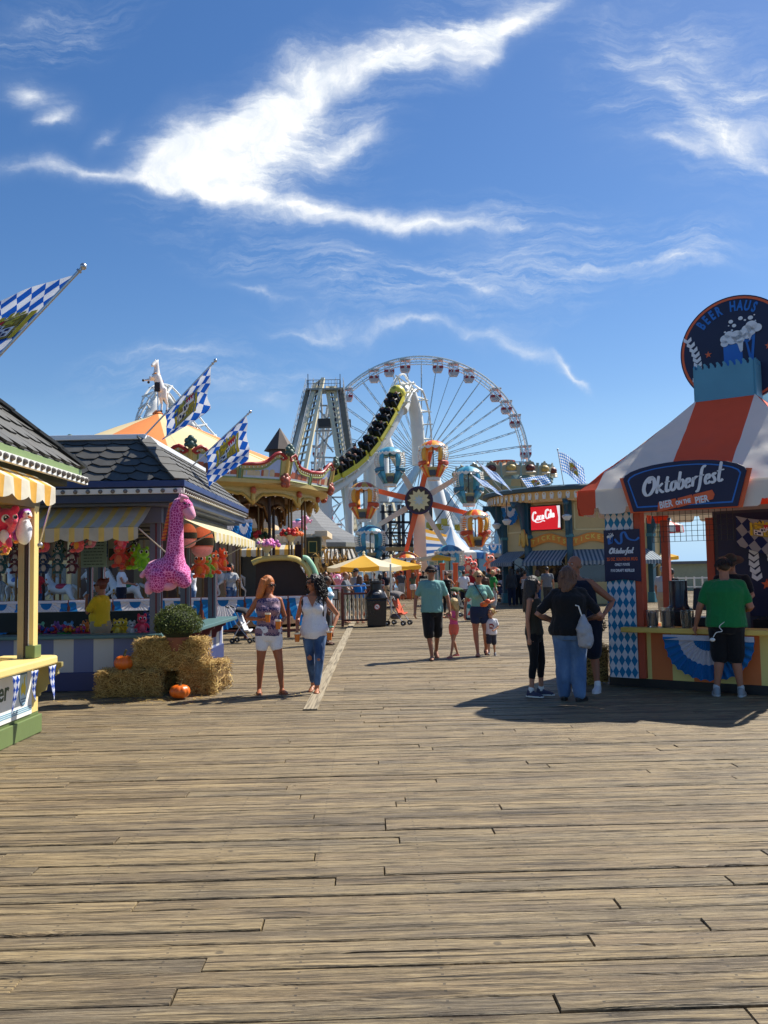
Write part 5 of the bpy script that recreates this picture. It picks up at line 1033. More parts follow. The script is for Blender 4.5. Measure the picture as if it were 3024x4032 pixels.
def gondola(col1,col2,colb,name):
 g=bpy.data.objects.new('gondola',None);COL.objects.link(g)
 m1,m2,mbk=mat(col1,.4,.08,3,.04),mat(col2,.4,.08,3,.04),mat(colb,.5,.1,3,.04);trim=mat(srgb(232,226,212),.45)
 mb=MB();mb.lathe([(.02,.3),(.3,.26),(.6,.14),(.84,-.04),(.97,-.2),(.95,-.22),(.02,.1)],n=36,mf=lambda i,j:(j//3)%2);mb.build('canopy',[m1,m2],g,smooth=40)
 mb=MB()
 def sc(u,v):a=u*2*PI;d=abs(math.sin(u*12*PI));return V((1.0*math.cos(a),1.0*math.sin(a),-.17-v*(.06+.14*d)))
 mb.grid(sc,96,2,0)
 for i in range(24):a=2*PI*i/24;mb.sph((1.01*math.cos(a),1.01*math.sin(a),-.16),.03,5,4,1)
 mb.build('fringe',[trim,BULB],g,solid=.03)
 rr=lambda z:.93+.14*math.sin(PI*min(1,max(0,(z+1.2)/1.0)))
 for side in(-1,1):
  for ed in(-1,1):
   a=R(90)*0+(0 if side>0 else PI)+ed*R(56);mb=MB()
   def bd(u,v,a=a):aa=a+(v-.5)*.34;z=-1.25+1.05*u;return V((rr(z)*math.cos(aa),rr(z)*math.sin(aa),z))
   mb.grid(bd,14,2,0)
   for j in range(10):p=bd((j+.5)/10,.5+.5*ed*-1);mb.sph(p*1.02,.028,5,4,1)
   mb.build('rib',[m2,BULB],g,smooth=True,solid=.06)
 for side in(0,PI):
  mb=MB()
  for j in range(7):z=-1.15+.13*j;mb.tube([(rr(z)*math.cos(side+a),rr(z)*math.sin(side+a),z)for a in[R(-56+112*k/10)for k in range(11)]],.024,4)
  mb.tube([(rr(-1.25+1.05*k/8)*math.cos(side),rr(-1.25+1.05*k/8)*math.sin(side),-1.25+1.05*k/8)for k in range(9)],.02,4)
  mb.build('guard_rail',trim,g)
 def gapped(prof,nm,mats,mf):
  mb=MB();
  for side in(0,PI):mb.lathe(prof,n=16,mf=mf,a0=side-R(66),a1=side+R(66))
  mb.build(nm,mats,g,smooth=30,solid=.05)
 gapped([(1.0,-1.2),(1.04,-1.24),(1.02,-1.4),(.97,-1.44)],'basket_rim',[mat(tuple(c*.75 for c in col1),.45),BULB],None)
 gapped([(.95,-1.44),(.46,-2.26)],'basket',[m1,m2],lambda i,j:(j//2)%2)
 mb=MB();mb.lathe([(.76,-1.6),(.38,-2.22),(.01,-2.22)],n=32);mb.build('inner_tub',mbk,g,smooth=30)
 mb=MB()
 for k in range(8):
  a0=2*PI*k/8
  if abs(math.sin(a0+PI/8))>.9:continue
  mb.tube([((.985-.02*0)*math.cos(a0+R(45)*j/6),.985*math.sin(a0+R(45)*j/6),-1.46-.13*math.sin(PI*j/6))for j in range(7)],.035,5)
 mb.build('swag_trim',trim,g,smooth=True)
 mb=MB();mb.lathe([(.44,-2.26),(.44,-2.47),(.01,-2.47)],n=24);mb.build('base',WHITE,g,smooth=30)
 mb=MB();mb.tube([(0,0,.1),(0,0,-2.2)],.04,8);mb.box((0,-.7,-2.02),(.42,.3,.36));mb.build('centre_pole',DARKST,g)
 return g
gO=gondola(srgb(226,84,40),srgb(244,170,56),srgb(210,190,130),'o');gB=gondola(srgb(44,128,160),srgb(86,168,190),srgb(196,186,140),'b')
for k in range(8):
 a=R(15+45*k);tipp=V((rA*math.sin(a),0,hz+rA*math.cos(a)))
 for dy in(-.15,):
  mb=MB();mb.add([(.22*math.cos(a)*s1+.7*math.sin(a)*0,dy+s2*.1,hz-.22*math.sin(a)*s1)for s2 in(-1,1)for s1 in(-1,1)]+[(tipp.x+.13*math.cos(a)*s1,dy+s2*.1,tipp.z-.13*math.sin(a)*s1)for s2 in(-1,1)for s1 in(-1,1)],[(0,1,5,4),(2,6,7,3),(0,4,6,2),(1,3,7,5),(4,5,7,6)]);mb.build('arm',ARO if k%2==0 else PIL,t)
 src=gO if k%2==0 else gB;g=src if k<2 else copy_tree(src);g.parent=t;g.location=(tipp.x,-1.35,tipp.z-.02);g.rotation_euler=(0,0,R(8*(k%3)-8))
 mb=MB();mb.tube([(tipp.x,-1.35,tipp.z),(tipp.x,0,tipp.z)],.07,6);mb.build('gondola_axle',DARKST,t)
fy=53.5
def fpost(u,v0=571,y=fy,w=.28):
 p=P(u,572,y);mb=MB();mb.box((p.x,y,1.05),(w,w,2.1));mb.box((p.x,y,2.14),(w*1.3,w*1.3,.1));o=mb.build('gate_post',ARO,None,(p.x,y,0),bevel=.03);return o
for i,u in enumerate((401.5,408.5,416.5,442.5,455.5)):tag(fpost(u),['orange gate post at the left end of the wheel fence','orange gate post left of the couple at the wheel fence','orange gate post right of the couple at the wheel fence','orange gate post left of the exit sign','orange gate post right of the exit sign'][i],'gate post','orange posts of the balloon wheel fence')
YF=mat(srgb(214,176,92),.6,.15,3,.08,name='yellow fence boards')
for i,(u0,u1,lab)in enumerate(((402,408,'yellow boarded fence panel at the left end of the wheel'),(409,416,'yellow boarded fence panel behind the couple at the wheel'),(444,455,'yellow boarded fence panel under the exit sign'))):
 a,b=X(u0,fy),X(u1,fy);mb=MB()
 for k in range(7):mb.bx(a+.15,b-.15,fy-.03,fy+.03,.06+.16*k,.2+.16*k)
 tag(mb.build('fence_panel',YF,None,(a,fy,0)),lab,'fence','yellow fence panels at the balloon wheel')
def sign(label,u0,v0,u1,v1,y,txt,board,ink,name='sign',legs=False,tilt=0,tsize=.6,edge=None,cat='sign'):
 a,b=P(u0,v1,y),P(u1,v0,y);w_,h_=b.x-a.x,b.z-a.z;t=thing(name,label,cat,(a.x+w_/2,y,0 if legs else a.z));o=(a.x+w_/2,y,0 if legs else a.z)
 mb=MB();mb.bx(a.x,b.x,y-.02,y+.02,a.z,b.z,0);mb.build('board',board,t,o,bevel=.01)
 if edge:mb=MB();[mb.bx(x0,x1,y-.03,y-.02,z0,z1)for x0,x1,z0,z1 in((a.x,b.x,a.z,a.z+h_*.07),(a.x,b.x,b.z-h_*.07,b.z),(a.x,a.x+w_*.04,a.z,b.z),(b.x-w_*.04,b.x,a.z,b.z))];mb.build('edge',edge,t,o)
 if txt:mb=MB();mb.text(txt,(a.x+w_/2,y-.022,a.z+h_*(.5-tsize*.36)),(1,0,0),(0,0,1),h_*tsize,0,.006,bold=h_*.012,maxw=w_*.72);mb.build('lettering',ink,t,o)
 if legs:
  for x in(a.x+.05,b.x-.05):mb=MB();mb.box((x,y+.04,b.z/2),(.06,.05,b.z));mb.build('leg',STEEL,t,o)
 return t
DG=mat(srgb(36,60,44),.5)
sign('white sign reading ENTER at the balloon wheel gate',420,578.8,428.4,582.2,51,'ENTER',mat(srgb(210,214,200),.5),DG,legs=True)
sign('white sign reading EXIT over the wheel gate behind the woman in black',442.5,570.2,453,573.6,51.5,'EXIT',mat(srgb(222,214,204),.5),mat(srgb(150,50,50),.5),legs=True)
sign('small blue sign with a white number 4',433.6,565.3,438.6,570,52,'4',mat(srgb(26,62,140),.5),M_wh,legs=True,tsize=.9)
for i,(u0,u1)in enumerate(((417.5,431),(429,434))):
 a,b=X(u0,50.5),X(u1,50.5);t2=thing('white_gate',['white picket gate under the ENTER sign','short white gate beside the number 4 sign'][i],'gate',(a,50.5,0));mb=MB();mb.bx(a,b,50.48,50.52,1.05,1.1);mb.bx(a,b,50.48,50.52,.12,.17);mb.build('rail',WHITE,t2,(a,50.5,0))
 mb=MB();n_=int((b-a)/.11)
 for k in range(n_):mb.tube([(a+.05+.11*k,50.5,.12),(a+.05+.11*k,50.5,1.08)],.018,6)
 mb.build('picket',WHITE,t2,(a,50.5,0))['kind']='stuff'
a,b=X(398,55),X(458,55);mb=MB();mb.bx(a,b,53.8,63,.02,.3);tag(mb.build('ride_platform',mat(srgb(96,110,84),.6),None,(a,54,0)),'low grey green platform under the balloon wheel','platform')
YB=66.0;c=P(281,572,YB);c.z=0;off=tuple(c);t=thing('slate_pavilion','pavilion with a flared grey slate roof and pointed cupola','pavilion',off)
m,nt=new_mat('slate courses');tc=nt.n('ShaderNodeTexCoord').outputs['Object'];zz=nt.n('ShaderNodeSeparateXYZ',{0:tc}).outputs
fr=nt.math('FRACT',nt.math('MULTIPLY',zz[2],4.2));n1=nt.n('ShaderNodeTexNoise',{'Vector':nt.n('ShaderNodeMapping',{'Vector':tc,'Scale':(3,3,4.2)}).outputs[0],'Scale':1.6,'Detail':5.0}).outputs[0]
cc_=nt.mix(n1,srgb(58,63,70),srgb(100,104,108));cc_=nt.mix(nt.math('MULTIPLY',nt.math('LESS_THAN',fr,.22),.55),cc_,srgb(50,54,62));SLC=finish(m,nt,cc_,.7,0,fr,.4,.03)
prof=[(.9,10.6),(1.3,9.4),(2.2,7.9),(3.4,6.35),(4.8,5.1),(6.2,4.3),(7.4,3.85)]
mb=MB();mb.lathe(prof,off,12,a0=R(15),a1=R(375));mb.build('roof',SLC,t,off)
mb=MB();mb.lathe([(7.42,3.85),(7.42,3.55),(7.1,3.5),(.1,3.5)],off,12,a0=R(15),a1=R(375));mb.build('eave',mat(srgb(150,150,140),.5),t,off)
mb=MB();mb.lathe([(.85,10.4),(.85,11.2),(1.25,11.2),(.02,13.0)],off,8);mb.build('cupola',mat(srgb(86,72,64),.7),t,off)
mb=MB();mb.lathe([(5.6,0),(5.6,3.5)],off,12,a0=R(15),a1=R(375));mb.build('wall',mat(srgb(52,60,64),.7),t,off)
for k in range(12):
 a=R(15+30*k)
 if math.sin(a)>.3:continue
 mb=MB();mb.tube([(c.x+5.9*math.cos(a),c.y+5.9*math.sin(a),z)for z in(0,3.5)],.16,8);mb.build('column',CREAM,t,off,smooth=True)
BWA=AWN(.34,srgb(40,44,46),srgb(232,228,218))
for i,(u0,u1,u2,u3,lab)in enumerate(((323,338.5,319,341,''),(341,353.5,341.5,358,''),(368,378,369,382,''),(300,315,298,316,''))):
 y=58.4+.6*i;A_,B_,C_,D_=P(u0,549,y+1.4),P(u1,549,y+1.4),P(u2,558.8,y),P(u3,558.8,y);t2=thing('striped_awning',['black and white striped awning right of the cream columns','black and white striped awning right behind the umbrella tip','black and white striped awning half hidden behind the lowest blue gondola','black and white striped awning behind the carousel poles'][i],'awning',tuple(C_),0,'black and white awnings');o=tuple(C_)
 mb=MB();mb.grid(lambda u,v:A_.lerp(B_,u).lerp(C_.lerp(D_,u),v),12,3,0,su=(D_-C_).length,sv=1);valance(mb,C_.xy,D_.xy,C_.z-.34,C_.z,7,0,.03,su=(D_-C_).length);mb.build('canvas',BWA,t2,o,smooth=True)
 mb=MB();mb.tube([C_,V((C_.x,C_.y+1.4,C_.z-.5))],.03,6);mb.tube([D_,V((D_.x,D_.y+1.4,D_.z-.5))],.03,6);mb.build('brace',DARKST,t2,o)
YK=44;a,b=P(240,572,YK),P(325,572,YK);off=(a.x,YK,0);t=thing('cream_kiosk','cream kiosk with a yellow striped awning and round columns behind the carousel','kiosk',off);zf=P(300,536,YK).z;zb=P(300,545,YK).z
mb=MB();mb.bx(a.x,b.x-.2,YK,YK+4,zb,zf+.1);n_=9
for k in range(n_+1):x=a.x+(b.x-.2-a.x)*k/n_;mb.prism([(-.12,0),(.12,0),(.06,.35),(-.06,.35)],(x,YK+.05,zb+.15),(1,0,0),(0,0,1),.12)
mb.bx(b.x-.5,b.x+.15,YK-.1,YK+4,zf-.05,zf+.25);mb.build('fascia',mat(srgb(226,206,172),.5),t,off,bevel=.02)
mb=MB();zc=P(300,551.5,YK).z
mb.grid(lambda u,v:V((a.x+(b.x-.9-a.x)*u,YK-.02-.9*v,zb+.1-(zb-zc)*v)),20,2,0,su=b.x-a.x,sv=1);valance(mb,(a.x,YK-.92),(b.x-.9,YK-.92),zc-.25,zc+.1,14,0,.02,su=b.x-a.x);mb.build('awning',AWN(.6,srgb(240,190,90)),t,off,smooth=True)
mb=MB();mb.bx(b.x-.95,b.x-.15,YK-.6,YK-.05,zc-.3,zf-.1,0)
mb.build('lantern_box',mat(srgb(48,56,34),.5),t,off);mb=MB();mb.bx(b.x-.78,b.x-.34,YK-.62,YK-.6,zc-.1,zf-.3,0);mb.bx(b.x-.74,b.x-.38,YK-.63,YK-.62,zc-.06,zf-.34,1);mb.build('gold_frame',[mat(srgb(200,176,90),.5),mat(srgb(24,60,34),.4)],t,off)
for x in(b.x-.8,b.x-.35):mb=MB();mb.tube([(x,YK-.3,0),(x,YK-.3,.3),(x,YK-.3,.32),(x,YK-.3,zc-.35),(x,YK-.3,zc-.3)],[.24,.24,.18,.16,.2],14);mb.build('column',CREAM,t,off,smooth=True)
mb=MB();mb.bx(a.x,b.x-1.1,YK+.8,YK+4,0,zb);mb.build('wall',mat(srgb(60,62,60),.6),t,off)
mb=MB();y=46.5;p0,p1,p2=P(236,508,y),P(279,526.5,y),P(236,526.5,y);mb.prism([(p0.x-3,p0.z),(p0.x,p0.z),(p1.x,p1.z),(p1.x,p1.z-.2),(p0.x-4,p1.z-.2)],(0,y,0),(1,0,0),(0,0,1),2.5);mb.build('gable_roof',mat(srgb(206,188,160),.5),t,off);mb=MB();mb.bx(p0.x-3,p1.x-.4,y-1.6,y,zf,p1.z-.2);mb.build('upper_wall',CREAM,t,off)
mb=MB()
for u in(262,268):mb.bx(X(u,y),X(u+3,y),y-1.64,y-1.6,zf+.3,p1.z-.4)
mb.build('window',DG,t,off)
mb=MB();p=P(302,560,40);mb.box((X(298.5,40),40,P(298,559,40).z),(.3,.2,1.35));mb.tube([(X(298.5,40),40,0),(X(298.5,40),40,3.2)],.04,6);tag(mb.build('folded_umbrella',mat(srgb(48,26,26),.8,.2,10,.3),None,(X(298.5,40),40,0)),'folded dark maroon umbrella standing behind the carousel poles','umbrella')
PNK=mat(srgb(238,160,190),.45,.08,5,.05,name='pink fibreglass')
def ele(label,p,s,rz,pole=None):
 t=thing('elephant_car',label,'ride car',p,rz,'pink elephant ride cars');mb=MB();mb.limb([(-.5*s,0,.5*s),(.3*s,0,.55*s)],[.38*s,.4*s],12);mb.sph((.62*s,0,.95*s),.36*s,12,8);mb.limb([(.85*s,0,.95*s),(1.1*s,0,.7*s),(1.2*s,0,.95*s)],[.14*s,.1*s,.08*s],8)
 for x,y in((-.5,.25),(-.5,-.25),(.4,.28),(.4,-.28)):mb.limb([(x*s,y*s,.4*s),((x+(.15 if x>0 else-.2))*s,y*s,.08*s)],[.17*s,.14*s],8)
 mb.build('body',PNK,t,smooth=True,mods=(('remesh',.05*s),('smooth',2)))
 for sg in(-1,1):
  mb=MB();mb.sph((.45*s,sg*.42*s,1.05*s),(.26*s,.07*s,.34*s),10,8);mb.build('ear',PNK,t,smooth=True);mb=MB();mb.sph((.86*s,sg*.2*s,1.02*s),.09*s,8,6,0);mb.sph((.92*s,sg*.22*s,1.02*s),.06*s,8,6,1);mb.build('eye',[WHITE,mat(srgb(30,60,130),.2)],t,smooth=True)
 mb=MB();mb.sph((-.1*s,0,.95*s),(.3*s,.3*s,.12*s),10,6,0);mb.build('saddle',mat(srgb(80,160,200),.5),t,smooth=True)
 if pole:mb=MB();mb.tube([(0,0,.3*s),(.0,0,-pole)],.06,8);mb.build('pole',WDK,t)
pe=P(299.5,530,50);ele('pink elephant ride car raised on a pole before the slate roof',tuple(pe),.62,R(20),pe.z)
pe=P(334,585,33.0);ele('pink elephant ride car standing behind the man in grey',(pe.x,33,.95),.55,R(-60),.95)
pe=P(342,585,33.6);ele('pink elephant ride car facing right beside the corn stalks',(pe.x,33.6,.95),.55,R(-100),.95)
p=P(333,572,36);t=thing('corn_stalk_bundle','tall bundle of dry corn stalks left of the yellow umbrella','corn stalks',(p.x,36,0));r2=random.Random(8);mb=MB()
for i in range(46):
 a=r2.uniform(0,2*PI);r_=r2.uniform(.05,.5);h=r2.uniform(1.9,2.7);tip_=V((r_*1.7*math.cos(a),r_*math.sin(a),h));mb.tube([(r_*.5*math.cos(a),r_*.5*math.sin(a),0),tip_*.6,tip_],.02,4)
 for k in range(5):
  f=r2.uniform(.45,1);b=tip_*f;d=V((r2.uniform(-1,1),r2.uniform(-1,1),r2.uniform(-.2,.8))).normalized();L=r2.uniform(.3,.6);s_=d.cross(V((0,0,1))).normalized()*.035;m_=b+d*L*.5+V((0,0,.05));e_=b+d*L-V((0,0,L*.4));mb.add([b-s_,b+s_,m_+s_,m_-s_,e_],[(0,1,2,3),(3,2,4)])
mb.build('stalks',leaf_mat('dry corn',srgb(150,116,60),srgb(200,168,104)),t)['kind']='stuff';mb=MB();mb.box((.35,.3,1.1),(.13,.13,2.2));mb.build('post',mat(srgb(226,184,70),.5),t)
UY=mat(srgb(246,196,66),.7,.06,3,.1,name='yellow umbrella canvas',transl=.45);UW=mat(srgb(244,236,206),.7,.05,3,.1,name='cream umbrella canvas',transl=.45)
def umbrella(label,ua,va,uedge,vedge,Y,n=6,rot=0,r=None):
 ap=P(ua,va,Y);ed=P(uedge,vedge,Y);r=r or abs(ed.x-ap.x)/math.cos(PI/n)*1.0;t=thing('umbrella',label,'umbrella',(ap.x,Y,0),0,'yellow and cream market umbrellas');h=ap.z-.12;ze=ed.z
 mb=MB();S_=6
 for k in range(n):
  a0,a1=rot+2*PI*k/n,rot+2*PI*(k+1)/n
  def fn(u,v):a=V((math.cos(a0),math.sin(a0),0)).lerp(V((math.cos(a1),math.sin(a1),0)),u);sg=.05*math.sin(PI*u)*v;return a*(r*v)+V((0,0,h-(h-ze)*(v**.92)-sg))
  mb.grid(fn,8,S_,k%2)
  mb.grid(lambda u,v:fn(u,1)+V((0,0,-.16*v-.02*math.sin(u*9+k)*v)),8,2,k%2)
 mb.build('canopy',[UY,UW],t,smooth=60)
 mb=MB();mb.tube([(0,0,0),(0,0,h)],.035,8);mb.build('pole',WHITE,t);mb=MB();mb.lathe([(.01,h-.03),(.07,h),(.03,h+.05),(.06,h+.1),(.01,h+.16)],n=10);mb.build('finial',UW,t,smooth=True)
 for k in range(n):a=rot+2*PI*k/n;mb=MB();mb.bar((0,0,h-.06),(r*.98*math.cos(a),r*.98*math.sin(a),ze-.03),.02,.025);mb.build('rib',WHITE,t)
 mb=MB();mb.lathe([(.01,0),(.28,0),(.28,.06),(.05,.1)],n=16);mb.build('base',DARKST,t)
umbrella('large yellow and cream umbrella beside the black litter bin',363.8,551.8,396.7,566,34,6,R(-126))
umbrella('yellow umbrella half hidden behind the large yellow and cream one',391,555,408,565.5,41,6,R(-90),1.6)
umbrella('small yellow umbrella right of the pale wheel pillar',437,552.5,455,557.5,57.4,6,R(-110),1.3)
umbrella('yellow umbrella seen through the beer stall opening',663.5,549.5,678,556,44,6,R(-110))
for u in(372.5,390.5):mb=MB();x=X(u,33);mb.tube([(x,33,0),(x,33,2.0)],.035,8);tag(mb.build('canopy_pole',STEEL,None,(x,33,0)),'thin steel pole under the %s side of the large umbrella'%('left' if u<380 else 'right'),'pole','poles under the large umbrella')
YS=76.0;c=P(507,572,YS);c.z=0;off=tuple(c);t=thing('swing_ride','wave swinger chair ride with a carved crown behind the ticket pavilion','swing ride',off);zz_=lambda v:P(507,v,YS).z;rS=4.05
STN=mat(srgb(150,150,128),.5,.25,1.6,.2,name='painted crown');SB2=mat(srgb(120,150,150),.5,.15,3,.05)
mb=MB();mb.lathe([(.9,zz_(461)),(.95,zz_(462.5)),(1.5,zz_(468)),(3.3,zz_(471))],off,32,mf=lambda i,j:j%2);mb.build('top_tent',[mat(srgb(236,130,60),.5),mat(srgb(240,200,150),.5)],t,off);mb=MB();mb.lathe([(.02,zz_(461)),(1.0,zz_(461)),(1.0,zz_(462))],off,24);mb.build('top_disc',mat(srgb(150,50,40),.5),t,off)
for k in range(16):
 a=2*PI*k/16
 if math.sin(a)>.4:continue
 nrm=V((math.cos(a),math.sin(a),0));ex=V((-math.sin(a),math.cos(a),0));w2=rS*math.tan(PI/16);h=zz_(467)-zz_(480);o=c+nrm*rS+V((0,0,zz_(480)))
 mb=MB();pts=[(w2*(-1+2*i/10),h*(.8+.2*math.cos(PI*(-1+2*i/10))*1+.1*((i%2))))for i in range(11)];mb.prism([(-w2,0),(w2,0)]+pts[::-1],o,ex,V((0,0,1))+nrm*.15,.12,0);mb.build('crown_panel',STN,t,off)
 mb=MB();mb.sph(o+nrm*.2+V((0,0,h*.5)),(.45,.45,.32),8,6,0);mb.sph(o+nrm*.22+V((0,0,h*.2)),(.5,.3,.12),8,6,1);mb.build('carving',[mat(srgb(100,44,34)if k%2 else srgb(190,160,90),.5,.3,8,.3),mat(srgb(214,208,190),.5)],t,off,smooth=True)
 mb=MB();mb.tube([o+ex*w2+V((0,0,-.2)),o+ex*w2+nrm*.15+V((0,0,h*.9))],.13,6);mb.build('crown_rib',SB2,t,off)
mb=MB();mb.lathe([(rS,zz_(480)),(rS+.2,zz_(484)),(rS-.5,zz_(490)),(2.4,zz_(498)),(1.0,zz_(505)),(.9,0)],off,32,mf=lambda i,j:0 if(i+j//2)%2 else 1);mb.build('lower_cone',[STN,SB2],t,off,smooth=40)
m_seat=mat(srgb(210,190,70),.5)
for k in range(16):
 a=2*PI*(k+.5)/16;p=c+V((rS*math.cos(a),rS*math.sin(a),zz_(486)));d=V((math.cos(a),math.sin(a),0));q_=p+d*2.6+V((0,0,-3.4));mb=MB();mb.tube([p,q_+V((-.2*math.sin(a),.2*math.cos(a),0))],.02,4);mb.tube([p,q_-V((-.2*math.sin(a),.2*math.cos(a),0))],.02,4);ch_=mb.build('swing_chain',DARKST,t,off)
 mb=MB();mb.box(q_+V((0,0,-.2)),(.5,.5,.08));mb.box(q_+d*.22+V((0,0,.1)),(.5,.5,.5));mb.build('swing_seat',m_seat,t,off)
YT=69.0;c=P(452,572,YT);c.z=0;off=tuple(c);t=thing('striped_tent','blue and white striped tent with a peaked roof','tent',off);zt=P(450,527,YT).z;ze=P(480,553,YT).z;zv=P(480,559,YT).z;rT=P(489.5,572,YT).x-c.x
TB=mat(srgb(110,160,206),.6,.08,1,.08,name='pale blue canvas',transl=.3);TW=mat(srgb(236,236,232),.6,.05,1,.08,name='white canvas',transl=.3);TB2=mat(srgb(34,100,168),.6,.08,1,.08,name='blue canvas',transl=.2)
mb=MB();mb.lathe([(.05,zt),(rT*.3,zt-(zt-ze)*.42),(rT*.65,zt-(zt-ze)*.78),(rT,ze)],off,24,mf=lambda i,j:(j//2)%2,a0=R(5),a1=R(365));mb.build('roof',[TB,TW],t,off,smooth=30)
mb=MB();mb.lathe([(rT+.02,ze+.02),(rT+.03,zv)],off,24,mf=lambda i,j:(j//2)%2,a0=R(5),a1=R(365));mb.build('valance',[TB2,TW],t,off,smooth=30)
for a in(-35,-90,-145):mb=MB();mb.box((c.x+rT*.93*math.cos(R(a)),c.y+rT*.93*math.sin(R(a)),ze/2),(.6,.6,ze));mb.build('post',mat(srgb(120,176,206),.5),t,off)
mb=MB();mb.lathe([(rT*.6,0),(rT*.6,ze)],off,16);mb.build('back_wall',mat(srgb(196,214,190),.6),t,off)
yv=63;a,b=P(426,560,yv),P(446,526,yv+5);t=thing('striped_canopy','blue white and yellow striped sloping canopy behind the pale wheel pillar','canopy',(a.x,yv,a.z));A_,B_,C_,D_=P(424,562,yv),P(440,557,yv),P(425,529,yv+3),P(447,535,yv+2)
mb=MB()
for k in range(9):
 f0,f1=k/9,(k+1)/9;mb.add([A_.lerp(C_,f0),A_.lerp(C_,f1),B_.lerp(D_,f1),B_.lerp(D_,f0)],[(0,1,2,3)],[0,1,0,1,0,1,2,1,2][k])
mb.build('canvas',[TB2,TW,UY],t,(a.x,yv,a.z),solid=.03);mb=MB();mb.tube([A_,(A_.x,A_.y,0)],.06,6);mb.build('pole',WHITE,t,(a.x,yv,a.z))
for i,(u,v)in enumerate(((468,565),(473,569),(490,563),(493,569))):p=P(u,v,60);toy(['coral plush toy hung high at the tent front','coral plush toy hung lower at the tent front','salmon plush toy hung high beside the blue tent post','salmon plush toy hung low beside the blue tent post'][i],None,(p.x,60,p.z-.6),1.25,srgb(234,100,90)if i<2 else srgb(236,140,110),srgb(240,190,170),group='plush toys at the striped tent')
YD=78;t=thing('steel_ride_tower','dark steel ride frame with decks behind the balloon wheel','ride structure',(X(402,YD),YD,0));o=(X(402,YD),YD,0);DS2=mat(srgb(70,72,74),.6,.15,2,.05)
for u in(384,391,400,404,412,432):mb=MB();x=X(u,YD);mb.box((x,YD,P(u,505 if u<420 else 500,YD).z/2),(.3,.3,P(u,505 if u<420 else 500,YD).z));mb.build('post',DS2,t,o)
mb=MB()
for v in(512,522,533,545,556):a,b=P(380,v,YD),P(416,v,YD);mb.bar(a,b,.3,.15);mb.bar(a+V((0,0,.9)),b+V((0,0,.9)),.07,.07)
for u in range(380,416,6):mb.bar(P(u,556,YD),P(u+6,545,YD),.1,.1);mb.bar(P(u+6,545,YD),P(u,533,YD),.1,.1);mb.bar(P(u,533,YD),P(u+6,522,YD),.1,.1)
mb.build('decks',DS2,t,o);mb=MB();a,b=P(378,549,YD-1),P(420,549,YD-1);mb.bar(a,b,.5,.35);mb.build('beam',mat(srgb(200,160,100),.6),t,o)
YF_=72;t=thing('show_front','tall pale blue carved show front with picture panels','ride front',(X(508,YF_),YF_,0));o=(X(508,YF_),YF_,0);PB=mat(srgb(140,186,208),.5,.08,1.5,.05)
mb=MB();zt2=P(508,511,YF_).z;mb.prism([(X(495,YF_),0),(X(520,YF_),0),(X(520,YF_),zt2*.75),(X(514,YF_),zt2*.82),(X(508,YF_),zt2),(X(500,YF_),zt2*.8),(X(495,YF_),zt2*.7)],(0,YF_,0),(1,0,0),(0,0,1),.6);mb.build('wall',PB,t,o)
for u in(499,508.5):
 for v in(527,541):a,b=P(u,v+5,YF_-.62),P(u+7,v-5,YF_-.62);mb=MB();mb.bx(a.x,b.x,YF_-.66,YF_-.62,a.z,b.z,0);mb.bx(a.x+.1,b.x-.1,YF_-.69,YF_-.66,a.z+.1,b.z-.1,1);mb.build('picture_panel',[mat(srgb(200,196,170),.5),SCN[1]],t,o)
YL=68;a,b=X(480,YL),X(560,YL);zr=P(500,553.5,YL).z;t=thing('low_building','low dark building with a flat roof and an upstairs rail','building',(a,YL,0));o=(a,YL,0)
mb=MB();mb.bx(a,b,YL+.8,YL+3,0,zr-.3);mb.build('wall',mat(srgb(44,48,52),.7),t,o);mb=MB();mb.bx(a,b,YL-.6,YL+3,zr-.3,zr);mb.build('roof',mat(srgb(170,168,156),.6),t,o)
mb=MB();zq=P(500,544.5,YL).z
for k in range(9):x=a+(b-a)*k/8;mb.bar((x,YL-.3,zr),(x,YL-.3,zq),.09,.09)
mb.bar((a,YL-.3,zq),(b,YL-.3,zq),.09,.09);mb.bar((a,YL-.3,(zq+zr)/2),(b,YL-.3,(zq+zr)/2),.05,.05);mb.build('roof_rail',WHITE,t,o)
mb=MB();mb.bx(X(491,YL),X(497,YL),YL+.75,YL+.79,.2,2.4);mb.build('doorway',mat(srgb(170,190,170),.6),t,o)
for i,(u0,u1)in enumerate(((489,499),(500.5,511),(512,520))):bunting(['bunting on the upstairs rail above the striped tent post','bunting in the middle of the upstairs rail','bunting at the right end of the upstairs rail'][i],(X(u0,YL-.4),YL-.4,0),(X(u1,YL-.4),YL-.4,0),zq,.75,[(.02,.3,1),(.3,.62,0),(.62,1,1)],'buntings on the upstairs rail',pleats=8)
YEB=mat(srgb(226,210,60),.5)
sign('yellow notice with a dark line on the dark building',502.5,559,508.2,569,YL-.1+.8,None,YEB,BLACK);mb=MB();a=P(503.5,564,YL+.66);mb.box((P(505.3,563,YL).x,YL+.67,a.z),(.3,.01,.06));mb.build('lettering',BLACK,bpy.data.objects[[o_.name for o_ in bpy.data.objects if o_.get('label','').startswith('yellow notice')][0]],tuple([o_ for o_ in bpy.data.objects if o_.get('label','').startswith('yellow notice')][0].location))
PC=V((10.3,45.2,0));off=tuple(PC);t=thing('ticket_pavilion','round yellow ticket pavilion with teal columns and a scalloped roof band','ticket booth',off)
TEA=mat(srgb(46,88,104),.5,.1,2,.05,name='teal paint');TEL=mat(srgb(70,128,138),.5,.1,2,.05,name='light teal paint');PY=mat(srgb(200,176,122),.55,.08,2,.05,name='pavilion yellow');TAN=mat(srgb(228,180,108),.5,.08,2,.05,name='tan band')
pr=lambda deg,r,z=0:V((PC.x+r*math.cos(R(deg)),PC.y+r*math.sin(R(deg)),z))
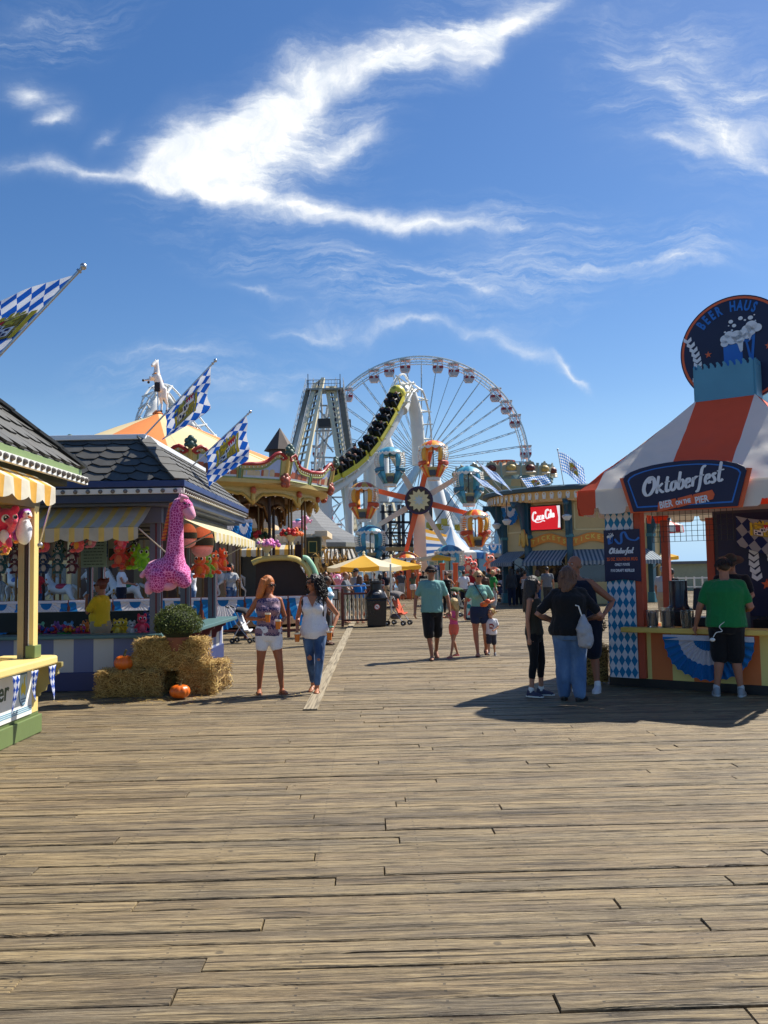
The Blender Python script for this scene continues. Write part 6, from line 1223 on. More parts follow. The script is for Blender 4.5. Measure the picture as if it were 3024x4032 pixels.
mb=MB();mb.lathe([(4.75,5.08),(4.78,5.45)],off,72);mb.lathe([(4.74,5.08),(4.2,5.12),(.1,5.3)],off,72);mb.build('roof_band',TAN,t,off,smooth=30)
mb=MB();mb.lathe([(4.78,5.44),(5.02,5.46),(5.05,5.62),(4.9,5.7),(.1,5.95)],off,72);mb.build('roof',mat(srgb(40,72,84),.5),t,off,smooth=30)
for k in range(46):
 a=150+k*4.6;n_=V((math.cos(R(a)),math.sin(R(a)),0));ex=V((-n_.y,n_.x,0))*1
 poly=[(-.07,-.2),(.07,-.2),(.1,-.02)]+[(.1*math.cos(R(q)),.02+.12*math.sin(R(q)))for q in range(0,181,30)]+[(-.1,-.02)]
 mb=MB();mb.prism(poly,pr(a,4.785,5.27),ex,(0,0,1),.015,0);mb.prism([(.035*math.cos(R(q)),.05+.045*math.sin(R(q)))for q in range(0,360,45)],pr(a,4.8,5.27),ex,(0,0,1),.012,1);mb.build('scallop',[WHITE,TAN],t,off)
 mb=MB();mb.prism([(-.16,0),(.16,0),(.12,-.08),(0,-.12),(-.12,-.08)],pr(a+2.3,4.76,5.09),ex,(0,0,1),.02);mb.build('band_tab',TAN,t,off)
ang=[188.5,219.5,250.5,281.5,312.5,343.5];RC=4.12
for a in ang:
 n_=V((math.cos(R(a)),math.sin(R(a)),0));p=pr(a,RC);mb=MB();rz=R(a)
 mb.box(p+V((0,0,2.5)),(.28,.28,5.0),0,rz=rz);mb.box(p+V((0,0,.25)),(.4,.4,.5),1,rz=rz);mb.box(p+V((0,0,3.3)),(.36,.36,.16),1,rz=rz);mb.build('column',[TEA,TEL],t,off,bevel=.02)
 mb=MB();mb.prism([(0,0),(1.0,0),(.95,-.12),(.6,-.3),(.35,-.75),(.22,-1.4),(.1,-1.7),(0,-1.7)],p+n_*.1+V((0,0,5.02)),n_,(0,0,1),.16);mb.build('roof_bracket',TEA,t,off)
 mb=MB();cc=pr(a,RC+1.0);mb.sph(cc+V((0,0,4.82)),.13,8,6);mb.build('bracket_ball',TEA,t,off,smooth=True)
for i in range(5):
 a0,a1=pr(ang[i],RC-.1),pr(ang[i+1],RC-.1);ex=(a1-a0).normalized();nrm=V((ex.y,-ex.x,0));w_=(a1-a0).length;F=lambda s,z,d=0:a0+ex*s+nrm*d+V((0,0,z))
 mb=MB(Matrix(((ex.x,nrm.x*-1,0,a0.x),(ex.y,nrm.y*-1,0,a0.y),(0,0,1,0),(0,0,0,1))))
 mb.bx(0,w_,0,.12,0,1.05);mb.bx(0,w_,0,.12,2.3,5.0);mb.bx(0,.3,0,.12,1.05,2.3);mb.bx(w_-.3,w_,0,.12,1.05,2.3);mb.build('wall',PY,t,off)
 mb=MB();p=F(.3,1.05,-.08);mb.quad(F(.3,1.05,-.08),F(w_-.3,1.05,-.08),F(w_-.3,2.3,-.08),F(.3,2.3,-.08));mb.build('window',GLASSD,t,off)
 mb=MB()
 for z0,z1,d in((3.55,3.62,.03),(4.85,4.92,.03)):mb.quad(F(.2,z0,d),F(w_-.2,z0,d),F(w_-.2,z1,d),F(.2,z1,d))
 for s0 in(.2,w_-.27):mb.quad(F(s0,3.55,d),F(s0+.07,3.55,d),F(s0+.07,4.92,d),F(s0,4.92,d))
 mb.build('panel_moulding',CREAM,t,off,solid=.02)
 if i in(1,2):
  lab='orange arched sign reading TICKETS '+('below the red screen' if i==1 else 'beside the orange tent, partly hidden');o=F(w_/2,3.0,.06);s_=thing('ticket_sign',lab,'sign',tuple(o));oo=tuple(o)
  hw=w_/2-.12;arc=lambda x:.24*math.cos(x/hw*PI/2)**1.5*1.0
  top=[(-hw+2*hw*k/20,.2+arc(-hw+2*hw*k/20))for k in range(21)];bot=[(x,y-.42)for x,y in top]
  mb=MB();mb.prism(bot+top[::-1],o,ex,(0,0,1),.04);mb.build('board',mat(srgb(232,140,44),.5),s_,oo)
  for k,chr_ in enumerate('TICKETS'):
   x=-hw+2*hw*(k+.5)/7;mb=MB();mb.text(chr_,o+ex*x+V((0,0,-.16+arc(x)+.07))+nrm*.041,ex,(0,0,1),.3,0,.01,bold=.008);mb.build('lettering',mat(srgb(240,210,90),.5),s_,oo)
 if i in(0,1,2,3):
  o=F(w_/2,2.5,.1);s_=thing('window_awning',['dark striped awning seen edge-on left of the ticket windows','blue grey striped awning over the left ticket window','blue grey striped awning over the right ticket window','blue grey striped awning seen through the beer stall'][i],'awning',tuple(o),0,'awnings of the ticket pavilion');oo=tuple(o)
  mb=MB();mb.grid(lambda u,v:F(.05+(w_-.1)*u,2.62-.55*v,.06+.95*v),12,3,0,su=w_,sv=1);A_,B_=F(.05,0,1.01),F(w_-.05,0,1.01);valance(mb,A_.xy,B_.xy,1.86,2.07,9,0,.02,su=w_);mb.build('canvas',AWN(.2,srgb(96,116,134),srgb(176,186,192)),s_,oo,smooth=True)
  mb=MB();mb.tube([A_+V((0,0,2.06)),F(.05,1.5,.02)],.02,6);mb.tube([B_+V((0,0,2.06)),F(w_-.05,1.5,.02)],.02,6);mb.build('brace',STEEL,s_,oo)
 if i==1:
  o=F(w_/2-.06,4.2,.16);s_=thing('video_screen','red drinks advertising screen above the ticket window','screen',tuple(o));oo=tuple(o);hw,hh=.82,.62
  mb=MB();mb.prism([(-hw,-hh),(hw,-hh),(hw,hh),(-hw,hh)],o,ex,(0,0,1),.1);mb.build('frame',BLACK,s_,oo,bevel=.02)
  em=lambda c,k,nm:finish(*new_mat(nm),c,.4,emis=(c,k))
  mb=MB();mb.prism([(-hw+.05,-hh+.05),(hw-.05,-hh+.05),(hw-.05,hh-.05),(-hw+.05,hh-.05)],o+nrm*.101,ex,(0,0,1),.004,0)
  mb.prism([(hw-.22,hh-.05),(hw-.05,hh-.05),(hw-.05,-hh+.12),(hw-.18,-hh+.12),(hw-.14,0)],o+nrm*.106,ex,(0,0,1),.003,1);mb.build('display',[em(srgb(204,22,34),.5,'lit red'),em((.8,.8,.82),.5,'lit white')],s_,oo)
  mb=MB();oo2=o+nrm*.112+ex*-.68+V((0,0,-.14));ey=V((0,0,1))+ex*.0;exr=ex+V((0,0,.13));SQ=lambda pts,w=.05:mb.stroke(pts,w,oo2,exr,ey,0,.003,6,.225)
  SQ([(1.0,1.5),(.9,1.9),(.55,1.8),(.2,1.1),(.15,.4),(.5,0),(.95,.25),(1.1,.45)],.085)
  for x0 in(1.25,1.75,3.85):pass
  SQ([(1.62,.85),(1.4,.95),(1.22,.6),(1.25,.15),(1.5,.1),(1.65,.5),(1.62,.85)],.065);SQ([(2.15,.8),(1.95,.92),(1.78,.5),(1.85,.1),(2.1,.1),(2.25,.25)],.065)
  SQ([(2.7,.85),(2.45,.9),(2.3,.45),(2.4,.08),(2.6,.3),(2.7,.85),(2.68,.2),(2.85,.1)],.065);SQ([(2.95,.6),(3.1,.6)],.05)
  SQ([(4.05,1.6),(3.9,1.95),(3.5,1.75),(3.25,1.0),(3.25,.35),(3.55,.0),(3.95,.3)],.085);SQ([(4.3,.85),(4.1,.95),(3.95,.55),(4.0,.15),(4.2,.1),(4.35,.5),(4.3,.85)],.065)
  SQ([(4.45,.3),(4.65,1.2),(4.6,1.75),(4.45,1.5),(4.5,.3),(4.7,.1)],.06);SQ([(5.15,.85),(4.95,.9),(4.8,.45),(4.9,.08),(5.05,.3),(5.15,.85),(5.12,.2),(5.3,.15)],.065);SQ([(.5,0),(.9,-.35),(1.7,-.45),(2.4,-.25),(2.9,-.45)],.07)
  mb.build('lettering',em((.85,.84,.84),.5,'lit lettering'),s_,oo)
 if i in(0,1):
  A_,B_=F(.1 if i else.3,0,.35),F(w_-.25,0,.35)
  if i==0:bunting('blue and white bunting fan under the pavilion roof left of the screen',A_,B_,4.95,1.0,[(.02,.3,1),(.3,.6,0),(.6,1,1)],'bunting fans on the ticket pavilion',out=nrm,pleats=10)
p=pr(219.5,RC+.35,3.3);mb=MB();mb.limb([p-V((0,0,.45)),p,p+V((0,0,.3))],[.1,.16,.1],8);mb.limb([p+V((-.14,0,.1)),p+V((-.2,0,-.4))],[.07,.05],6);mb.limb([p+V((.14,0,.1)),p+V((.2,0,-.4))],[.07,.05],6)
tag(mb.build('carved_figure',GOLD,None,tuple(p),smooth=True),'small gilded carving on the teal column left of the TICKETS sign','ornament')
for i,(u,v,y,lab)in enumerate(((496.5,525.5,43.2,'white pendant lamp at the far left under the pavilion eave'),(506.8,521.5,42.2,'white pendant lamp under the eave left of the screen'),(566.8,516.8,40.4,'white pendant lamp just right of the red screen'))):
 p=P(u,v,y);s_=thing('pendant_lamp',lab,'lamp',tuple(p),0,'pendant lamps under the pavilion eave');mb=MB();mb.lathe([(.02,.16),(.12,.12),(.24,.04),(.2,-.04),(.12,-.16),(.01,-.18)],n=20);mb.build('globe',mat((.75,.74,.7),.3,.05,4,0),s_,smooth=True);mb=MB();mb.tube([(0,0,.14),(0,0,5.12-p.z)],.025,6);mb.lathe([(.02,.3),(.1,.2),(.13,.12)],n=12);mb.build('stem',DARKST,s_)
for(lab,b0,t0,fly,L,hoist,sag,sd)in(('small lozenge flag streaming over the swing ride crown',(508,496,42.5),(471,437+42.5,42.2),None,0,0,0,0),):
 pass
def s3p(x,y,Y):return P((1850+x/2.765)*.254,(1750+y/2.765)*.254,Y)
LOZ2=uvpat('lozenge flag cloth fine','loz',srgb(236,240,248),srgb(60,140,214),.1,.14,transl=.45)
flag('lozenge flag streaming from the left pole on the pavilion roof',s3p(350,505,41.6),s3p(80,185,41.2),1.0,(.86,0,-.46),1.15,.1,.07,seed=1,cloth=LOZ2,emb_on=False,group='lozenge flags on the ticket pavilion',pole_r=.02)
flag('drooping lozenge flag lowest at the left edge of the pavilion roof',s3p(220,530,42.6),s3p(12,320,42.2),.75,(.86,0,-.4),1.25,.1,.08,seed=3,cloth=LOZ2,emb_on=False,group='lozenge flags on the ticket pavilion',pole_r=.02)
flag('crumpled lozenge flag with coat of arms in the middle of the pavilion roof',s3p(640,500,41.5),s3p(548,360,41.2),.6,(.97,0,.12),1.2,-.05,.1,seed=5,cloth=LOZ2,em=(.3,.6,.2,.9),group='lozenge flags on the ticket pavilion',pole_r=.02)
flag('tall lozenge flag on the upright pole beside the orange tent',s3p(1022,440,40.8),s3p(955,58,40.6),.95,(.9,0,-.28),1.25,.38,.06,seed=2,cloth=LOZ2,em=(.4,.72,.15,.7),group='lozenge flags on the ticket pavilion',pole_r=.02,droop2=.25)
AL=R(35.5);KN=V((-math.sin(AL),-math.cos(AL),0));KT=V((math.cos(AL),-math.sin(AL),0));KC=V((5.15,12.9,0))
def K(s,d,z):return KC+KT*s+KN*d+V((0,0,z))
KM=Matrix(((KT.x,-KN.x,0,KC.x),(KT.y,-KN.y,0,KC.y),(0,0,1,0),(0,0,0,1)))
off=tuple(KC);st=thing('beer_stall','orange and white tented beer stall with a counter and blue cupola','beer stall',off)
cv_o=mat(srgb(232,92,52),.7,.06,2.0,.35,name='orange tent vinyl',transl=.2,bscale=3.0);cv_w=mat(srgb(236,230,218),.7,.05,2.0,.5,name='white tent vinyl',transl=.25,bscale=3.2)
H=1.65;ZE,ZV,ZC,HC=2.83,2.47,4.17,.42
APX=.16
bnds=[-1.65,-1.38,-.41,.41,1.38,1.65];mi=[0,1,0,1,0]
mb=MB()
for side in range(4):
 Rm=Matrix.Rotation(PI/2*side,4,'Z');M=KM@Rm;mb.M=M
 for j in range(5):
  s0,s1=bnds[j],bnds[j+1]
  def fn(u,v):
   s=(s0+(s1-s0)*u);k=1-v*(1-HC/H);z=ZE+(ZC-ZE)*v-.035*math.sin(PI*v);return Rm.inverted()@(Rm@V((max(-H*k,min(H*k,s)),-H*k,0))+V((APX*v,0,0)))+V((0,0,z+.045*(noise.noise(V((s*3.0+v*3.5,v*5.0-s*2,side*3.1)))+.5*noise.noise(V((s*8+v*9,v*7,side)))*.7)*math.sin(PI*min(1,v*1.3+.02))))
  mb.grid(fn,14,32,mi[j])
mb.M=None;mb.build('tent_roof',[cv_o,cv_w],st,off,smooth=30)
mb=MB()
for side in range(4):
 mb.M=KM@Matrix.Rotation(PI/2*side,4,'Z')
 for j in range(5):
  s0,s1=bnds[j],bnds[j+1]
  for(a,b)in([(s0,s1)]if s1-s0<.4 else[(s0,(s0+s1)/2),((s0+s1)/2,s1)]):
   tab=[(a,ZE),(a,ZV+.02),(a+.03,ZV-.0),(b-.03,ZV-.0),(b,ZV+.02),(b,ZE)];c_=(b-a)*.12
   tab=[(a,ZE),(a,ZV+.09),(a+c_*.6,ZV+.1),(a+c_,ZV+.02),(a+c_*1.6,ZV),(b-c_*1.6,ZV),(b-c_,ZV+.02),(b-c_*.6,ZV+.1),(b,ZV+.09),(b,ZE)]
   mb.prism(tab,(0,-H-.02,0),(1,0,0),(0,0,1),.006,mi[j])
mb.M=None;mb.build('tent_valance',[cv_o,cv_w],st,off)
CB=mat(srgb(86,148,172),.5,.08,3,.05,name='cupola blue paint');mb=MB();hb=.41
for side in range(4):
 mb.M=KM@Matrix.Translation((APX,0,0))@Matrix.Rotation(PI/2*side,4,'Z');pts=[(-hb,ZC-.02)];pts+=[(hb,ZC-.02)];n_=9;top=[]
 for k in range(n_):
  x=hb-2*hb*k/n_;w_=2*hb/n_;top+=[(x,ZC+.5),(x-w_*.35,ZC+.54),(x-w_*.62,ZC+.53),(x-w_*.5,ZC+.49),(x-w_*.62,ZC+.455),(x-w_*.85,ZC+.46)]
 mb.prism(pts+top+[(-hb,ZC+.5)],(0,-hb,0),(1,0,0),(0,0,1),.03)
mb.M=None;mb.build('cupola',CB,st,off)
W_=1.3;mb=MB(KM);mo,mc=mat(srgb(226,120,58),.55,.1,3,.08,name='orange front'),mat(srgb(238,218,128),.55,.1,3,.08,name='cream front')
x=-1.36;k=0
while x<1.36:mb.bx(x,min(x+.29,1.36),-W_,-W_+.06,.12,.78,k%2);x+=.29;k+=1
for sg in(-1,1):
 y=-W_+.06;k=0
 while y<1.2:mb.bx(sg*1.36-(.06 if sg>0 else 0),sg*1.36+(0 if sg>0 else.06),y,min(y+.29,1.2),.12,.78,k%2);y+=.29;k+=1
mb.build('front_wall',[mo,mc],st,off);mb=MB(KM);mb.bx(-1.4,1.4,-W_-.02,1.3,0,.12);mb.build('plinth',BLACK,st,off)
mb=MB(KM);mb.bx(-1.12,1.5,-W_-.27,-W_+.16,.79,.86);mb.bx(1.2,1.5,-W_+.16,1.2,.79,.86);mb.build('counter',mat(srgb(226,190,92),.5,.08,3,.05,name='yellow counter'),st,off,bevel=.01)
LOZB=uvpat('teal lozenge board','loz',srgb(214,218,222),srgb(20,122,168),.092,.165,rough=.5)
mb=MB(KM);s0,s1,y0,z0,z1=-1.36,-.94,-W_-.1,.13,2.5;mb.quad((s0,y0,z0),(s1,y0,z0),(s1,y0,z1),(s0,y0,z1),0,s1-s0,z1-z0);mb.quad((s0,y0+.25,z0),(s0,y0,z0),(s0,y0,z1),(s0,y0+.25,z1),0,.25,z1-z0);mb.bx(s0+.005,s1-.005,y0+.005,y0+.25,z0,z1,1);mb.build('lozenge_pillar',[LOZB,WHITE],st,off)
mb=MB(KM);mb.bx(-.94,-.84,-W_-.09,-W_+.1,.13,2.5);mb.build('corner_post',mat(srgb(186,78,48),.55),st,off,bevel=.008)
for(x,y)in((-1.3,1.2),(1.3,1.2),(1.3,-W_+.05),(-.55,1.18)):mb=MB(KM);mb.bx(x-.06,x+.06,y-.06,y+.06,.12,2.5);mb.build('inner_post',mat(srgb(150,66,42),.55),st,off)
mb=MB(KM)
for sg in(-1,1):mb.bx(-1.6,1.6,sg*1.55-.04,sg*1.55+.04,2.6,2.7);mb.bx(sg*1.55-.04,sg*1.55+.04,-1.5,1.5,2.6,2.7)
mb.build('eave_beam',mat(srgb(150,146,140),.5),st,off)
bw=thing('beer_banner','navy banner of foaming mugs and barley at the back of the stall','banner',K(.4,-1.15,.9));oo=tuple(bw.location)
mb=MB(KM);mb.bx(-.5,1.4,1.15,1.2,.12,2.6);mb.build('back_wall',mat(srgb(54,60,76),.6),st,off)
mb=MB(KM);mb.bx(-.42,1.3,1.12,1.15,.9,2.55);mb.build('sheet',M_navy,bw,oo)
def mug_art(mb,o,ex,ez,s,mB,mW,mN):
 pr_=lambda pts,d,m:mb.prism([(x*s,y*s)for x,y in pts],o+ex.cross(ez).normalized()*d,ex,ez,.004,m)
 pr_([(.1,.55),(.42,.75),(.3,-.42),(.08,-.42)],.004,mB);pr_([(.14,.3),(.32,.42),(.24,-.3),(.14,-.3)],.010,mN)
 pr_([(-.42,.45),(-.2,.5),(-.12,-.6),(-.36,-.6),(-.42,-.4)],.004,mB);pr_([(-.22,.4),(.16,.56),(.34,-.3),(.3,-.42),(.02,-.52),(-.14,-.46)],.012,mB);pr_([(.06,.34),(.15,.38),(.25,-.22),(.08,-.32)],.018,mN)
 ci=lambda x,y,r,d,m:pr_([(x+r*math.cos(i*PI/10),y+r*.85*math.sin(i*PI/10))for i in range(20)],d,m)
 for x,y,r in((-.35,.52,.14),(-.25,.62,.12),(-.38,.4,.1),(.2,.7,.13),(.32,.78,.15),(.45,.7,.13),(.3,.62,.12)):ci(x,y,r,.02,mW)
 for x,y,r in((-.18,.46,.13),(-.06,.58,.15),(.1,.6,.13),(.2,.52,.1),(0,.46,.14)):ci(x,y,r,.026,mW)
 pr_([(-.06,.4),(.1,.42),(.08,.15),(.03,.1),(0,.16)],.026,mW);pr_([(.22,.6),(.36,.6),(.26,.38)],.026,mW)
 for x,y,r in((-.2,.98,.06),(.05,1.03,.06),(.3,1.0,.065),(-.12,.86,.055),(.16,.96,.03),(-.36,.72,.03),(-.18,.74,.03),(.4,1.06,.02),(.42,.9,.02),(-.26,.88,.02)):ci(x,y,r,.004,mW)
def barley(mb,o,ex,ez,s,m,flip=1,n=6):
 nrm=ex.cross(ez).normalized()
 for k in range(n):
  y=s*k*.13;x=s*.0025*flip*(k-2.5)**2*3
  for sg in(-1,1):mb.prism([(x,y),(x+sg*.1*s,y+.07*s),(x+sg*.09*s,y+.17*s),(x,y+.09*s)],o+nrm*.004,ex,ez,.004,m)
def star5(mb,o,ex,ez,r,m):mb.prism([((r if i%2==0 else r*.42)*math.sin(PI*i/5),(r if i%2==0 else r*.42)*math.cos(PI*i/5))for i in range(10)],o+ex.cross(ez).normalized()*.004,ex,ez,.004,m)
EZ=V((0,0,1));mb=MB();mug_art(mb,K(.62,-1.12,1.55),KT,EZ,.62,0,1,2);barley(mb,K(.12,-1.12,1.45),KT,EZ,.8,1);star5(mb,K(.3,-1.12,1.4),KT,EZ,.09,3);mb.build('artwork',[M_blu,M_wh,M_navy,M_org],bw,oo)
fp=lambda u,v:K(-.1+1.2*u,-1.0+.2*math.sin(u*PI),2.5-.55*v*(1-.3*abs(u-.5))-.1*math.sin(u*PI))
mb=MB();mb.grid(fp,20,8,0,su=1.2,sv=.55);fl_=thing('wall_flag','lozenge flag draped high on the back wall inside the beer stall','flag',K(.5,-1,2.2));mb.build('cloth',uvpat('lozenge flag cloth big','loz',srgb(150,154,164),srgb(20,38,90),.2,.24,transl=.1),fl_,tuple(fl_.location),smooth=True);mb=MB();emblem(mb,fp,.2,.55,.0,.55,.008,0);mb.build('crest',EMB,fl_,tuple(fl_.location))  # cloth whites and blues darkened in colour for shade inside the stall
dc=K(.26,.0,ZC+.78);ds=thing('round_sign','round navy sign reading BEER HAUS standing in the blue cupola','sign',tuple(dc));oo=tuple(dc);rD=.82
cirp=lambda r,n=64:[(r*math.cos(2*PI*i/n),r*math.sin(2*PI*i/n))for i in range(n)]
mb=MB();mb.prism(cirp(rD),dc,KT,EZ,.05);mb.build('board',M_navy,ds,oo);nF=KN
def ringm(mb,r0,r1,d,m,n=64):
 vs=[dc+KT*(r*math.cos(2*PI*i/n))+EZ*(r*math.sin(2*PI*i/n))+nF*d for r in(r0,r1)for i in range(n)];mb.add(vs,[(i,(i+1)%n,n+(i+1)%n,n+i)for i in range(n)],m)
mb=MB();ringm(mb,.765,.8,.054,0);mb.build('orange_ring',M_org,ds,oo)
for k,chr_ in enumerate('BEER HAUS'):
 if chr_==' ':continue
 a=R(137.5-k*9.2);o=dc+KT*(.59*math.cos(a))+EZ*(.59*math.sin(a))+nF*.051;ex=KT*math.sin(a)-EZ*math.cos(a);ey=KT*math.cos(a)+EZ*math.sin(a)
 mb=MB();mb.text(chr_,o,ex,ey,.21,0,.006,bold=.008,sx=.6);mb.build('lettering',M_blu,ds,oo)
mb=MB();mug_art(mb,dc+nF*.05+V((0,0,-.12))+KT*.06,KT,EZ,.56,0,1,2);barley(mb,dc+nF*.05+KT*-.56+EZ*-.45,KT,EZ,.62,1,-1,9);barley(mb,dc+nF*.05+KT*.58+EZ*-.45,KT,EZ,.62,1,1,9);star5(mb,dc+nF*.05+KT*-.4+EZ*-.02,KT,EZ,.055,3);star5(mb,dc+nF*.05+KT*.46+EZ*-.02,KT,EZ,.055,3);mb.build('artwork',[M_blu,M_wh,M_navy,M_org],ds,oo)
sc_=.11*-1;so=K(sc_,H+.06,2.72);sg_=thing('festival_sign','navy and orange sign reading Oktoberfest BIER ON THE PIER on the tent edge','sign',tuple(so));oo=tuple(so)
def sgn(w,yb,yt,yp,wb):return[(-wb,yb),(wb,yb),(w,yt)]+[(w*math.cos(PI*i/12),yt+(yp-yt)*math.sin(PI*i/12))for i in range(1,12)]+[(-w,yt)]
mb=MB();mb.prism([(-.74,-.26),(.74,-.26),(.88,.24),(.62,.27),(.4,.35),(-.4,.35),(-.62,.27),(-.88,.24)],so,KT,EZ,.03);mb.build('back_board',M_org,sg_,oo);mb=MB();mb.prism(sgn(.82,-.245,.215,.41,.69),so+nF*.031,KT,EZ,.03);mb.build('board',M_navy,sg_,oo,bevel=.004)
P1,P2_=sgn(.755,-.195,.19,.36,.635),sgn(.735,-.175,.18,.345,.62);mb=MB();F=frame(so+nF*.064,KT,EZ);n_=len(P1);mb.add([F@V((x,y,0))for x,y in P1+P2_],[(i,(i+1)%n_,n_+(i+1)%n_,n_+i)for i in range(n_)]);mb.build('outline',M_blu,sg_,oo)
def oktoberfest(mb,o,ex,ez,W,w=.045,m=0):
 k=W/9.6;exr=ex;ST=lambda pts,ww=w:mb.stroke([(x+.28*y,y)for x,y in pts],ww,o,exr,ez,m,.004,6,k)
 ST([(1.1,1.9),(.6,1.95),(.15,1.4),(.1,.6),(.45,.05),(.9,.1),(1.25,.7),(1.25,1.4),(1.0,1.85),(.65,1.6),(.7,1.3)],w*1.25)
 ST([(1.65,.0),(1.65,1.0),(1.68,1.95)]);ST([(2.25,1.05),(1.75,.6),(2.0,.35),(2.3,.05),(2.45,.15)])
 ST([(2.75,1.7),(2.7,.9),(2.72,.2),(2.9,.02),(3.1,.2)]);ST([(2.45,1.1),(3.05,1.1)],w*.8)
 ST([(3.6,1.0),(3.3,.85),(3.25,.3),(3.5,.02),(3.75,.3),(3.75,.8),(3.55,1.0),(3.85,.95)])
 ST([(4.15,1.95),(4.1,1.0),(4.1,.2),(4.35,.02),(4.62,.35),(4.55,.9),(4.3,1.0),(4.12,.7)])
 ST([(4.95,.5),(5.3,.65),(5.25,.95),(5.0,.95),(4.88,.5),(5.0,.08),(5.25,.05),(5.45,.25)]);ST([(5.7,1.0),(5.68,.5),(5.66,.0)]);ST([(5.7,.7),(5.95,1.0),(6.1,.9)])
 ST([(6.95,1.9),(6.75,2.0),(6.55,1.7),(6.5,.9),(6.45,-.1),(6.3,-.6),(6.1,-.5)]);ST([(6.25,1.0),(6.85,1.05)],w*.8)
 ST([(7.1,.5),(7.45,.65),(7.4,.95),(7.15,.95),(7.03,.5),(7.15,.08),(7.4,.05),(7.6,.25)]);ST([(8.15,.85),(7.95,1.0),(7.8,.8),(8.0,.5),(8.1,.2),(7.9,.0),(7.68,.15)])
 ST([(8.6,2.1),(8.5,.9),(8.5,.2),(8.7,.02),(8.95,.2)]);ST([(8.2,1.15),(9.0,1.2)],w*.8)
mb=MB();exr=(KT+EZ*.13).normalized();oktoberfest(mb,so+nF*.064+KT*-.55+EZ*-.04,exr,EZ,1.16,.036);mb.build('script_lettering',M_wh,sg_,oo)
mb=MB();rib=lambda x0,x1,y:mb.prism([(x0,y-.065),(x1-.03,y-.05),(x1,y+.01),(x1-.02,y+.075),(x0+.03,y+.06),(x0+.015,y)],so+nF*.068,exr,EZ,.004)
rib(-.38,-.09,-.155);rib(-.11,.13,-.145);rib(.1,.4,-.135);mb.build('ribbon',M_org,sg_,oo)
for txt,x,sz in(('BIER',-.225,.13),('ON THE',.005,.075),('PIER',.25,.13)):mb=MB();mb.text(txt,so+nF*.073+KT*x+EZ*(-.192+x*.07+(.02 if sz<.08 else 0)),exr,EZ,sz,0,.004,bold=.004,sx=.72);mb.build('lettering',M_wh,sg_,oo)
po=K(-1.1,W_+.14,1.88);pt=thing('mug_poster','navy poster for a 25 OZ. SOUVENIR MUG on the lozenge pillar','poster',tuple(po));oo=tuple(po);ex=KT;pw,ph_=.265,.37
mb=MB();mb.prism([(-pw,-ph_-.01),(0,-ph_+.03),(pw,-ph_-.01),(pw,ph_),(-pw,ph_)],po,ex,EZ,.012);mb.build('sheet',M_navy,pt,oo)
mb=MB();mug_art(mb,po+nF*.013+ex*-.16+EZ*.22,ex,EZ,.1,0,1,2);mb.stroke([(-.1,.24),(-.04,.17),(.0,.2),(.0,.3),(.05,.33),(.1,.24),(.2,.21),(.26,.25)],.032,po+nF*.013,ex,EZ,0,.003);mb.build('artwork',[mat(srgb(40,110,190),.5),M_wh,M_navy,M_org],pt,oo)
mb=MB();oktoberfest(mb,po+nF*.013+ex*-.19+EZ*.03,ex,EZ,.38,.017);mb.build('script_lettering',M_wh,pt,oo)
for txt,z,sz,m_,wd in(('25 OZ. SOUVENIR MUG',-.075,.064,M_org,.45),('ONLY $19.95',-.15,.055,M_wh,.22),('$10 DRAFT REFILLS!',-.235,.055,M_wh,.35)):mb=MB();mb.text(txt,po+nF*.013+EZ*z,ex,EZ,sz,0,.003,bold=.002,maxw=wd);mb.build('lettering',m_,pt,oo)
po=K(1.02,W_-.3,1.7);pt=thing('price_poster','navy price poster cut off by the right edge of the photo','poster',tuple(po));oo=tuple(po);mb=MB();mb.prism([(-.2,-.35),(.25,-.35),(.25,.38),(-.2,.38)],po,KT,EZ,.012);mb.build('sheet',M_navy,pt,oo)
mb=MB();mug_art(mb,po+nF*.013+KT*-.1+EZ*.24,KT,EZ,.1,0,1,2);mb.build('artwork',[M_blu,M_wh,M_navy,M_org],pt,oo)
for z in(.02,-.12):mb=MB();mb.text('W',po+nF*.013+EZ*z+KT*-.14,KT,EZ,.07,0,.003,bold=.002);mb.build('lettering',M_org,pt,oo)
bunting('blue and white bunting fan on the front of the beer counter',K(-.52,W_+.2,0),K(.66,W_+.2,0),.775,.6,[(.02,.34,1),(.34,.66,0),(.66,1,1)],None,out=KN,pleats=16)
rk=thing('wire_rack','black wire grid hanging under the tent edge over the beer counter','wire rack',K(-.2,1.15,2.2));oo=tuple(rk.location);mb=MB()
for i in range(15):a=K(-.75+.08*i,1.15,2.06);mb.bar(a,a+V((0,0,.44)),.006,.006)
for i in range(7):mb.bar(K(-.75,1.15,2.06+.073*i),K(.37,1.15,2.06+.073*i),.006,.006)
mb.build('grid',BLACK,rk,oo)
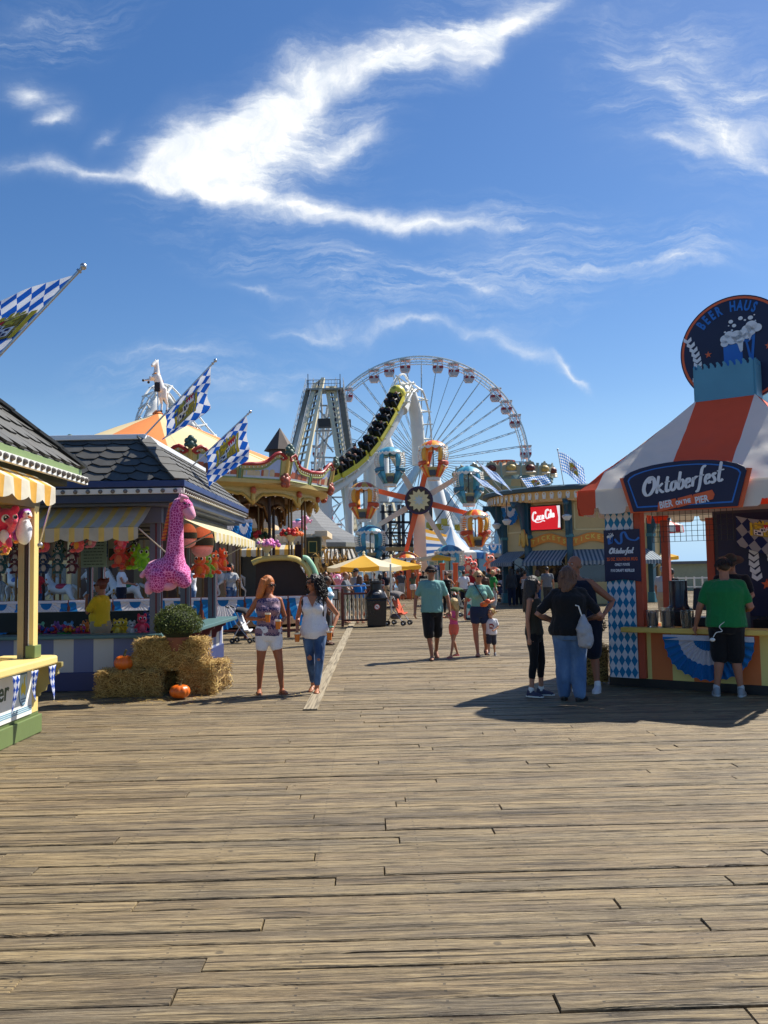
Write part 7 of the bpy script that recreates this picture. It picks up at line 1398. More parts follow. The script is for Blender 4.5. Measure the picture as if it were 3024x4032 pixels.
for i,(s,sz,lab)in enumerate(((-.72,1.0,'stack of clear cups in a plastic sleeve beside the lozenge pillar'),(-.5,1.15,'clear plastic tub of cups on the beer counter'),(-.24,1.0,'clear plastic jar of straws on the beer counter'))):
 p=K(s,W_+.08,.86);c_=thing('cup_jar',lab,'plastic jar',tuple(p),0,None);gl=finish(*new_mat('clear plastic'),(.7,.72,.72),.08,trans=.96)if i==0 else gl
 mb=MB();mb.lathe([(.001,0),(.075*sz,0),(.09*sz,.24*sz),(.084*sz,.24*sz),(.07*sz,.012),(.001,.012)],n=20);mb.build('jar',gl,c_,smooth=True)
 mb=MB();r2=random.Random(i+30)
 for k in range(9):a=r2.uniform(0,6.28);rr=r2.uniform(0,.055);mb.tube([(rr*math.cos(a),rr*math.sin(a),.015),(rr*1.2*math.cos(a+.6),rr*1.2*math.sin(a+.6),.2*sz)],.006 if i==2 else.02,5)
 mb.build('contents',mat(srgb(120,122,100)if i==2 else srgb(120,124,126),.4),c_)['kind']='stuff'
ps=thing('cash_register','black cash register with screens behind the beer counter','cash register',K(-.05,.85,.8));oo=tuple(ps.location)
mb=MB(KM);mb.bx(-.55,.5,-.95,-.6,.72,.78);mb.build('shelf',STEEL,ps,oo);mb=MB(KM);mb.bx(-.3,.05,-.92,-.62,.79,.98);mb.build('drawer',BLACK,ps,oo,bevel=.01);mb=MB(KM@Matrix.Translation((-.12,-.75,1.22))@Matrix.Rotation(R(-16),4,'X'));mb.bx(-.2,.2,-.03,.03,-.15,.17);mb.build('screen',BLACK,ps,oo,bevel=.012);mb=MB(KM);mb.bx(.12,.42,-.9,-.62,.79,1.12);mb.build('printer',BLACK,ps,oo,bevel=.02)
kg=thing('beer_dispenser','tall black drinks dispenser standing behind the stacked cups','dispenser',K(-.52,.75,.12));oo=tuple(kg.location);mb=MB(KM);mb.bx(-.72,-.38,-.92,-.5,.12,1.1);mb.build('cabinet',BLACK,kg,oo,bevel=.05);mb=MB(KM);mb.lathe([(.01,1.5),(.13,1.5),(.13,1.15),(.16,1.1),(.01,1.1)],(-.55,-.7,0),20);mb.build('tank',mat((.03,.03,.035),.2),kg,oo,smooth=True)
cl=thing('cooler','dark red cooler on the back shelf at the right edge','cooler',K(1.0,-.7,.9));oo=tuple(cl.location);mb=MB(KM);mb.bx(.82,1.25,.55,.9,.9,1.2);mb.build('body',mat(srgb(130,30,34),.4),cl,oo,bevel=.02);mb=MB(KM);mb.bx(.8,1.27,.53,.92,1.2,1.26);mb.build('lid',mat(srgb(190,180,176),.4),cl,oo,bevel=.02)
for k in range(4):
 p=K(.86+.05*k,-.55,1.26);mb=MB();mb.tube([p,p+V((0,0,.14)),p+V((0,-.05,.18))],.012,6)
 mb.build('tap',STEEL,cl,oo)
mb=MB(KM);mb.bx(.2,1.4,.5,1.1,.12,.88);mb.build('back_shelf',BLACK,st,off)
def no_smoking(label,o,ex,ez,r,parent=None):
 nn=V(ex).cross(V(ez)).normalized();t=thing('no_smoking_sign',label,'sign',tuple(o));oo=tuple(o);c=[(r*math.cos(i*PI/16),r*math.sin(i*PI/16))for i in range(32)]
 mb=MB();mb.prism(c,o,ex,ez,.004);mb.build('plate',WHITE,t,oo);mb=MB();vs=[V(o)+V(ex)*x+V(ez)*y+nn*.006 for x,y in c]+[V(o)+V(ex)*x*.84+V(ez)*y*.84+nn*.006 for x,y in c];mb.add(vs,[(i,(i+1)%32,32+(i+1)%32,32+i)for i in range(32)],0);q=r*.6;mb.prism([(-q-r*.06,q-r*.06),(-q+r*.06,q+r*.06),(q+r*.06,-q+r*.06),(q-r*.06,-q-r*.06)],V(o)+nn*.005,ex,ez,.002,0)
 mb.build('red_ring',mat(srgb(196,30,36),.5),t,oo);mb=MB();mb.prism([(-.6*r,-.08*r),(.45*r,-.08*r),(.45*r,.08*r),(-.6*r,.08*r)],V(o)+nn*.0045,ex,ez,.001);mb.build('cigarette',BLACK,t,oo);return t
no_smoking('small red no smoking sign inside the beer stall beside the cups',K(-.8,W_-.15,1.02),KT,EZ,.06)
bale('shaded straw bale standing on end left of the lozenge pillar',(3.0,12.95,0),(.5,.5,.55),R(20),700,seed=9);mum('shaded potted mum on the bale left of the lozenge pillar',(3.0,12.95,.52),.27,.34,1800,srgb(44,52,32),srgb(110,100,64),seed=4)
def skin_mat(c):
 c=tuple(x*.82 for x in c)
 key=('skin',c)
 if key in _mats:return _mats[key]
 m,nt=new_mat('skin');tc=nt.n('ShaderNodeTexCoord').outputs['Object'];n1=nt.n('ShaderNodeTexNoise',{'Vector':tc,'Scale':6.0,'Detail':4.0}).outputs[0]
 col=nt.mix(n1,tuple(x*.86 for x in c),tuple(min(1,x*1.08)for x in c));finish(m,nt,col,.5,0,n1,.1,.01,.35);_mats[key]=m;return m
def hair_mat(c):
 key=('hair',c)
 if key in _mats:return _mats[key]
 m,nt=new_mat('hair');tc=nt.n('ShaderNodeTexCoord').outputs['Object'];mp=nt.n('ShaderNodeMapping',{'Vector':tc,'Scale':(60,60,7)}).outputs[0]
 n1=nt.n('ShaderNodeTexNoise',{'Vector':mp,'Scale':1.0,'Detail':4.0,'Distortion':.8}).outputs[0]
 finish(m,nt,nt.mix(n1,tuple(x*.32 for x in c),tuple(min(1,x*1.5)for x in c)),.45,0,n1,.8,.02,.5);_mats[key]=m;return m
SK_L=srgb(214,164,134);SK_T=srgb(186,128,96);SK_D=srgb(118,78,56)
def lerp3(a,b,t):return V(a).lerp(V(b),t)
class Body:
 def __init__(s,girth=1.0,fem=False,lean=(0,0),pose=None,headk=1.0):
  s.g=girth;s.fem=fem;s.hk=headk;s.lean=V((lean[0],lean[1],0));g=girth;w=.165 if fem else.185
  L=s.lean
  s.J=dict(hipL=(.085,0,.92),hipR=(-.085,0,.92),knL=(.095,-.02,.5),knR=(-.095,-.02,.5),anL=(.1,.02,.08),anR=(-.1,.02,.08),shL=tuple(V((w+.02*(g-1),0,1.405))+L),shR=tuple(V((-w-.02*(g-1),0,1.405))+L),elL=tuple(V((w+.06*g,.03,1.13))+L*.6),elR=tuple(V((-w-.06*g,.03,1.13))+L*.6),wrL=tuple(V((w+.07*g,-.05,.89))+L*.3),wrR=tuple(V((-w-.07*g,-.05,.89))+L*.3),toeL=8,toeR=-8,curlL=.35,curlR=.35,pitL=0,pitR=0)
  s.J.update(pose or{})
  s.tab=[(.79,.11,.095),(.88,.168,.12),(.96,.172,.122),(1.06,.14,.105),(1.14,.132,.1),(1.24,.15,.112),(1.33,.158,.115),(1.41,.15,.095),(1.455,.11,.075),(1.49,.062,.06)]if fem else[(.79,.11,.095),(.88,.165,.118),(.96,.168,.12),(1.06,.158,.112),(1.14,.158,.112),(1.24,.17,.12),(1.33,.182,.125),(1.41,.172,.1),(1.455,.125,.08),(1.49,.066,.064)]
  s.hc=V((0,-.015,1.535+.105*headk))+L*1.1
 def c(s,z):return s.lean*max(0,min(1.1,(z-.92)/.5))
 def r(s,z):
  T=s.tab
  if z<=T[0][0]:return T[0][1]*s.g,T[0][2]*s.g
  for(z0,a0,b0),(z1,a1,b1)in zip(T,T[1:]):
   if z<=z1:t=(z-z0)/(z1-z0);g=s.g if z<1.42 else 1+(s.g-1)*.3;return(a0+(a1-a0)*t)*g,(b0+(b1-b0)*t)*(1+(g-1)*1.4)
  return T[-1][1],T[-1][2]
 def torso(s,mb,z0,z1,inf=0,n=16,flare=0):
  zs=[z0+(z1-z0)*i/12 for i in range(13)];vs=[]
  for i,z in enumerate(zs):
   rx,ry=s.r(z);c=s.c(z);f=inf+flare*(1-i/12)**2
   for j in range(n):a=2*PI*j/n;vs.append((c.x+(rx+f)*math.cos(a),c.y+(ry+f)*math.sin(a),z))
  fs=[(i*n+j,i*n+(j+1)%n,(i+1)*n+(j+1)%n,(i+1)*n+j)for i in range(12)for j in range(n)]+[tuple(range(n-1,-1,-1)),tuple(12*n+j for j in range(n))]
  mb.add(vs,fs)
 def legpath(s,sd):
  h,k,a=(V(s.J[x+sd])for x in('hip','kn','an'));g=1+(s.g-1)*.8;f=1.06 if s.fem else 1.0
  pts=[h,h.lerp(k,.45),k,k.lerp(a,.3)+V((0,.014,0)),k.lerp(a,.65)+V((0,.006,0)),a];return pts,[.092*g*f,.076*g*f,.053*g,.053*g,.04*g,.033]
 def armpath(s,sd):
  a,e,w=(V(s.J[x+sd])for x in('sh','el','wr'));g=1+(s.g-1)*.9;f=.86 if s.fem else 1.0
  return[a,a.lerp(e,.5),e,e.lerp(w,.3),w],[.052*g*f,.045*g*f,.038*g*f,.037*g*f,.025*f]
 def sub(s,path,rs,f0,f1,inf):
  """part of a limb path (0..1 of its length) with radii grown by inf"""
  L=[0]
  for a,b in zip(path,path[1:]):L.append(L[-1]+(b-a).length)
  out=[];rr=[]
  for f in[f0+(f1-f0)*i/7 for i in range(8)]:
   d=f*L[-1];k=max(i for i in range(len(L)-1)if L[i]<=d+1e-9);t=(d-L[k])/max(1e-6,L[k+1]-L[k]);out.append(path[k].lerp(path[k+1],t));rr.append(rs[k]+(rs[k+1]-rs[k])*t+inf)
  return out,rr
 def hand(s,mb,sd,k=1.0):
  e,w=V(s.J['el'+sd]),V(s.J['wr'+sd]);d=(w-e).normalized();sg=1 if sd=='L' else-1
  front=V((0,-1,0));front=(front-d*front.dot(d));front=front.normalized()if front.length>.3 else V((-sg,0,0));palm=d.cross(front)*sg;palm=palm if palm.x*-sg>=0 else-palm
  cu=s.J['curl'+sd];p=w+d*.045
  mb.limb([w,w+d*.02,p+d*.025],[.024,.027,.03],8);mb.limb([w+d*.03+front*.022,p+d*.035+front*.022],[.016,.015],6);mb.limb([w+d*.03-front*.022,p+d*.035-front*.022],[.016,.014],6)
  for i,(o,L)in enumerate(((.031,.072),(.0105,.08),(-.0105,.074),(-.031,.06))):
   b=p+d*.036+front*o;a1=cu*1.1;d1=(d*math.cos(a1)+palm*math.sin(a1));a2=cu*2.3;d2=(d*math.cos(a2)+palm*math.sin(a2));m=b+d1*L*.5;mb.limb([b-d*.01,m,m+d2*L*.5],[.0098,.009,.0075],6)
  b=w+d*.03+front*.028;d1=(d*.6+front*.8).normalized();m=b+d1*.035;mb.limb([b,m,m+(d*(1-cu*.5)+palm*cu).normalized()*.035],[.013,.011,.009],6)
  return p+d*.05+palm*.03
 def foot(s,mb,sd,inf=0,sole=0):
  a=V(s.J['an'+sd]);t=R(s.J['toe'+sd]);p=R(s.J['pit'+sd]);f=V((math.sin(t)*math.cos(p),-math.cos(t)*math.cos(p),-math.sin(p)));up=V((0,0,1));up=(up-f*up.dot(f)).normalized();sd_=f.cross(up)
  h=a-up*.048-f*.045;q=a-up*.052+f*.11;e=a-up*.058+f*.165
  mb.limb([a+up*.01,a-up*.035-f*.01],[.034+inf,.036+inf],10);mb.limb([h,a-up*.04+f*.04,q,e],[.029+inf,.037+inf,.03+inf,.018+inf],10)
  for o in(-.018,.018):mb.limb([a-up*.045+sd_*o*.6,q+sd_*o,e-f*.01+sd_*o],[.026+inf,.024+inf,.015+inf],8)
  return a,f,up,sd_
 def body(s,mb):
  s.torso(mb,.8,1.49);n0=V((0,.0,1.46))+s.c(1.46);mb.limb([n0,n0.lerp(s.hc,.5)+V((0,.012,0)),s.hc+V((0,.015,-.03))],[.062,.052 if s.fem else.06,.055],10)
  for sd in 'LR':
   mb.limb(*s.legpath(sd),12);mb.limb(*s.armpath(sd),10);s.hand(mb,sd);s.foot(mb,sd)
   mb.limb([s.c(1.4)+V((0,0,1.42)),V(s.J['sh'+sd])],[.06,.054 if not s.fem else.047],10)
  if s.fem:
   for x in(-1,1):mb.sph(s.c(1.26)+V((x*.072,-.085*s.g,1.26)),.066*s.g,12,8)
 def head(s,mb,rot):
  k=s.hk;H=lambda x,y,z:s.hc+rot@V((x*k,y*k,z*k))
  mb.sph(H(0,.012,.022),(.076*k,.094*k,.098*k),16,12,rot=rot);mb.sph(H(0,-.022,-.045),(.058*k,.068*k,.072*k),14,10,rot=rot);mb.sph(H(0,-.052,-.092),(.03*k,.03*k,.026*k),10,8,rot=rot)
  mb.limb([H(0,-.086,.012),H(0,-.104,-.022)],[.01*k,.016*k],8);mb.sph(H(0,-.075,.034),(.055*k,.016*k,.014*k),10,6,rot=rot);mb.sph(H(0,-.082,-.058),(.028*k,.012*k,.012*k),8,6,rot=rot)
  for x in(-1,1):mb.sph(H(x*.077,.012,-.008),(.012*k,.022*k,.034*k),8,6,rot=rot);mb.sph(H(x*.04,-.062,-.03),(.024*k,.02*k,.022*k),8,6,rot=rot)
def person(label,pos,face,H=1.72,skin=SK_T,girth=1.0,fem=False,lean=(0,0),pose=None,yaw=0,pitch=0,headk=1.0,top=None,bottom=None,hair=None,shoes=None,hat=None,glasses=False,vox=.012,group=None,extras=None,cat='person'):
 """top=(kind,material,zlo), bottom=(material,length,loose), hair=(kind,colour), shoes=(kind,material), hat=(kind,material)"""
 B=Body(girth,fem,lean,pose,headk);tall=1.64+.118*headk;sc=H/tall;t=thing('person',label,cat,pos,R(face),group);t.scale=(sc,sc,sc)
 rot=Euler((R(pitch),0,R(yaw)),'XYZ').to_matrix();hk=headk;Hh=lambda x,y,z:B.hc+rot@V((x*hk,y*hk,z*hk));far=vox>.018
 mb=MB();B.body(mb);B.head(mb,rot);mb.build('body',skin_mat(skin),t,mods=(('remesh',vox),('smooth',2)))
 if not far:
  for x in(-1,1):mb=MB();mb.sph(Hh(x*.031,-.083,.012),(.014*hk,.007*hk,.008*hk),8,6,0,rot);mb.sph(Hh(x*.031,-.089,.012),(.006*hk,.004*hk,.006*hk),6,5,1,rot);mb.build('eye',[mat((.7,.68,.66),.3),mat((.03,.02,.015),.2)],t,smooth=True)
  mb=MB();mb.sph(Hh(0,-.092,-.06),(.024*hk,.007*hk,.008*hk),10,6,rot=rot);mb.build('mouth',mat(tuple(a*b for a,b in zip(skin,(.8,.5,.5))),.4),t,smooth=True)
 if top:
  kind,m,zlo=top[:3];loose=top[3]if len(top)>3 else.016;mb=MB();zt={'tee':1.478,'tank':1.44,'strapless':1.34}[kind]
  B.torso(mb,zlo,zt,loose,flare=.012 if loose>.02 else.004)
  if fem:
   for x in(-1,1):mb.sph(B.c(1.26)+V((x*.072,-.085*girth,1.26)),.066*girth+loose,12,8)
  if girth>1.12:mb.sph(B.c(1.08)+V((0,-.05*girth,1.08)),(.14*girth+loose,.13*girth,.17),14,10)
  for sd in 'LR':
   if kind=='tee':p,r=B.sub(*B.armpath(sd),-0.0,top[4]if len(top)>4 else.27,.02);mb.limb(p,r,12);mb.limb([B.c(1.4)+V((0,0,1.41)),V(B.J['sh'+sd])],[.06+loose,.054+loose*.7],10)
   elif kind=='tank':mb.limb([V(B.J['sh'+sd])*0+B.c(1.38)+V(((.09 if sd=='L' else-.09),.02,1.36)),B.c(1.46)+V(((.1 if sd=='L' else-.1),.005,1.45))],[.05,.03],8)
  mb.build('shirt',m,t,mods=(('remesh',max(vox,.012)),('smooth',3),('lumps',.16,.022),('lumps',.07,.01)))
 if bottom:
  m,ln,loose=bottom;mb=MB();B.torso(mb,.8,1.03,loose+.006)
  for sd in 'LR':p,r=B.sub(*B.legpath(sd),0,ln/2,loose);r=[x+loose*.6*i/7*(1 if loose>.015 else 0)for i,x in enumerate(r)];mb.limb(p,r,14)
  mb.build({True:'shorts',False:'trousers'}[ln<1.2],m,t,mods=(('remesh',max(vox,.012)),('smooth',3),('lumps',.14,.018)))
 if hair:
  kind,col=hair;hm=hair_mat(col);mb=MB();k=hk;r2=random.Random(hash(label)%1000 if False else len(label))
  if kind!='bald':
   cap=.004 if kind=='short' else.012
   mb.sph(Hh(0,.028,.034),((.08+cap)*k,(.094+cap)*k,(.094+cap)*k),16,12,rot=rot)
   if kind in('long','shoulder','curly'):
    hv=1.14 if vox<.012 and kind=='long' else 1.35 if kind=='curly' else 1.0
    ze={'long':-.38,'shoulder':-.2,'curly':-.26}[kind]
    for i in range(15):
     a=R(-8+196*i/14);x,y=.082*math.cos(a),.02+.085*math.sin(a);f=.7+.3*math.sin(a);e=Hh(x*1.1+r2.uniform(-.015,.015),y*1.05+(.02 if kind!='curly' else.0),ze*f+r2.uniform(-.03,.03));e.z=e.z;mb.limb([Hh(x*.95*hv,y,.05),Hh(x*1.08*hv,y*1.08,-.06),Hh(x*1.2*hv,y*1.12,ze*f*.6),e],[.035*k,.035*k*hv,.034*k*hv,.02*k],7)
   if kind=='bun':mb.sph(Hh(0,.12,.09),.045*k,10,8)
   if kind=='pony':mb.limb([Hh(0,.12,.03),Hh(0,.16,-.06),Hh(.01,.14,-.2)],[.035,.035,.015],8)
   if kind=='curly':
    mb.build('hair',hm,t,mods=(('remesh',.012),('lumps',.04,.035)));mb=MB()
    for i in range(260):
     a=r2.uniform(-.6,PI+.6);z=r2.uniform(-.26,.12);rr=.12+.055*(1-abs(z+.06)/.25);p=V((rr*math.cos(a),.025+rr*math.sin(a),z));pts=[]
     ph=r2.uniform(0,6)
     for j in range(9):pts.append(Hh(p.x+.012*math.cos(ph+j*1.3)+p.x*.03*j,p.y+.012*math.sin(ph+j*1.3),p.z-.013*j))
     mb.tube(pts,.006,4)
    mb.build('curls',hm,t,smooth=True);mb=None
  if mb and mb.v and vox<.012:
   ms=MB();zl={'long':.3,'shoulder':.19,'short':.07}.get(kind,.06)
   for i in range(90):
    a=r2.uniform(-.7,PI+.7);x,y=math.cos(a),math.sin(a);L=zl*r2.uniform(.5,1.1)*(.6+.4*max(0,y));f=r2.uniform(.086,.1);w_=r2.uniform(-.02,.02);ms.tube([Hh(f*.7*x,.025+f*.75*y,.1),Hh(f*x,.025+f*1.1*y,.05),Hh(f*1.12*x+w_*.5,.025+f*1.2*y,.05-L*.5),Hh(f*1.16*x+w_,.025+f*1.2*y+w_,.05-L)],[.004,.007,.006,.002],4)
   ms.build('hair_strands',hm,t,smooth=True)['kind']='stuff'
  if mb and mb.v:mb.build('hair',hm,t,mods=(('remesh',max(.012,vox)),('smooth',1),('lumps',.05,.016)))
  elif kind=='bald':mb=MB();mb.sph(Hh(0,.03,-.012),(.081*k,.092*k,.05*k),14,8,rot=rot);mb.build('hair',hm,t,smooth=True)
 if glasses:
  mb=MB()
  for x in(-1,1):mb.sph(Hh(x*.034,-.094,.012),(.03*hk,.009*hk,.021*hk),10,8,rot=rot);mb.tube([Hh(x*.062,-.088,.016),Hh(x*.082,.0,.012)],.004,5)
  mb.tube([Hh(-.02,-.1,.016),Hh(.02,-.1,.016)],.004,5);mb.build('sunglasses',mat((.008,.007,.007),.12,.1,5,0),t,smooth=True)
 if hat:
  kind,m=hat;mb=MB();mb.sph(Hh(0,.014,.055),(.092*hk,.108*hk,.085*hk),16,10,rot=rot)
  if kind=='cap':mb.sph(Hh(0,-.12,.05),(.075*hk,.075*hk,.01*hk),14,6,rot=rot)
  else:mb.sph(Hh(0,.01,.045),(.19*hk,.2*hk,.012*hk),20,6,rot=rot)
  mb.build('cap' if kind=='cap' else 'hat',m,t,smooth=True)
 if shoes:
  kind,m=shoes
  for sd in 'LR':
   mb=MB()
   if kind=='sneaker':
    a,f,up,s_=B.foot(mb,sd,.01);mb.limb([a+up*.0-f*.03,a-up*.03-f*.03],[.04,.042],10)
    o=mb.build('shoe',m[0],t,mods=(('remesh',.012),('smooth',2)));mb=MB();c=a-up*.074+f*.055;mb.prism([(.05*math.cos(q)*(1+.12*math.sin(q)),.145*math.sin(q))for q in[i*PI/10 for i in range(20)]],c-up*.01,s_,f,.026);mb.build('sole',m[1],o)
    mb=MB();mb.limb([a+up*.04,a-up*.01],[.042,.044],10);mb.build('sock',m[1],t,smooth=True)
    if not far:
     mb=MB()
     for i in range(4):c=a+up*(-.006-.011*i)+f*(.035+.024*i);mb.tube([c-s_*.024-up*.006,c+up*.012,c+s_*.024-up*.006],.005,5)
     mb.build('laces',m[1],o,smooth=True)
   else:
    a,f,up,s_=B.foot(MB(),sd);c=a-up*.086+f*.055;mb.prism([(.047*math.cos(q)*(1+.15*math.sin(q)),.14*math.sin(q))for q in[i*PI/10 for i in range(20)]],c,s_,f,.018);o=mb.build('sandal',m,t)
    mb=MB();tq=a-up*.06+f*.13;mb.tube([a-up*.06+s_*.045+f*.03,a-up*.03+s_*.028+f*.075,tq],.008,5);mb.tube([a-up*.06-s_*.045+f*.03,a-up*.03-s_*.028+f*.075,tq],.008,5);mb.build('strap',m,o,smooth=True)
 Mw=Matrix.Translation(V(pos))@Matrix.Rotation(R(face),4,'Z')@Matrix.Scale(sc,4)
 return t,B,Mw
FB=fabric;BLK=FB(srgb(24,25,28),'black cloth');NVY=FB(srgb(22,28,46),'navy cloth');WHC=FB(srgb(236,236,240),'white cloth',.55);DEN=FB(srgb(46,74,116),'dark denim',.5,0,'denim',srgb(96,128,166));DENL=FB(srgb(84,116,156),'blue denim',.5,0,'denim',srgb(120,150,184),.8);KHK=FB(srgb(176,156,128),'khaki cloth');TLS=FB(srgb(116,168,164),'teal cloth');TLV=FB(srgb(128,184,170),'mint cloth')
GRY=FB(srgb(112,116,122),'grey cloth');LGR=FB(srgb(170,172,174),'light grey cloth');OLV=FB(srgb(92,104,80),'olive cloth');CHR=FB(srgb(52,54,58),'charcoal cloth');REDC=FB(srgb(214,44,48),'red cloth');GRNC=FB(srgb(36,140,66),'green cloth');BRN=FB(srgb(86,60,48),'brown cloth')
TANS=mat(srgb(150,104,74),.6);DKS=mat(srgb(40,30,26),.6)
BLD=srgb(206,168,110);DKH=srgb(34,24,20);BRH=srgb(96,62,42);GNG=srgb(176,104,54)
def hand_world(B,Mw,sd):return Mw@B.hand(MB(),sd)
BEER,nt=new_mat('beer in plastic cup');finish(BEER,nt,srgb(206,112,40),.15,spec=.6);FOAM=mat(srgb(236,224,196),.7)
def cup(label,p,r=.042,h=.13,tilt=0):
 p=V(p);t=thing('beer_cup',label,'beer cup',p-V((0,0,h*.5)),0,'cups of beer');mb=MB();mb.lathe([(.001,0),(r*.74,0),(r*.96,h*.86),(.001,h*.86)],n=18,m=0);mb.build('beer',BEER,t,smooth=40);mb=MB();mb.lathe([(r*.97,h*.84),(r,h),(r*.93,h),(r*.9,h*.88),(.001,h*.88)],n=18);mb.build('rim',FOAM,t,smooth=40);return t
def at(u,v):p=G(u,v);return(p.x,p.y,0)
NEAR=.009
PRN=FB(srgb(52,48,96),'patterned cloth',.4,0,'print',srgb(156,128,142),1.3)
t,B,M=person('red haired woman in a patterned strap top and white shorts carrying two beers',at(269,694),14,1.66,srgb(180,110,74),1.1,True,pose=dict(anL=(.19,-.04,.08),anR=(-.14,.06,.08),knL=(.15,-.06,.5),knR=(-.12,.0,.5),elR=(-.33,.06,1.14),wrR=(-.1,-.22,1.13),elL=(.25,.0,1.14),wrL=(.16,-.24,1.06),curlL=.8,curlR=.8,toeL=18,toeR=-6),yaw=44,pitch=14,top=('tank',PRN,.87,.02),bottom=(WHC,.5,.012),hair=('long',srgb(206,118,50)),shoes=('sandal',TANS),glasses=True,vox=NEAR)
cup('beer cup held high at the chest of the red haired woman',hand_world(B,M,'R')+V((0,-.02,.0)));cup('beer cup in the left hand of the red haired woman',hand_world(B,M,'L')+V((0,-.02,0)))
t,B,M=person('curly haired woman in a white wrap top and ripped jeans, beer in each hand',at(315,692),-6,1.67,srgb(190,124,88),1.1,True,pose=dict(anL=(.06,-.16,.08),anR=(-.06,.16,.1),knL=(.1,-.14,.5),knR=(-.06,-.03,.5),pitR=16,elR=(-.27,.09,1.12),wrR=(-.24,-.12,.93),elL=(.35,.08,1.15),wrL=(.3,-.12,.95),curlL=.8,curlR=.8),yaw=-52,pitch=4,top=('tank',WHC,.8,.026),bottom=(DEN,1.84,.008),hair=('curly',srgb(30,20,18)),shoes=('sandal',DKS),glasses=True,vox=NEAR)
cup('beer cup in the right hand of the curly haired woman, low by the bunting',hand_world(B,M,'R')+V((-.02,-.03,-.03)));cup('beer cup in the left hand of the curly haired woman, near the trim board',hand_world(B,M,'L')+V((.01,-.03,-.03)))
mb=MB();mb.prism([(-.075,0),(.075,0),(.01,-.17)],(0,-.13,1.44),(1,0,0),(0,.38,1),.02);mb.build('neckline',skin_mat(srgb(190,124,88)),t)
for sx in(-1,1):mb=MB();mb.tube([(sx*.15,.0,1.44),(sx*.165,-.09,1.36),(sx*.16,-.1,1.24),(sx*.15,-.06,1.14)],.014,6);mb.build('strap',BLK,t,smooth=True)
mb=MB();kn=V((.1,-.195,.5));mb.sph((.098,-.175,.5),(.04,.03,.035),10,8);mb.build('knee_rip',skin_mat(srgb(186,124,90)),t,smooth=True)
mb=MB();mb.tube([(.285+.03*math.cos(a),-.1+.03*math.sin(a),.985)for a in[i*PI/6 for i in range(12)]],.008,5,closed=True);mb.build('wristband',mat(srgb(120,210,180),.4),t)
t,B,M=person('man in teal T-shirt, black shorts and dark cap, hand in hand with the girl',at(433,659),3,1.8,srgb(178,120,90),1.0,pose=dict(anR=(-.04,-.2,.08),anL=(.1,.3,.14),knL=(.1,.05,.5),pitL=35,knR=(-.08,-.12,.5),wrL=(.34,-.03,.88),elL=(.31,.04,1.14),wrR=(-.33,-.06,.9),elR=(-.3,.06,1.14)),top=('tee',TLS,.88,.04,.33),bottom=(BLK,1.06,.03),hair=('short',DKH),shoes=('sandal',DKS),hat=('cap',mat(srgb(34,28,30),.8)),glasses=True,vox=NEAR)
mb=MB();mb.text('O',(.04,-.163,1.34),(1,0,0),(0,0,1),.03,depth=.004);mb.text('———',(-.07,-.165,1.33),(1,0,0),(0,0,1),.03,depth=.004,maxw=.08);mb.build('shirt_print',mat(srgb(190,214,214),.6),t)
person('little blonde girl in a pink tank top and coral shorts',at(454.5,657),-52,1.13,srgb(206,142,106),.95,True,pose=dict(anL=(.1,-.24,.08),anR=(-.1,.22,.1),knL=(.1,-.14,.5),knR=(-.1,.04,.52),elR=(-.27,-.1,1.22),wrR=(-.28,-.34,1.3),elL=(.22,-.08,1.16),wrL=(.12,-.28,1.25)),yaw=-20,headk=1.3,top=('tank',FB(srgb(242,96,150),'pink cloth'),.95,.012),bottom=(FB(srgb(252,122,96),'coral cloth'),.36,.018),hair=('shoulder',srgb(216,180,118)),shoes=('sandal',mat(srgb(200,90,120),.6)),vox=NEAR)
t,B,M=person('blonde woman in a mint V-neck top and denim shorts beside the small boy',at(480.5,655.5),4,1.68,srgb(190,126,94),1.08,True,pose=dict(anR=(-.08,-.14,.08),anL=(.16,.2,.12),knL=(.12,.0,.5),pitL=25,elL=(.32,.02,1.14),wrL=(.1,-.25,1.08),elR=(-.28,.04,1.12),wrR=(-.32,-.06,.88),curlL=.7),top=('tee',TLV,.93,.014,.3),bottom=(FB(srgb(40,56,88),'dark denim shorts',.5),.42,.016),hair=('pony',BLD),shoes=('sandal',DKS),glasses=True,vox=NEAR)
mb=MB();mb.tube(smooth2([(-.1,.0,1.5),(-.07,-.12,1.42),(.02,-.185,1.25),(.1,-.19,1.1),(.17,-.13,1.0)],4),.013,6);mb.build('bag_strap',BLK,t)
mb=MB();p=M@V((.06,-.29,1.08));mb.sph(p,(.07,.06,.055),10,8,0);mb.sph(p+V((.06,0,.05)),(.06,.05,.05),10,8,1);mb.sph(p+V((-.05,.0,-.01)),.045,8,6,1);tag(mb.build('small_pumpkin_toy',[mat(srgb(236,116,40),.5),mat(srgb(206,84,40),.5)],None,tuple(p),smooth=True),'bunch of small orange toys held by the woman in mint','toy')
t,B,M=person('small blond boy in a white T-shirt with a red print and dark shorts',at(492,655.5),-6,.9,srgb(212,156,120),1.08,pose=dict(anR=(-.12,-.2,.12),anL=(.12,.1,.08),pitR=-20,knR=(-.12,-.16,.5),elL=(.28,-.04,1.14),wrL=(.12,-.22,1.04),curlL=.7,curlR=.6),yaw=-35,pitch=-4,headk=1.62,top=('tee',WHC,.84,.042,.34),bottom=(FB(srgb(60,62,72),'slate cloth'),.95,.03),hair=('short',srgb(222,186,120)),shoes=('sneaker',(mat(srgb(40,44,62),.7),WHITE)),vox=NEAR)
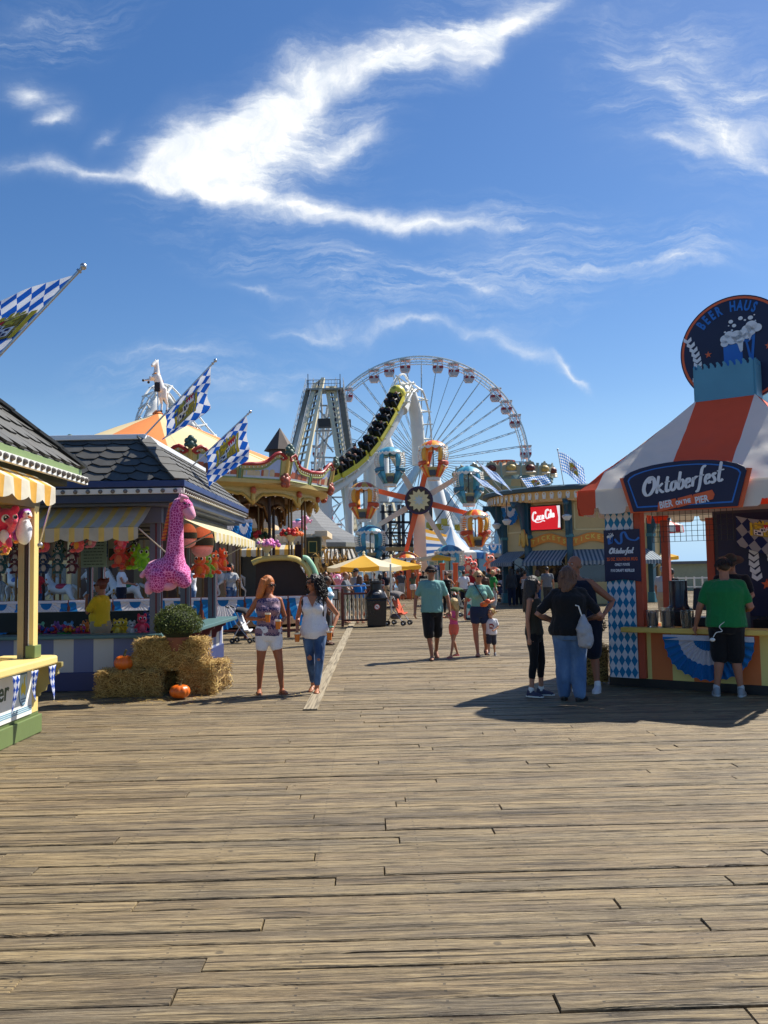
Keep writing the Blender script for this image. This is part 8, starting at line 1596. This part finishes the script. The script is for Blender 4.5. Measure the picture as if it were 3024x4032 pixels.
mb=MB();mb.prism([(-.09,-.04),(.1,-.05),(.11,.03),(.04,.1),(-.08,.09)],(0,-.178,1.2),(1,0,0),(0,0,1),.006,0);mb.prism([(-.07,-.02),(.08,-.03),(.04,.02),(-.06,.03)],(0,-.186,1.2),(1,0,0),(0,0,1),.004,1);mb.prism([(-.08,-.1),(.06,-.12),(.05,-.06),(-.08,-.05)],(0,-.182,1.2),(1,0,0),(0,0,1),.004,0);mb.build('shirt_print',[mat(srgb(140,40,44),.6),WHITE],t)
SNK=(mat(srgb(58,60,84),.7),WHITE);WSN=(mat(srgb(222,222,222),.6),mat(srgb(232,232,230),.5))
t,B,M=person('girl with long dark hair in an olive top and black leggings holding a phone',at(536,696),62,1.6,srgb(196,140,112),.94,True,pose=dict(elR=(-.2,.03,1.12),wrR=(-.17,.02,.86),elL=(.2,-.02,1.14),wrL=(.12,-.2,1.1),curlR=.7,anR=(-.12,.03,.08),anL=(.1,-.05,.08),knL=(.07,-.08,.5)),yaw=20,pitch=4,top=('tank',FB(srgb(64,62,50),'dark olive cloth'),.9,.02),bottom=(BLK,1.5,.007),hair=('long',srgb(30,22,20)),shoes=('sneaker',SNK),glasses=True,vox=NEAR)
mb=MB();p=hand_world(B,M,'R');mb.box(p+V((0,0,-.02)),(.016,.075,.14));tag(mb.build('phone',BLACK,None,tuple(p),bevel=.004),'dark phone held low by the girl in the olive top','phone')
mb=MB();mb.text('SA',(.0,-.185,1.16),(1,0,0),(0,0,1),.075,depth=.004,bold=.002);mb.build('shirt_print',M_wh,t)
t,B,M=person('woman in a black T-shirt and blue jeans with her back turned, shoulder length brown hair',at(572,700.5),168,1.72,srgb(190,134,106),1.32,True,pose=dict(elL=(.42,.06,1.13),wrL=(.22,-.16,1.06),elR=(-.4,.06,1.12),wrR=(-.2,-.18,1.05),anL=(.1,-.04,.08),anR=(-.1,.06,.08),toeL=0,toeR=-28),yaw=-18,pitch=6,top=('tee',BLK,.86,.045,.42),bottom=(DENL,1.97,.03),hair=('shoulder',srgb(104,70,46)),shoes=('sneaker',(BLACK,BLACK)),vox=NEAR)
t2=thing('plastic_bag','white plastic carrier bag hanging from the arm of the woman in black','plastic bag',P(584,632,11.0));mb=MB();mb.limb([(0,0,.2),(.0,0,.05),(.02,0,-.12)],[.03,.1,.1],12);mb.build('bag',mat(srgb(180,182,186),.4,.05,6,.5,transl=.2,bscale=18),t2,mods=(('remesh',.014),('lumps',.09,.05)));mb=MB();mb.tube([(-.02,0,.2),(-.06,0,.33),(-.1,0,.34)],.009,5);mb.build('handle',WHITE,t2)
person('bald man in a sleeveless navy shirt, navy shorts and white trainers facing the others',at(588.5,691),-34,1.88,srgb(176,116,88),1.1,lean=(-.1,-.05),pose=dict(elL=(.34,.08,1.16),wrL=(.3,-.16,1.0),elR=(-.3,.04,1.14),wrR=(-.26,-.14,.98),anL=(.14,-.04,.08),anR=(-.12,.04,.08),curlL=.8),yaw=-20,top=('tank',NVY,.86,.024),bottom=(NVY,1.0,.03),hair=('bald',srgb(120,96,80)),shoes=('sneaker',WSN),vox=NEAR)
t,B,M=person('man in a green T-shirt and black shorts at the beer counter, seen from behind',at(729.5,696),158,1.8,srgb(186,126,98),1.2,pose=dict(elR=(-.3,.02,1.13),wrR=(-.24,-.22,1.08),elL=(.31,.02,1.14),wrL=(.37,-.05,.9),anL=(.15,.02,.08),anR=(-.14,.0,.08)),yaw=6,pitch=14,top=('tee',FB(srgb(28,124,66),'green sports cloth',.35),.88,.042,.36),bottom=(BLK,1.0,.03),hair=('short',srgb(48,34,28)),shoes=('sneaker',(mat(srgb(150,152,154),.6),mat(srgb(190,192,192),.6))),vox=NEAR)
mb=MB();mb.tube(smooth2([(-.02,.19,.98),(.08,.2,.9),(.05,.21,.84),(.12,.215,.82),(.16,.21,.76)],5),.006,5);mb.sph((.17,.215,.73),(.035,.02,.025),8,6);mb.build('earphones',WHITE,t,smooth=True)
kp=K(.12,.35,.12);person('beer seller in a black T-shirt, wide hat and sunglasses behind the counter',tuple(kp),-30,1.74,srgb(180,124,96),1.06,pose=dict(elL=(.28,-.06,1.16),wrL=(.2,-.28,1.1),elR=(-.28,-.06,1.16),wrR=(-.18,-.28,1.1)),pitch=22,yaw=10,top=('tee',FB(srgb(22,24,34),'black shirt'),.9,.02,.36),bottom=(BLK,1.9,.02),hair=('short',DKH),hat=('brim',mat(srgb(40,40,36),.8)),glasses=True,shoes=('sneaker',(BLACK,BLACK)),vox=.012)
p=P(101,572,14.45);person('booth attendant in a yellow T-shirt with a hand at her mouth',(p.x,p.y,0),-100,1.66,srgb(178,120,92),1.14,True,pose=dict(elL=(.24,-.14,1.17),wrL=(.1,-.22,1.42),elR=(-.24,.02,1.14),wrR=(-.14,-.2,1.05),curlL=.8),yaw=5,top=('tee',FB(srgb(238,196,40),'yellow cloth'),.93,.022,.36),bottom=(KHK,1.1,.026),hair=('bun',srgb(116,56,40)),glasses=True,vox=.012)
p=P(121.5,572,24.55);person('dark haired woman in a white top standing on the carousel behind the booth',(p.x,p.y,.42),88,1.68,srgb(190,132,104),1.02,True,pose=dict(elL=(.22,-.12,1.15),wrL=(.12,-.36,1.08),elR=(-.22,-.12,1.15),wrR=(-.1,-.36,1.12),curlR=.6),top=('tee',WHC,.9,.018,.12),bottom=(NVY,.9,.02),hair=('bun',DKH),glasses=True,vox=.016)
for(u,y,f,lab,tm)in((37,25.2,60,'person in a red top on the carousel, seen left of the yellow post',REDC),(192,24.8,-60,'person in white leaning among the carousel horses behind the side counter',WHC),(231,25.4,40,'rider in white behind the horses at the right of the booth counter',LGR)):
 p=P(u,572,y);person(lab,(p.x,p.y,.42),f,1.6,SK_T,1,True,top=('tee',tm,.9,.02),bottom=(DEN,1.9,.012),hair=('shoulder',DKH),vox=.02,pose=dict(elL=(.24,-.14,1.16),wrL=(.12,-.34,1.2)))
CR=[(327,20.6,84,1.62,'short black haired woman in a blue and white shirt close behind the curly haired woman',('tee',FB(srgb(110,180,220),'sky cloth',.5,0,'stripes',srgb(230,236,240),.5),.85,.02),(CHR,1.9,.015),('short',DKH),True,SK_D,None,None),(345.5,29.2,76,1.72,'ginger man in a grey T-shirt leaning on the railing',('tee',GRY,.9,.024),(OLV,1.0,.03),('short',GNG),False,SK_L,None,dict(elL=(.26,-.16,1.16),wrL=(.14,-.4,1.1),elR=(-.26,-.16,1.16),wrR=(-.1,-.4,1.1))),(356,30.6,-40,1.84,'tall man in a light grey shirt and black and white cap in the queue',('tee',LGR,.9,.024),(CHR,1.0,.03),('short',DKH),False,SK_T,('cap',mat(srgb(30,32,38),.8)),None),(359.5,29.0,165,1.6,'long haired youngster with a bright blue backpack at the railing',('tee',FB(srgb(20,120,200),'bright blue cloth'),.92,.03),(KHK,1.0,.025),('long',BRH),True,SK_T,('cap',mat(srgb(110,88,60),.8)),None),(325.5,30.2,30,1.74,'man in black raising a camera beside the pink elephants',('tee',BLK,.9,.024),(DEN,1.9,.015),('short',DKH),False,SK_T,None,dict(elL=(.3,-.16,1.26),wrL=(.08,-.3,1.56),elR=(-.3,-.16,1.26),wrR=(-.08,-.3,1.56))),(319.5,31.5,20,1.7,'man in a black cap half hidden behind the curly haired woman',('tee',GRY,.9,.024),(DEN,1.9,.015),('short',DKH),False,SK_T,('cap',BLACK),None),(366,33.5,-30,1.62,'woman in red trousers and dark top behind the litter bin',('tee',CHR,.92,.02),(REDC,1.9,.02),('shoulder',BRH),True,SK_T,None,None),(373.5,38,200,1.7,'person in an olive cap and dark shirt under the large umbrella',('tee',CHR,.9,.02),(OLV,1.0,.03),('short',BRH),False,SK_T,('cap',mat(srgb(120,104,70),.8)),None),(380,39,150,1.62,'dark haired person in maroon under the right side of the umbrella',('tee',FB(srgb(90,36,44),'maroon cloth'),.9,.02),(CHR,1.9,.02),('shoulder',DKH),True,SK_T,None,None),(349.5,36,20,1.68,'person in pale pink waiting behind the ginger man',('tee',FB(srgb(230,190,190),'pale pink cloth'),.9,.02),(DEN,1.9,.015),('shoulder',BLD),True,SK_L,None,None),(385.5,45,10,1.7,'man in navy standing below the second yellow umbrella',('tee',NVY,.9,.02),(KHK,1.0,.03),('short',DKH),False,SK_T,None,None),(392,47,-60,1.66,'woman in white beyond the second yellow umbrella',('tee',WHC,.9,.02),(DEN,1.0,.02),('long',BRH),True,SK_T,None,None),(401.2,51.6,175,1.76,'man in a grey T-shirt and red cap watching at the wheel fence',('tee',FB(srgb(78,84,92),'slate shirt'),.9,.024),(LGR,1.0,.03),('short',DKH),False,SK_T,('cap',mat(srgb(150,40,40),.8)),dict(elL=(.34,-.04,1.16),wrL=(.44,-.2,1.12))),(412.8,51.4,178,1.62,'girl in an olive top and white shorts reaching up at the wheel fence',('tee',OLV,.95,.016),(WHC,.42,.02),('long',BRH),True,SK_T,None,dict(elR=(-.24,-.02,1.62),wrR=(-.16,-.06,1.9))),(423.2,52.6,180,1.72,'person in black standing behind the ENTER sign',('tee',BLK,.9,.02),(CHR,1.9,.02),('short',DKH),False,SK_D,None,None),(446.5,33.5,-6,1.66,'woman in a black tank top with white trim between the man and the girl',('tank',BLK,.9,.014),(BLK,1.9,.01),('bun',BRH),True,SK_T,None,dict(elL=(.34,.02,1.2),wrL=(.4,-.2,1.3))),(463.5,38.5,165,1.7,'black haired man in a white T-shirt behind the stroller',('tee',WHC,.9,.024),(NVY,1.9,.02),('short',DKH),False,SK_T,None,None),(470.5,42,-20,1.74,'man in a bright red T-shirt behind the woman in mint',('tee',REDC,.9,.026),(DEN,1.9,.02),('short',DKH),False,SK_T,None,dict(elR=(-.28,-.12,1.2),wrR=(-.1,-.26,1.36))),(480.5,45,10,1.66,'woman in black far behind the woman in mint',('tee',BLK,.9,.02),(CHR,1.9,.015),('shoulder',DKH),True,SK_T,None,None),(484,36.5,172,1.68,'bare backed woman in a brown sundress',('strapless',BRN,.9,.02),(BRN,.9,.03),('bun',DKH),True,SK_D,None,None),(488.5,44.5,160,1.78,'man in an olive shirt and dark red cap under the blue tent',('tee',OLV,.9,.024),(CHR,1.9,.02),('short',BRH),False,SK_T,('cap',mat(srgb(120,30,38),.8)),None),(492.8,35.2,105,1.7,'fair haired woman in a vivid green shirt and grey trousers',('tee',GRNC,.86,.026),(LGR,1.5,.025),('short',srgb(190,162,112)),True,SK_T,None,dict(elL=(.24,-.06,1.16),wrL=(.1,-.24,1.1))),(498.2,48.5,20,1.76,'man in black with a white cap near the dark building',('tee',BLK,.9,.024),(CHR,1.0,.03),('short',DKH),False,SK_T,('cap',WHITE),None),(503,48.2,-10,1.74,'man in black holding the navy stroller near the dark building',('tee',BLK,.9,.024),(NVY,1.0,.03),('short',DKH),False,SK_T,None,dict(elL=(.26,-.1,1.15),wrL=(.2,-.34,1.0))),(511,40.4,178,1.76,'person in a dark grey jacket and jeans with back turned, long black hair',('tee',CHR,.84,.034,.98),(FB(srgb(28,36,56),'dark jeans'),1.94,.022),('long',srgb(14,12,12)),True,SK_D,None,None),(518,41,190,1.74,'person in black beside the one in the dark grey jacket',('tee',BLK,.86,.03,.98),(BLK,1.94,.022),('short',srgb(14,12,12)),False,SK_D,None,None),(524.8,38.8,160,1.66,'woman in a black and white zigzag strapless top',('strapless',FB(srgb(20,20,24),'zigzag cloth',.3,0,'chevron',srgb(236,236,236)),.86,.02),(BLK,1.9,.01),('bun',DKH),True,SK_T,None,dict(elL=(.26,-.12,1.16),wrL=(.12,-.3,1.24))),(547,37.5,170,1.8,'dark haired man in a grey shirt at the ticket window above the girl',('tee',GRY,.9,.024),(CHR,1.9,.02),('short',DKH),False,SK_T,None,None),(537,40.3,200,1.66,'person in pale yellow at the left ticket window',('tee',FB(srgb(226,214,150),'pale yellow cloth'),.9,.02),(DEN,1.9,.015),('shoulder',BRH),True,SK_T,None,None),(663,24.5,130,1.72,'man in a light grey shirt seen through the beer stall opening',('tee',LGR,.9,.024),(KHK,1.0,.03),('short',srgb(150,150,150)),False,SK_T,None,None),(671.5,25.5,150,1.64,'woman in a black shirt seen through the stall beside the man in light grey',('tee',BLK,.9,.02),(DEN,1.9,.015),('bun',DKH),True,SK_T,None,None),]
for(u,y,f,h,lab,tp_,bt,hr,fm,sk,ht,ps)in CR:
 p=P(u,572,y);person(lab,(p.x,p.y,0),f,h,sk,1.04,fm,top=tp_,bottom=bt,hair=hr,hat=ht,pose=ps,shoes=('sandal',DKS)if y<40 else None,vox=.016 if y<36 else.022,glasses=(abs(f)<60 and y<36),group='people in the crowd')
o=[c for c in bpy.data.objects if c.get('label','').startswith('long haired youngster')][0];mb=MB();mb.sph((0,.2,1.22),(.15,.1,.22),12,10);mb.build('backpack_bulge',FB(srgb(20,120,200),'bright blue cloth'),o,smooth=True)
p=P(376.5,627.5,27);p.z=0;bn=thing('litter_bin','square black litter bin with a domed hood beside the railing','litter bin',tuple(p),R(4));
bn.location=(p.x,27.2,0);bn.scale=(.62,.62,.8);BP=mat((.012,.012,.014),.3,.2,6,.04,name='black bin plastic')
mb=MB();mb.add([(-.46,-.4,0),(.46,-.4,0),(.46,.4,0),(-.46,.4,0),(-.52,-.45,1.05),(.52,-.45,1.05),(.52,.45,1.05),(-.52,.45,1.05)],[(0,1,5,4),(1,2,6,5),(2,3,7,6),(3,0,4,7),(0,3,2,1),(4,5,6,7)]);mb.build('body',BP,bn,bevel=.04)
mb=MB();mb.bx(-.56,.56,-.49,.49,1.05,1.14);mb.build('rim',BP,bn,bevel=.03)
mb=MB();mb.lathe([(.5,1.14),(.47,1.25),(.36,1.36),(.3,1.42),(.3,1.66),(.34,1.7),(.34,1.78),(.01,1.79)],n=28);mb.build('hood',BP,bn,smooth=40);mb=MB();mb.sph((0,-.36,1.27),(.2,.12,.08),14,8);mb.build('opening',mat((.2,.2,.2),.15),bn,smooth=True)
no_smoking('red and white no smoking sticker on the black litter bin',(p.x+.03,27.2-.31,.62),(1,0,0),(0,0,1),.09)
ST_=STEEL;BAL=mat(srgb(206,196,176),.5,.1,6,.05,name='turned cream baluster')
def baluster(mb,x,y,z0,z1,r=.035):h=z1-z0;mb.lathe([(r*.8,z0),(r*.8,z0+h*.12),(r*.45,z0+h*.16),(r*1.0,z0+h*.35),(r*.5,z0+h*.5),(r*.9,z0+h*.62),(r*.45,z0+h*.8),(r*.8,z0+h*.88),(r*.8,z1)],(x,y,0),8)
x0,x1,y=X(342,27.4),X(368,27.4),27.4;t=thing('baluster_railing','red brown railing with turned cream balusters left of the bin','railing',(x0,y,0));o=(x0,y,0)
for x in(x0,x1):mb=MB();mb.box((x,y,.6),(.08,.08,1.2));mb.build('post',RB,t,o)
mb=MB();mb.bx(x0,x1,y-.03,y+.03,1.0,1.06);mb.build('top_rail',RB,t,o);mb=MB();mb.bx(x0,x1,y-.03,y+.03,.16,.22);mb.build('bottom_rail',RB,t,o);mb=MB();mb.tube([(x0-.4,y-.05,1.28),(X(384,y),y-.05,1.28)],.025,8);mb.build('steel_rail',ST_,t,o,smooth=True)
for k in range(6):mb=MB();baluster(mb,x0+(x1-x0)*(k+.7)/6.4,y,.22,1.0,.05);mb.build('baluster',BAL,t,o,smooth=True)
x0,x1,y=X(327,27.8),X(341.5,27.8),27.8;t=thing('grey_barrier','grey metal bar barrier with a dark notice plate left of the balusters','barrier',(x0,y,0));o=(x0,y,0);mb=MB()
mb.tube([(x0,y,0),(x0,y,1.15),(x1,y,1.15),(x1,y,0)],.03,8);mb.tube([(x0,y,.2),(x1,y,.2)],.02,6);mb.build('frame',ST_,t,o,smooth=True)
for k in range(7):mb=MB();x=x0+(x1-x0)*(k+1)/8;mb.tube([(x,y,.2),(x,y,1.15)],.012,6);mb.build('bar',ST_,t,o)
mb=MB();mb.box((x0+.2,y-.05,1.0),(.34,.02,.36),0);mb.box((x0+.2,y-.062,1.0),(.24,.006,.26),1);mb.build('notice_plate',[DARKST,mat(srgb(196,196,190),.5)],t,o)
x0,x1,y=X(333,31.8),X(347,31.8),31.8;t=thing('white_rail','pale pipe rail in front of the pink elephant cars','railing',(x0,y,0));mb=MB();mb.tube([(x0,y,0),(x0,y,1.5),(x1,y,1.5),(x1,y,0)],.03,6);mb.tube([(x0,y,1.0),(x1,y,1.0)],.025,6);mb.build('pipe',WHITE,t,(x0,y,0),smooth=True)
def stroller(label,loc,rz,c1,c2,s=1.0):
 t=thing('stroller',label,'stroller',loc,R(rz),'strollers');t.scale=(s,s,s);m1,m2=FB(c1,'stroller cloth'),FB(c2,'stroller trim')
 for sx in(-.22,.22):
  mb=MB();mb.tube([(sx,-.28,.09),(sx,.12,.55),(sx*.95,.36,1.02),(sx*.9,.46,1.05)],.012,6);mb.tube([(sx,.26,.09),(sx,.02,.5),(sx,-.12,.62)],.012,6);mb.build('side_frame',ST_,t,smooth=True);mb=MB();mb.tube([(sx*.92,.36,1.02),(sx*.9,.48,1.07)],.02,6);mb.build('grip',RUBBER,t)
  for wy in(-.28,.26):
   w=MB();Mx=Matrix.Translation((sx,wy,.075))@Matrix.Rotation(PI/2,4,'Y')
   for dz in(-.03,.03):w.M=Mx@Matrix.Translation((0,0,dz));w.lathe([(.03,-.012),(.075,-.014),(.075,.014),(.03,.012),(.03,-.012)],n=16,mf=lambda i,j:0 if i in(1,2)or i==0 else 1)
   w.build('wheel',[RUBBER,ST_],t,smooth=40)
 mb=MB();mb.grid(lambda u,v:V((-.2+.4*u,-.22+.26*v if v<.5 else-.09+.4*(v-.5),(.38-.02*v if v<.5 else.37+.85*(v-.5))-.05*math.sin(PI*u))),8,12);mb.build('seat',m1,t,smooth=80,solid=.03);mb=MB()
 mb.grid(lambda u,v:V((.23*math.cos(PI*u),.16-.34*math.sin(v*1.3),.78+.2*math.sin(PI*u)*.7+.12*math.cos(v*1.3))),12,5);mb.build('hood',m2,t,smooth=True,solid=.015);mb=MB();mb.sph((0,.1,.26),(.19,.18,.09),10,6);mb.build('basket',m2,t,smooth=True)
p=P(397.5,572,27.6);stroller('orange and grey umbrella stroller parked right of the bin',(p.x,27.6,0),62,srgb(206,84,46),srgb(120,112,108),1.05)
p=P(243,572,21.6);stroller('stroller with a white seat parked under the bunting by the red haired woman',(p.x,21.6,0),80,srgb(220,220,222),srgb(44,44,50),.85)
p=P(457,572,32.2);stroller('black and green stroller behind the little girl',(p.x,32.2,0),50,srgb(40,44,44),srgb(60,92,50),1.05)
p=P(500.5,572,47);stroller('navy and white stroller near the dark building',(p.x,47,0),-60,srgb(40,48,80),srgb(190,196,204),1.1)
p=P(471,572,38.6);stroller('violet stroller with a child behind the sandwich board',(p.x,38.6,0),30,srgb(86,84,140),srgb(120,124,130),1.1)
a,b=P(465.5,621,29),P(481,590,29);t=thing('sandwich_board','black framed sandwich board with bright pictures behind the woman in mint','sandwich board',((a.x+b.x)/2,29,0));o=((a.x+b.x)/2,29,0);w_,h_=b.x-a.x,b.z
Mx=Matrix.Translation(((a.x+b.x)/2,29,0))@Matrix.Rotation(R(-9),4,'X')
mb=MB(Mx);mb.bx(-w_/2,w_/2,-.02,.02,.03,h_*1.0);mb.build('frame',BLACK,t,o,bevel=.01);mb=MB(Mx);mb.bx(-w_/2+.05,w_/2-.05,-.026,-.02,.12,h_-.2);mb.build('sheet',mat(srgb(206,222,196),.5),t,o)
mb=MB(Matrix.Translation(((a.x+b.x)/2,29.3,0))@Matrix.Rotation(R(9),4,'X'));mb.bx(-w_/2,w_/2,-.02,.02,.03,h_);mb.build('back_frame',BLACK,t,o)
mb=MB(Mx);pf=lambda pts,m:mb.prism(pts,(0,-.027,0),(1,0,0),(0,0,1),.004,m);cx=-w_/2+.13
pf([(cx-.08,.72),(cx,.64),(cx+.1,.74),(cx+.03,.73),(cx,.82),(cx-.03,.74)],0);pf([(cx+.08*math.cos(q),.5+.08*math.sin(q))for q in[i*PI/6 for i in range(12)]],1);pf([(cx-.07,.2),(cx+.08,.2),(cx+.02,.36)],0);pf([(cx+.2,.2),(cx+.32,.2),(cx+.3,.34),(cx+.2,.32)],1);mb.build('pictures',[mat(srgb(220,74,50),.5),mat(srgb(30,130,130),.5)],t,o)
mb=MB(Mx)
for k in range(4):mb.bx(w_*.02,w_/2-.1,-.03,-.026,.84-.13*k,.87-.13*k)
mb.build('writing',mat(srgb(60,70,70),.5),t,o)
YR=58;a,b=X(646,YR),X(684,YR);t=thing('ride_canopy','red and white canopy of a ride glimpsed through the beer stall','canopy',((a+b)/2,YR,0));zt=P(660,523,YR).z;zb=P(660,533,YR).z
mb=MB();mb.lathe([(.1,zt+.3),((b-a)/2,zt-.2),((b-a)/2+.05,zb)],n=20,mf=lambda i,j:j%2);mb.build('canvas',[mat(srgb(206,50,44),.6),mat(srgb(232,226,214),.6)],t);mb=MB();mb.tube([(0,0,0),(0,0,zt)],.12,8);mb.build('pole',WHITE,t)
YR=50;a,b=X(645,YR),X(800,YR);t=thing('deck_fence','low white fence at the pier edge seen through the beer stall','fence',(a,YR,0));mb=MB()
mb.bx(a,b,YR-.03,YR+.03,1.0,1.08);mb.bx(a,b,YR-.02,YR+.02,.5,.56)
for k in range(20):x=a+(b-a)*k/19;mb.bx(x-.04,x+.04,YR-.04,YR+.04,0,1.12)
mb.build('rails',WHITE,t,(a,YR,0));YR=62;a,b=X(652,YR),X(800,YR);t=thing('snack_stand','low grey and green snack stand by the sea seen through the beer stall','stand',(a,YR,0));mb=MB();mb.bx(a,b,YR,YR+3,0,1.9);mb.build('wall',mat(srgb(150,156,130),.6),t,(a,YR,0));mb=MB();mb.bx(a-.3,b,YR-.4,YR+3.3,1.9,2.1);mb.build('roof',mat(srgb(90,94,98),.6),t,(a,YR,0))
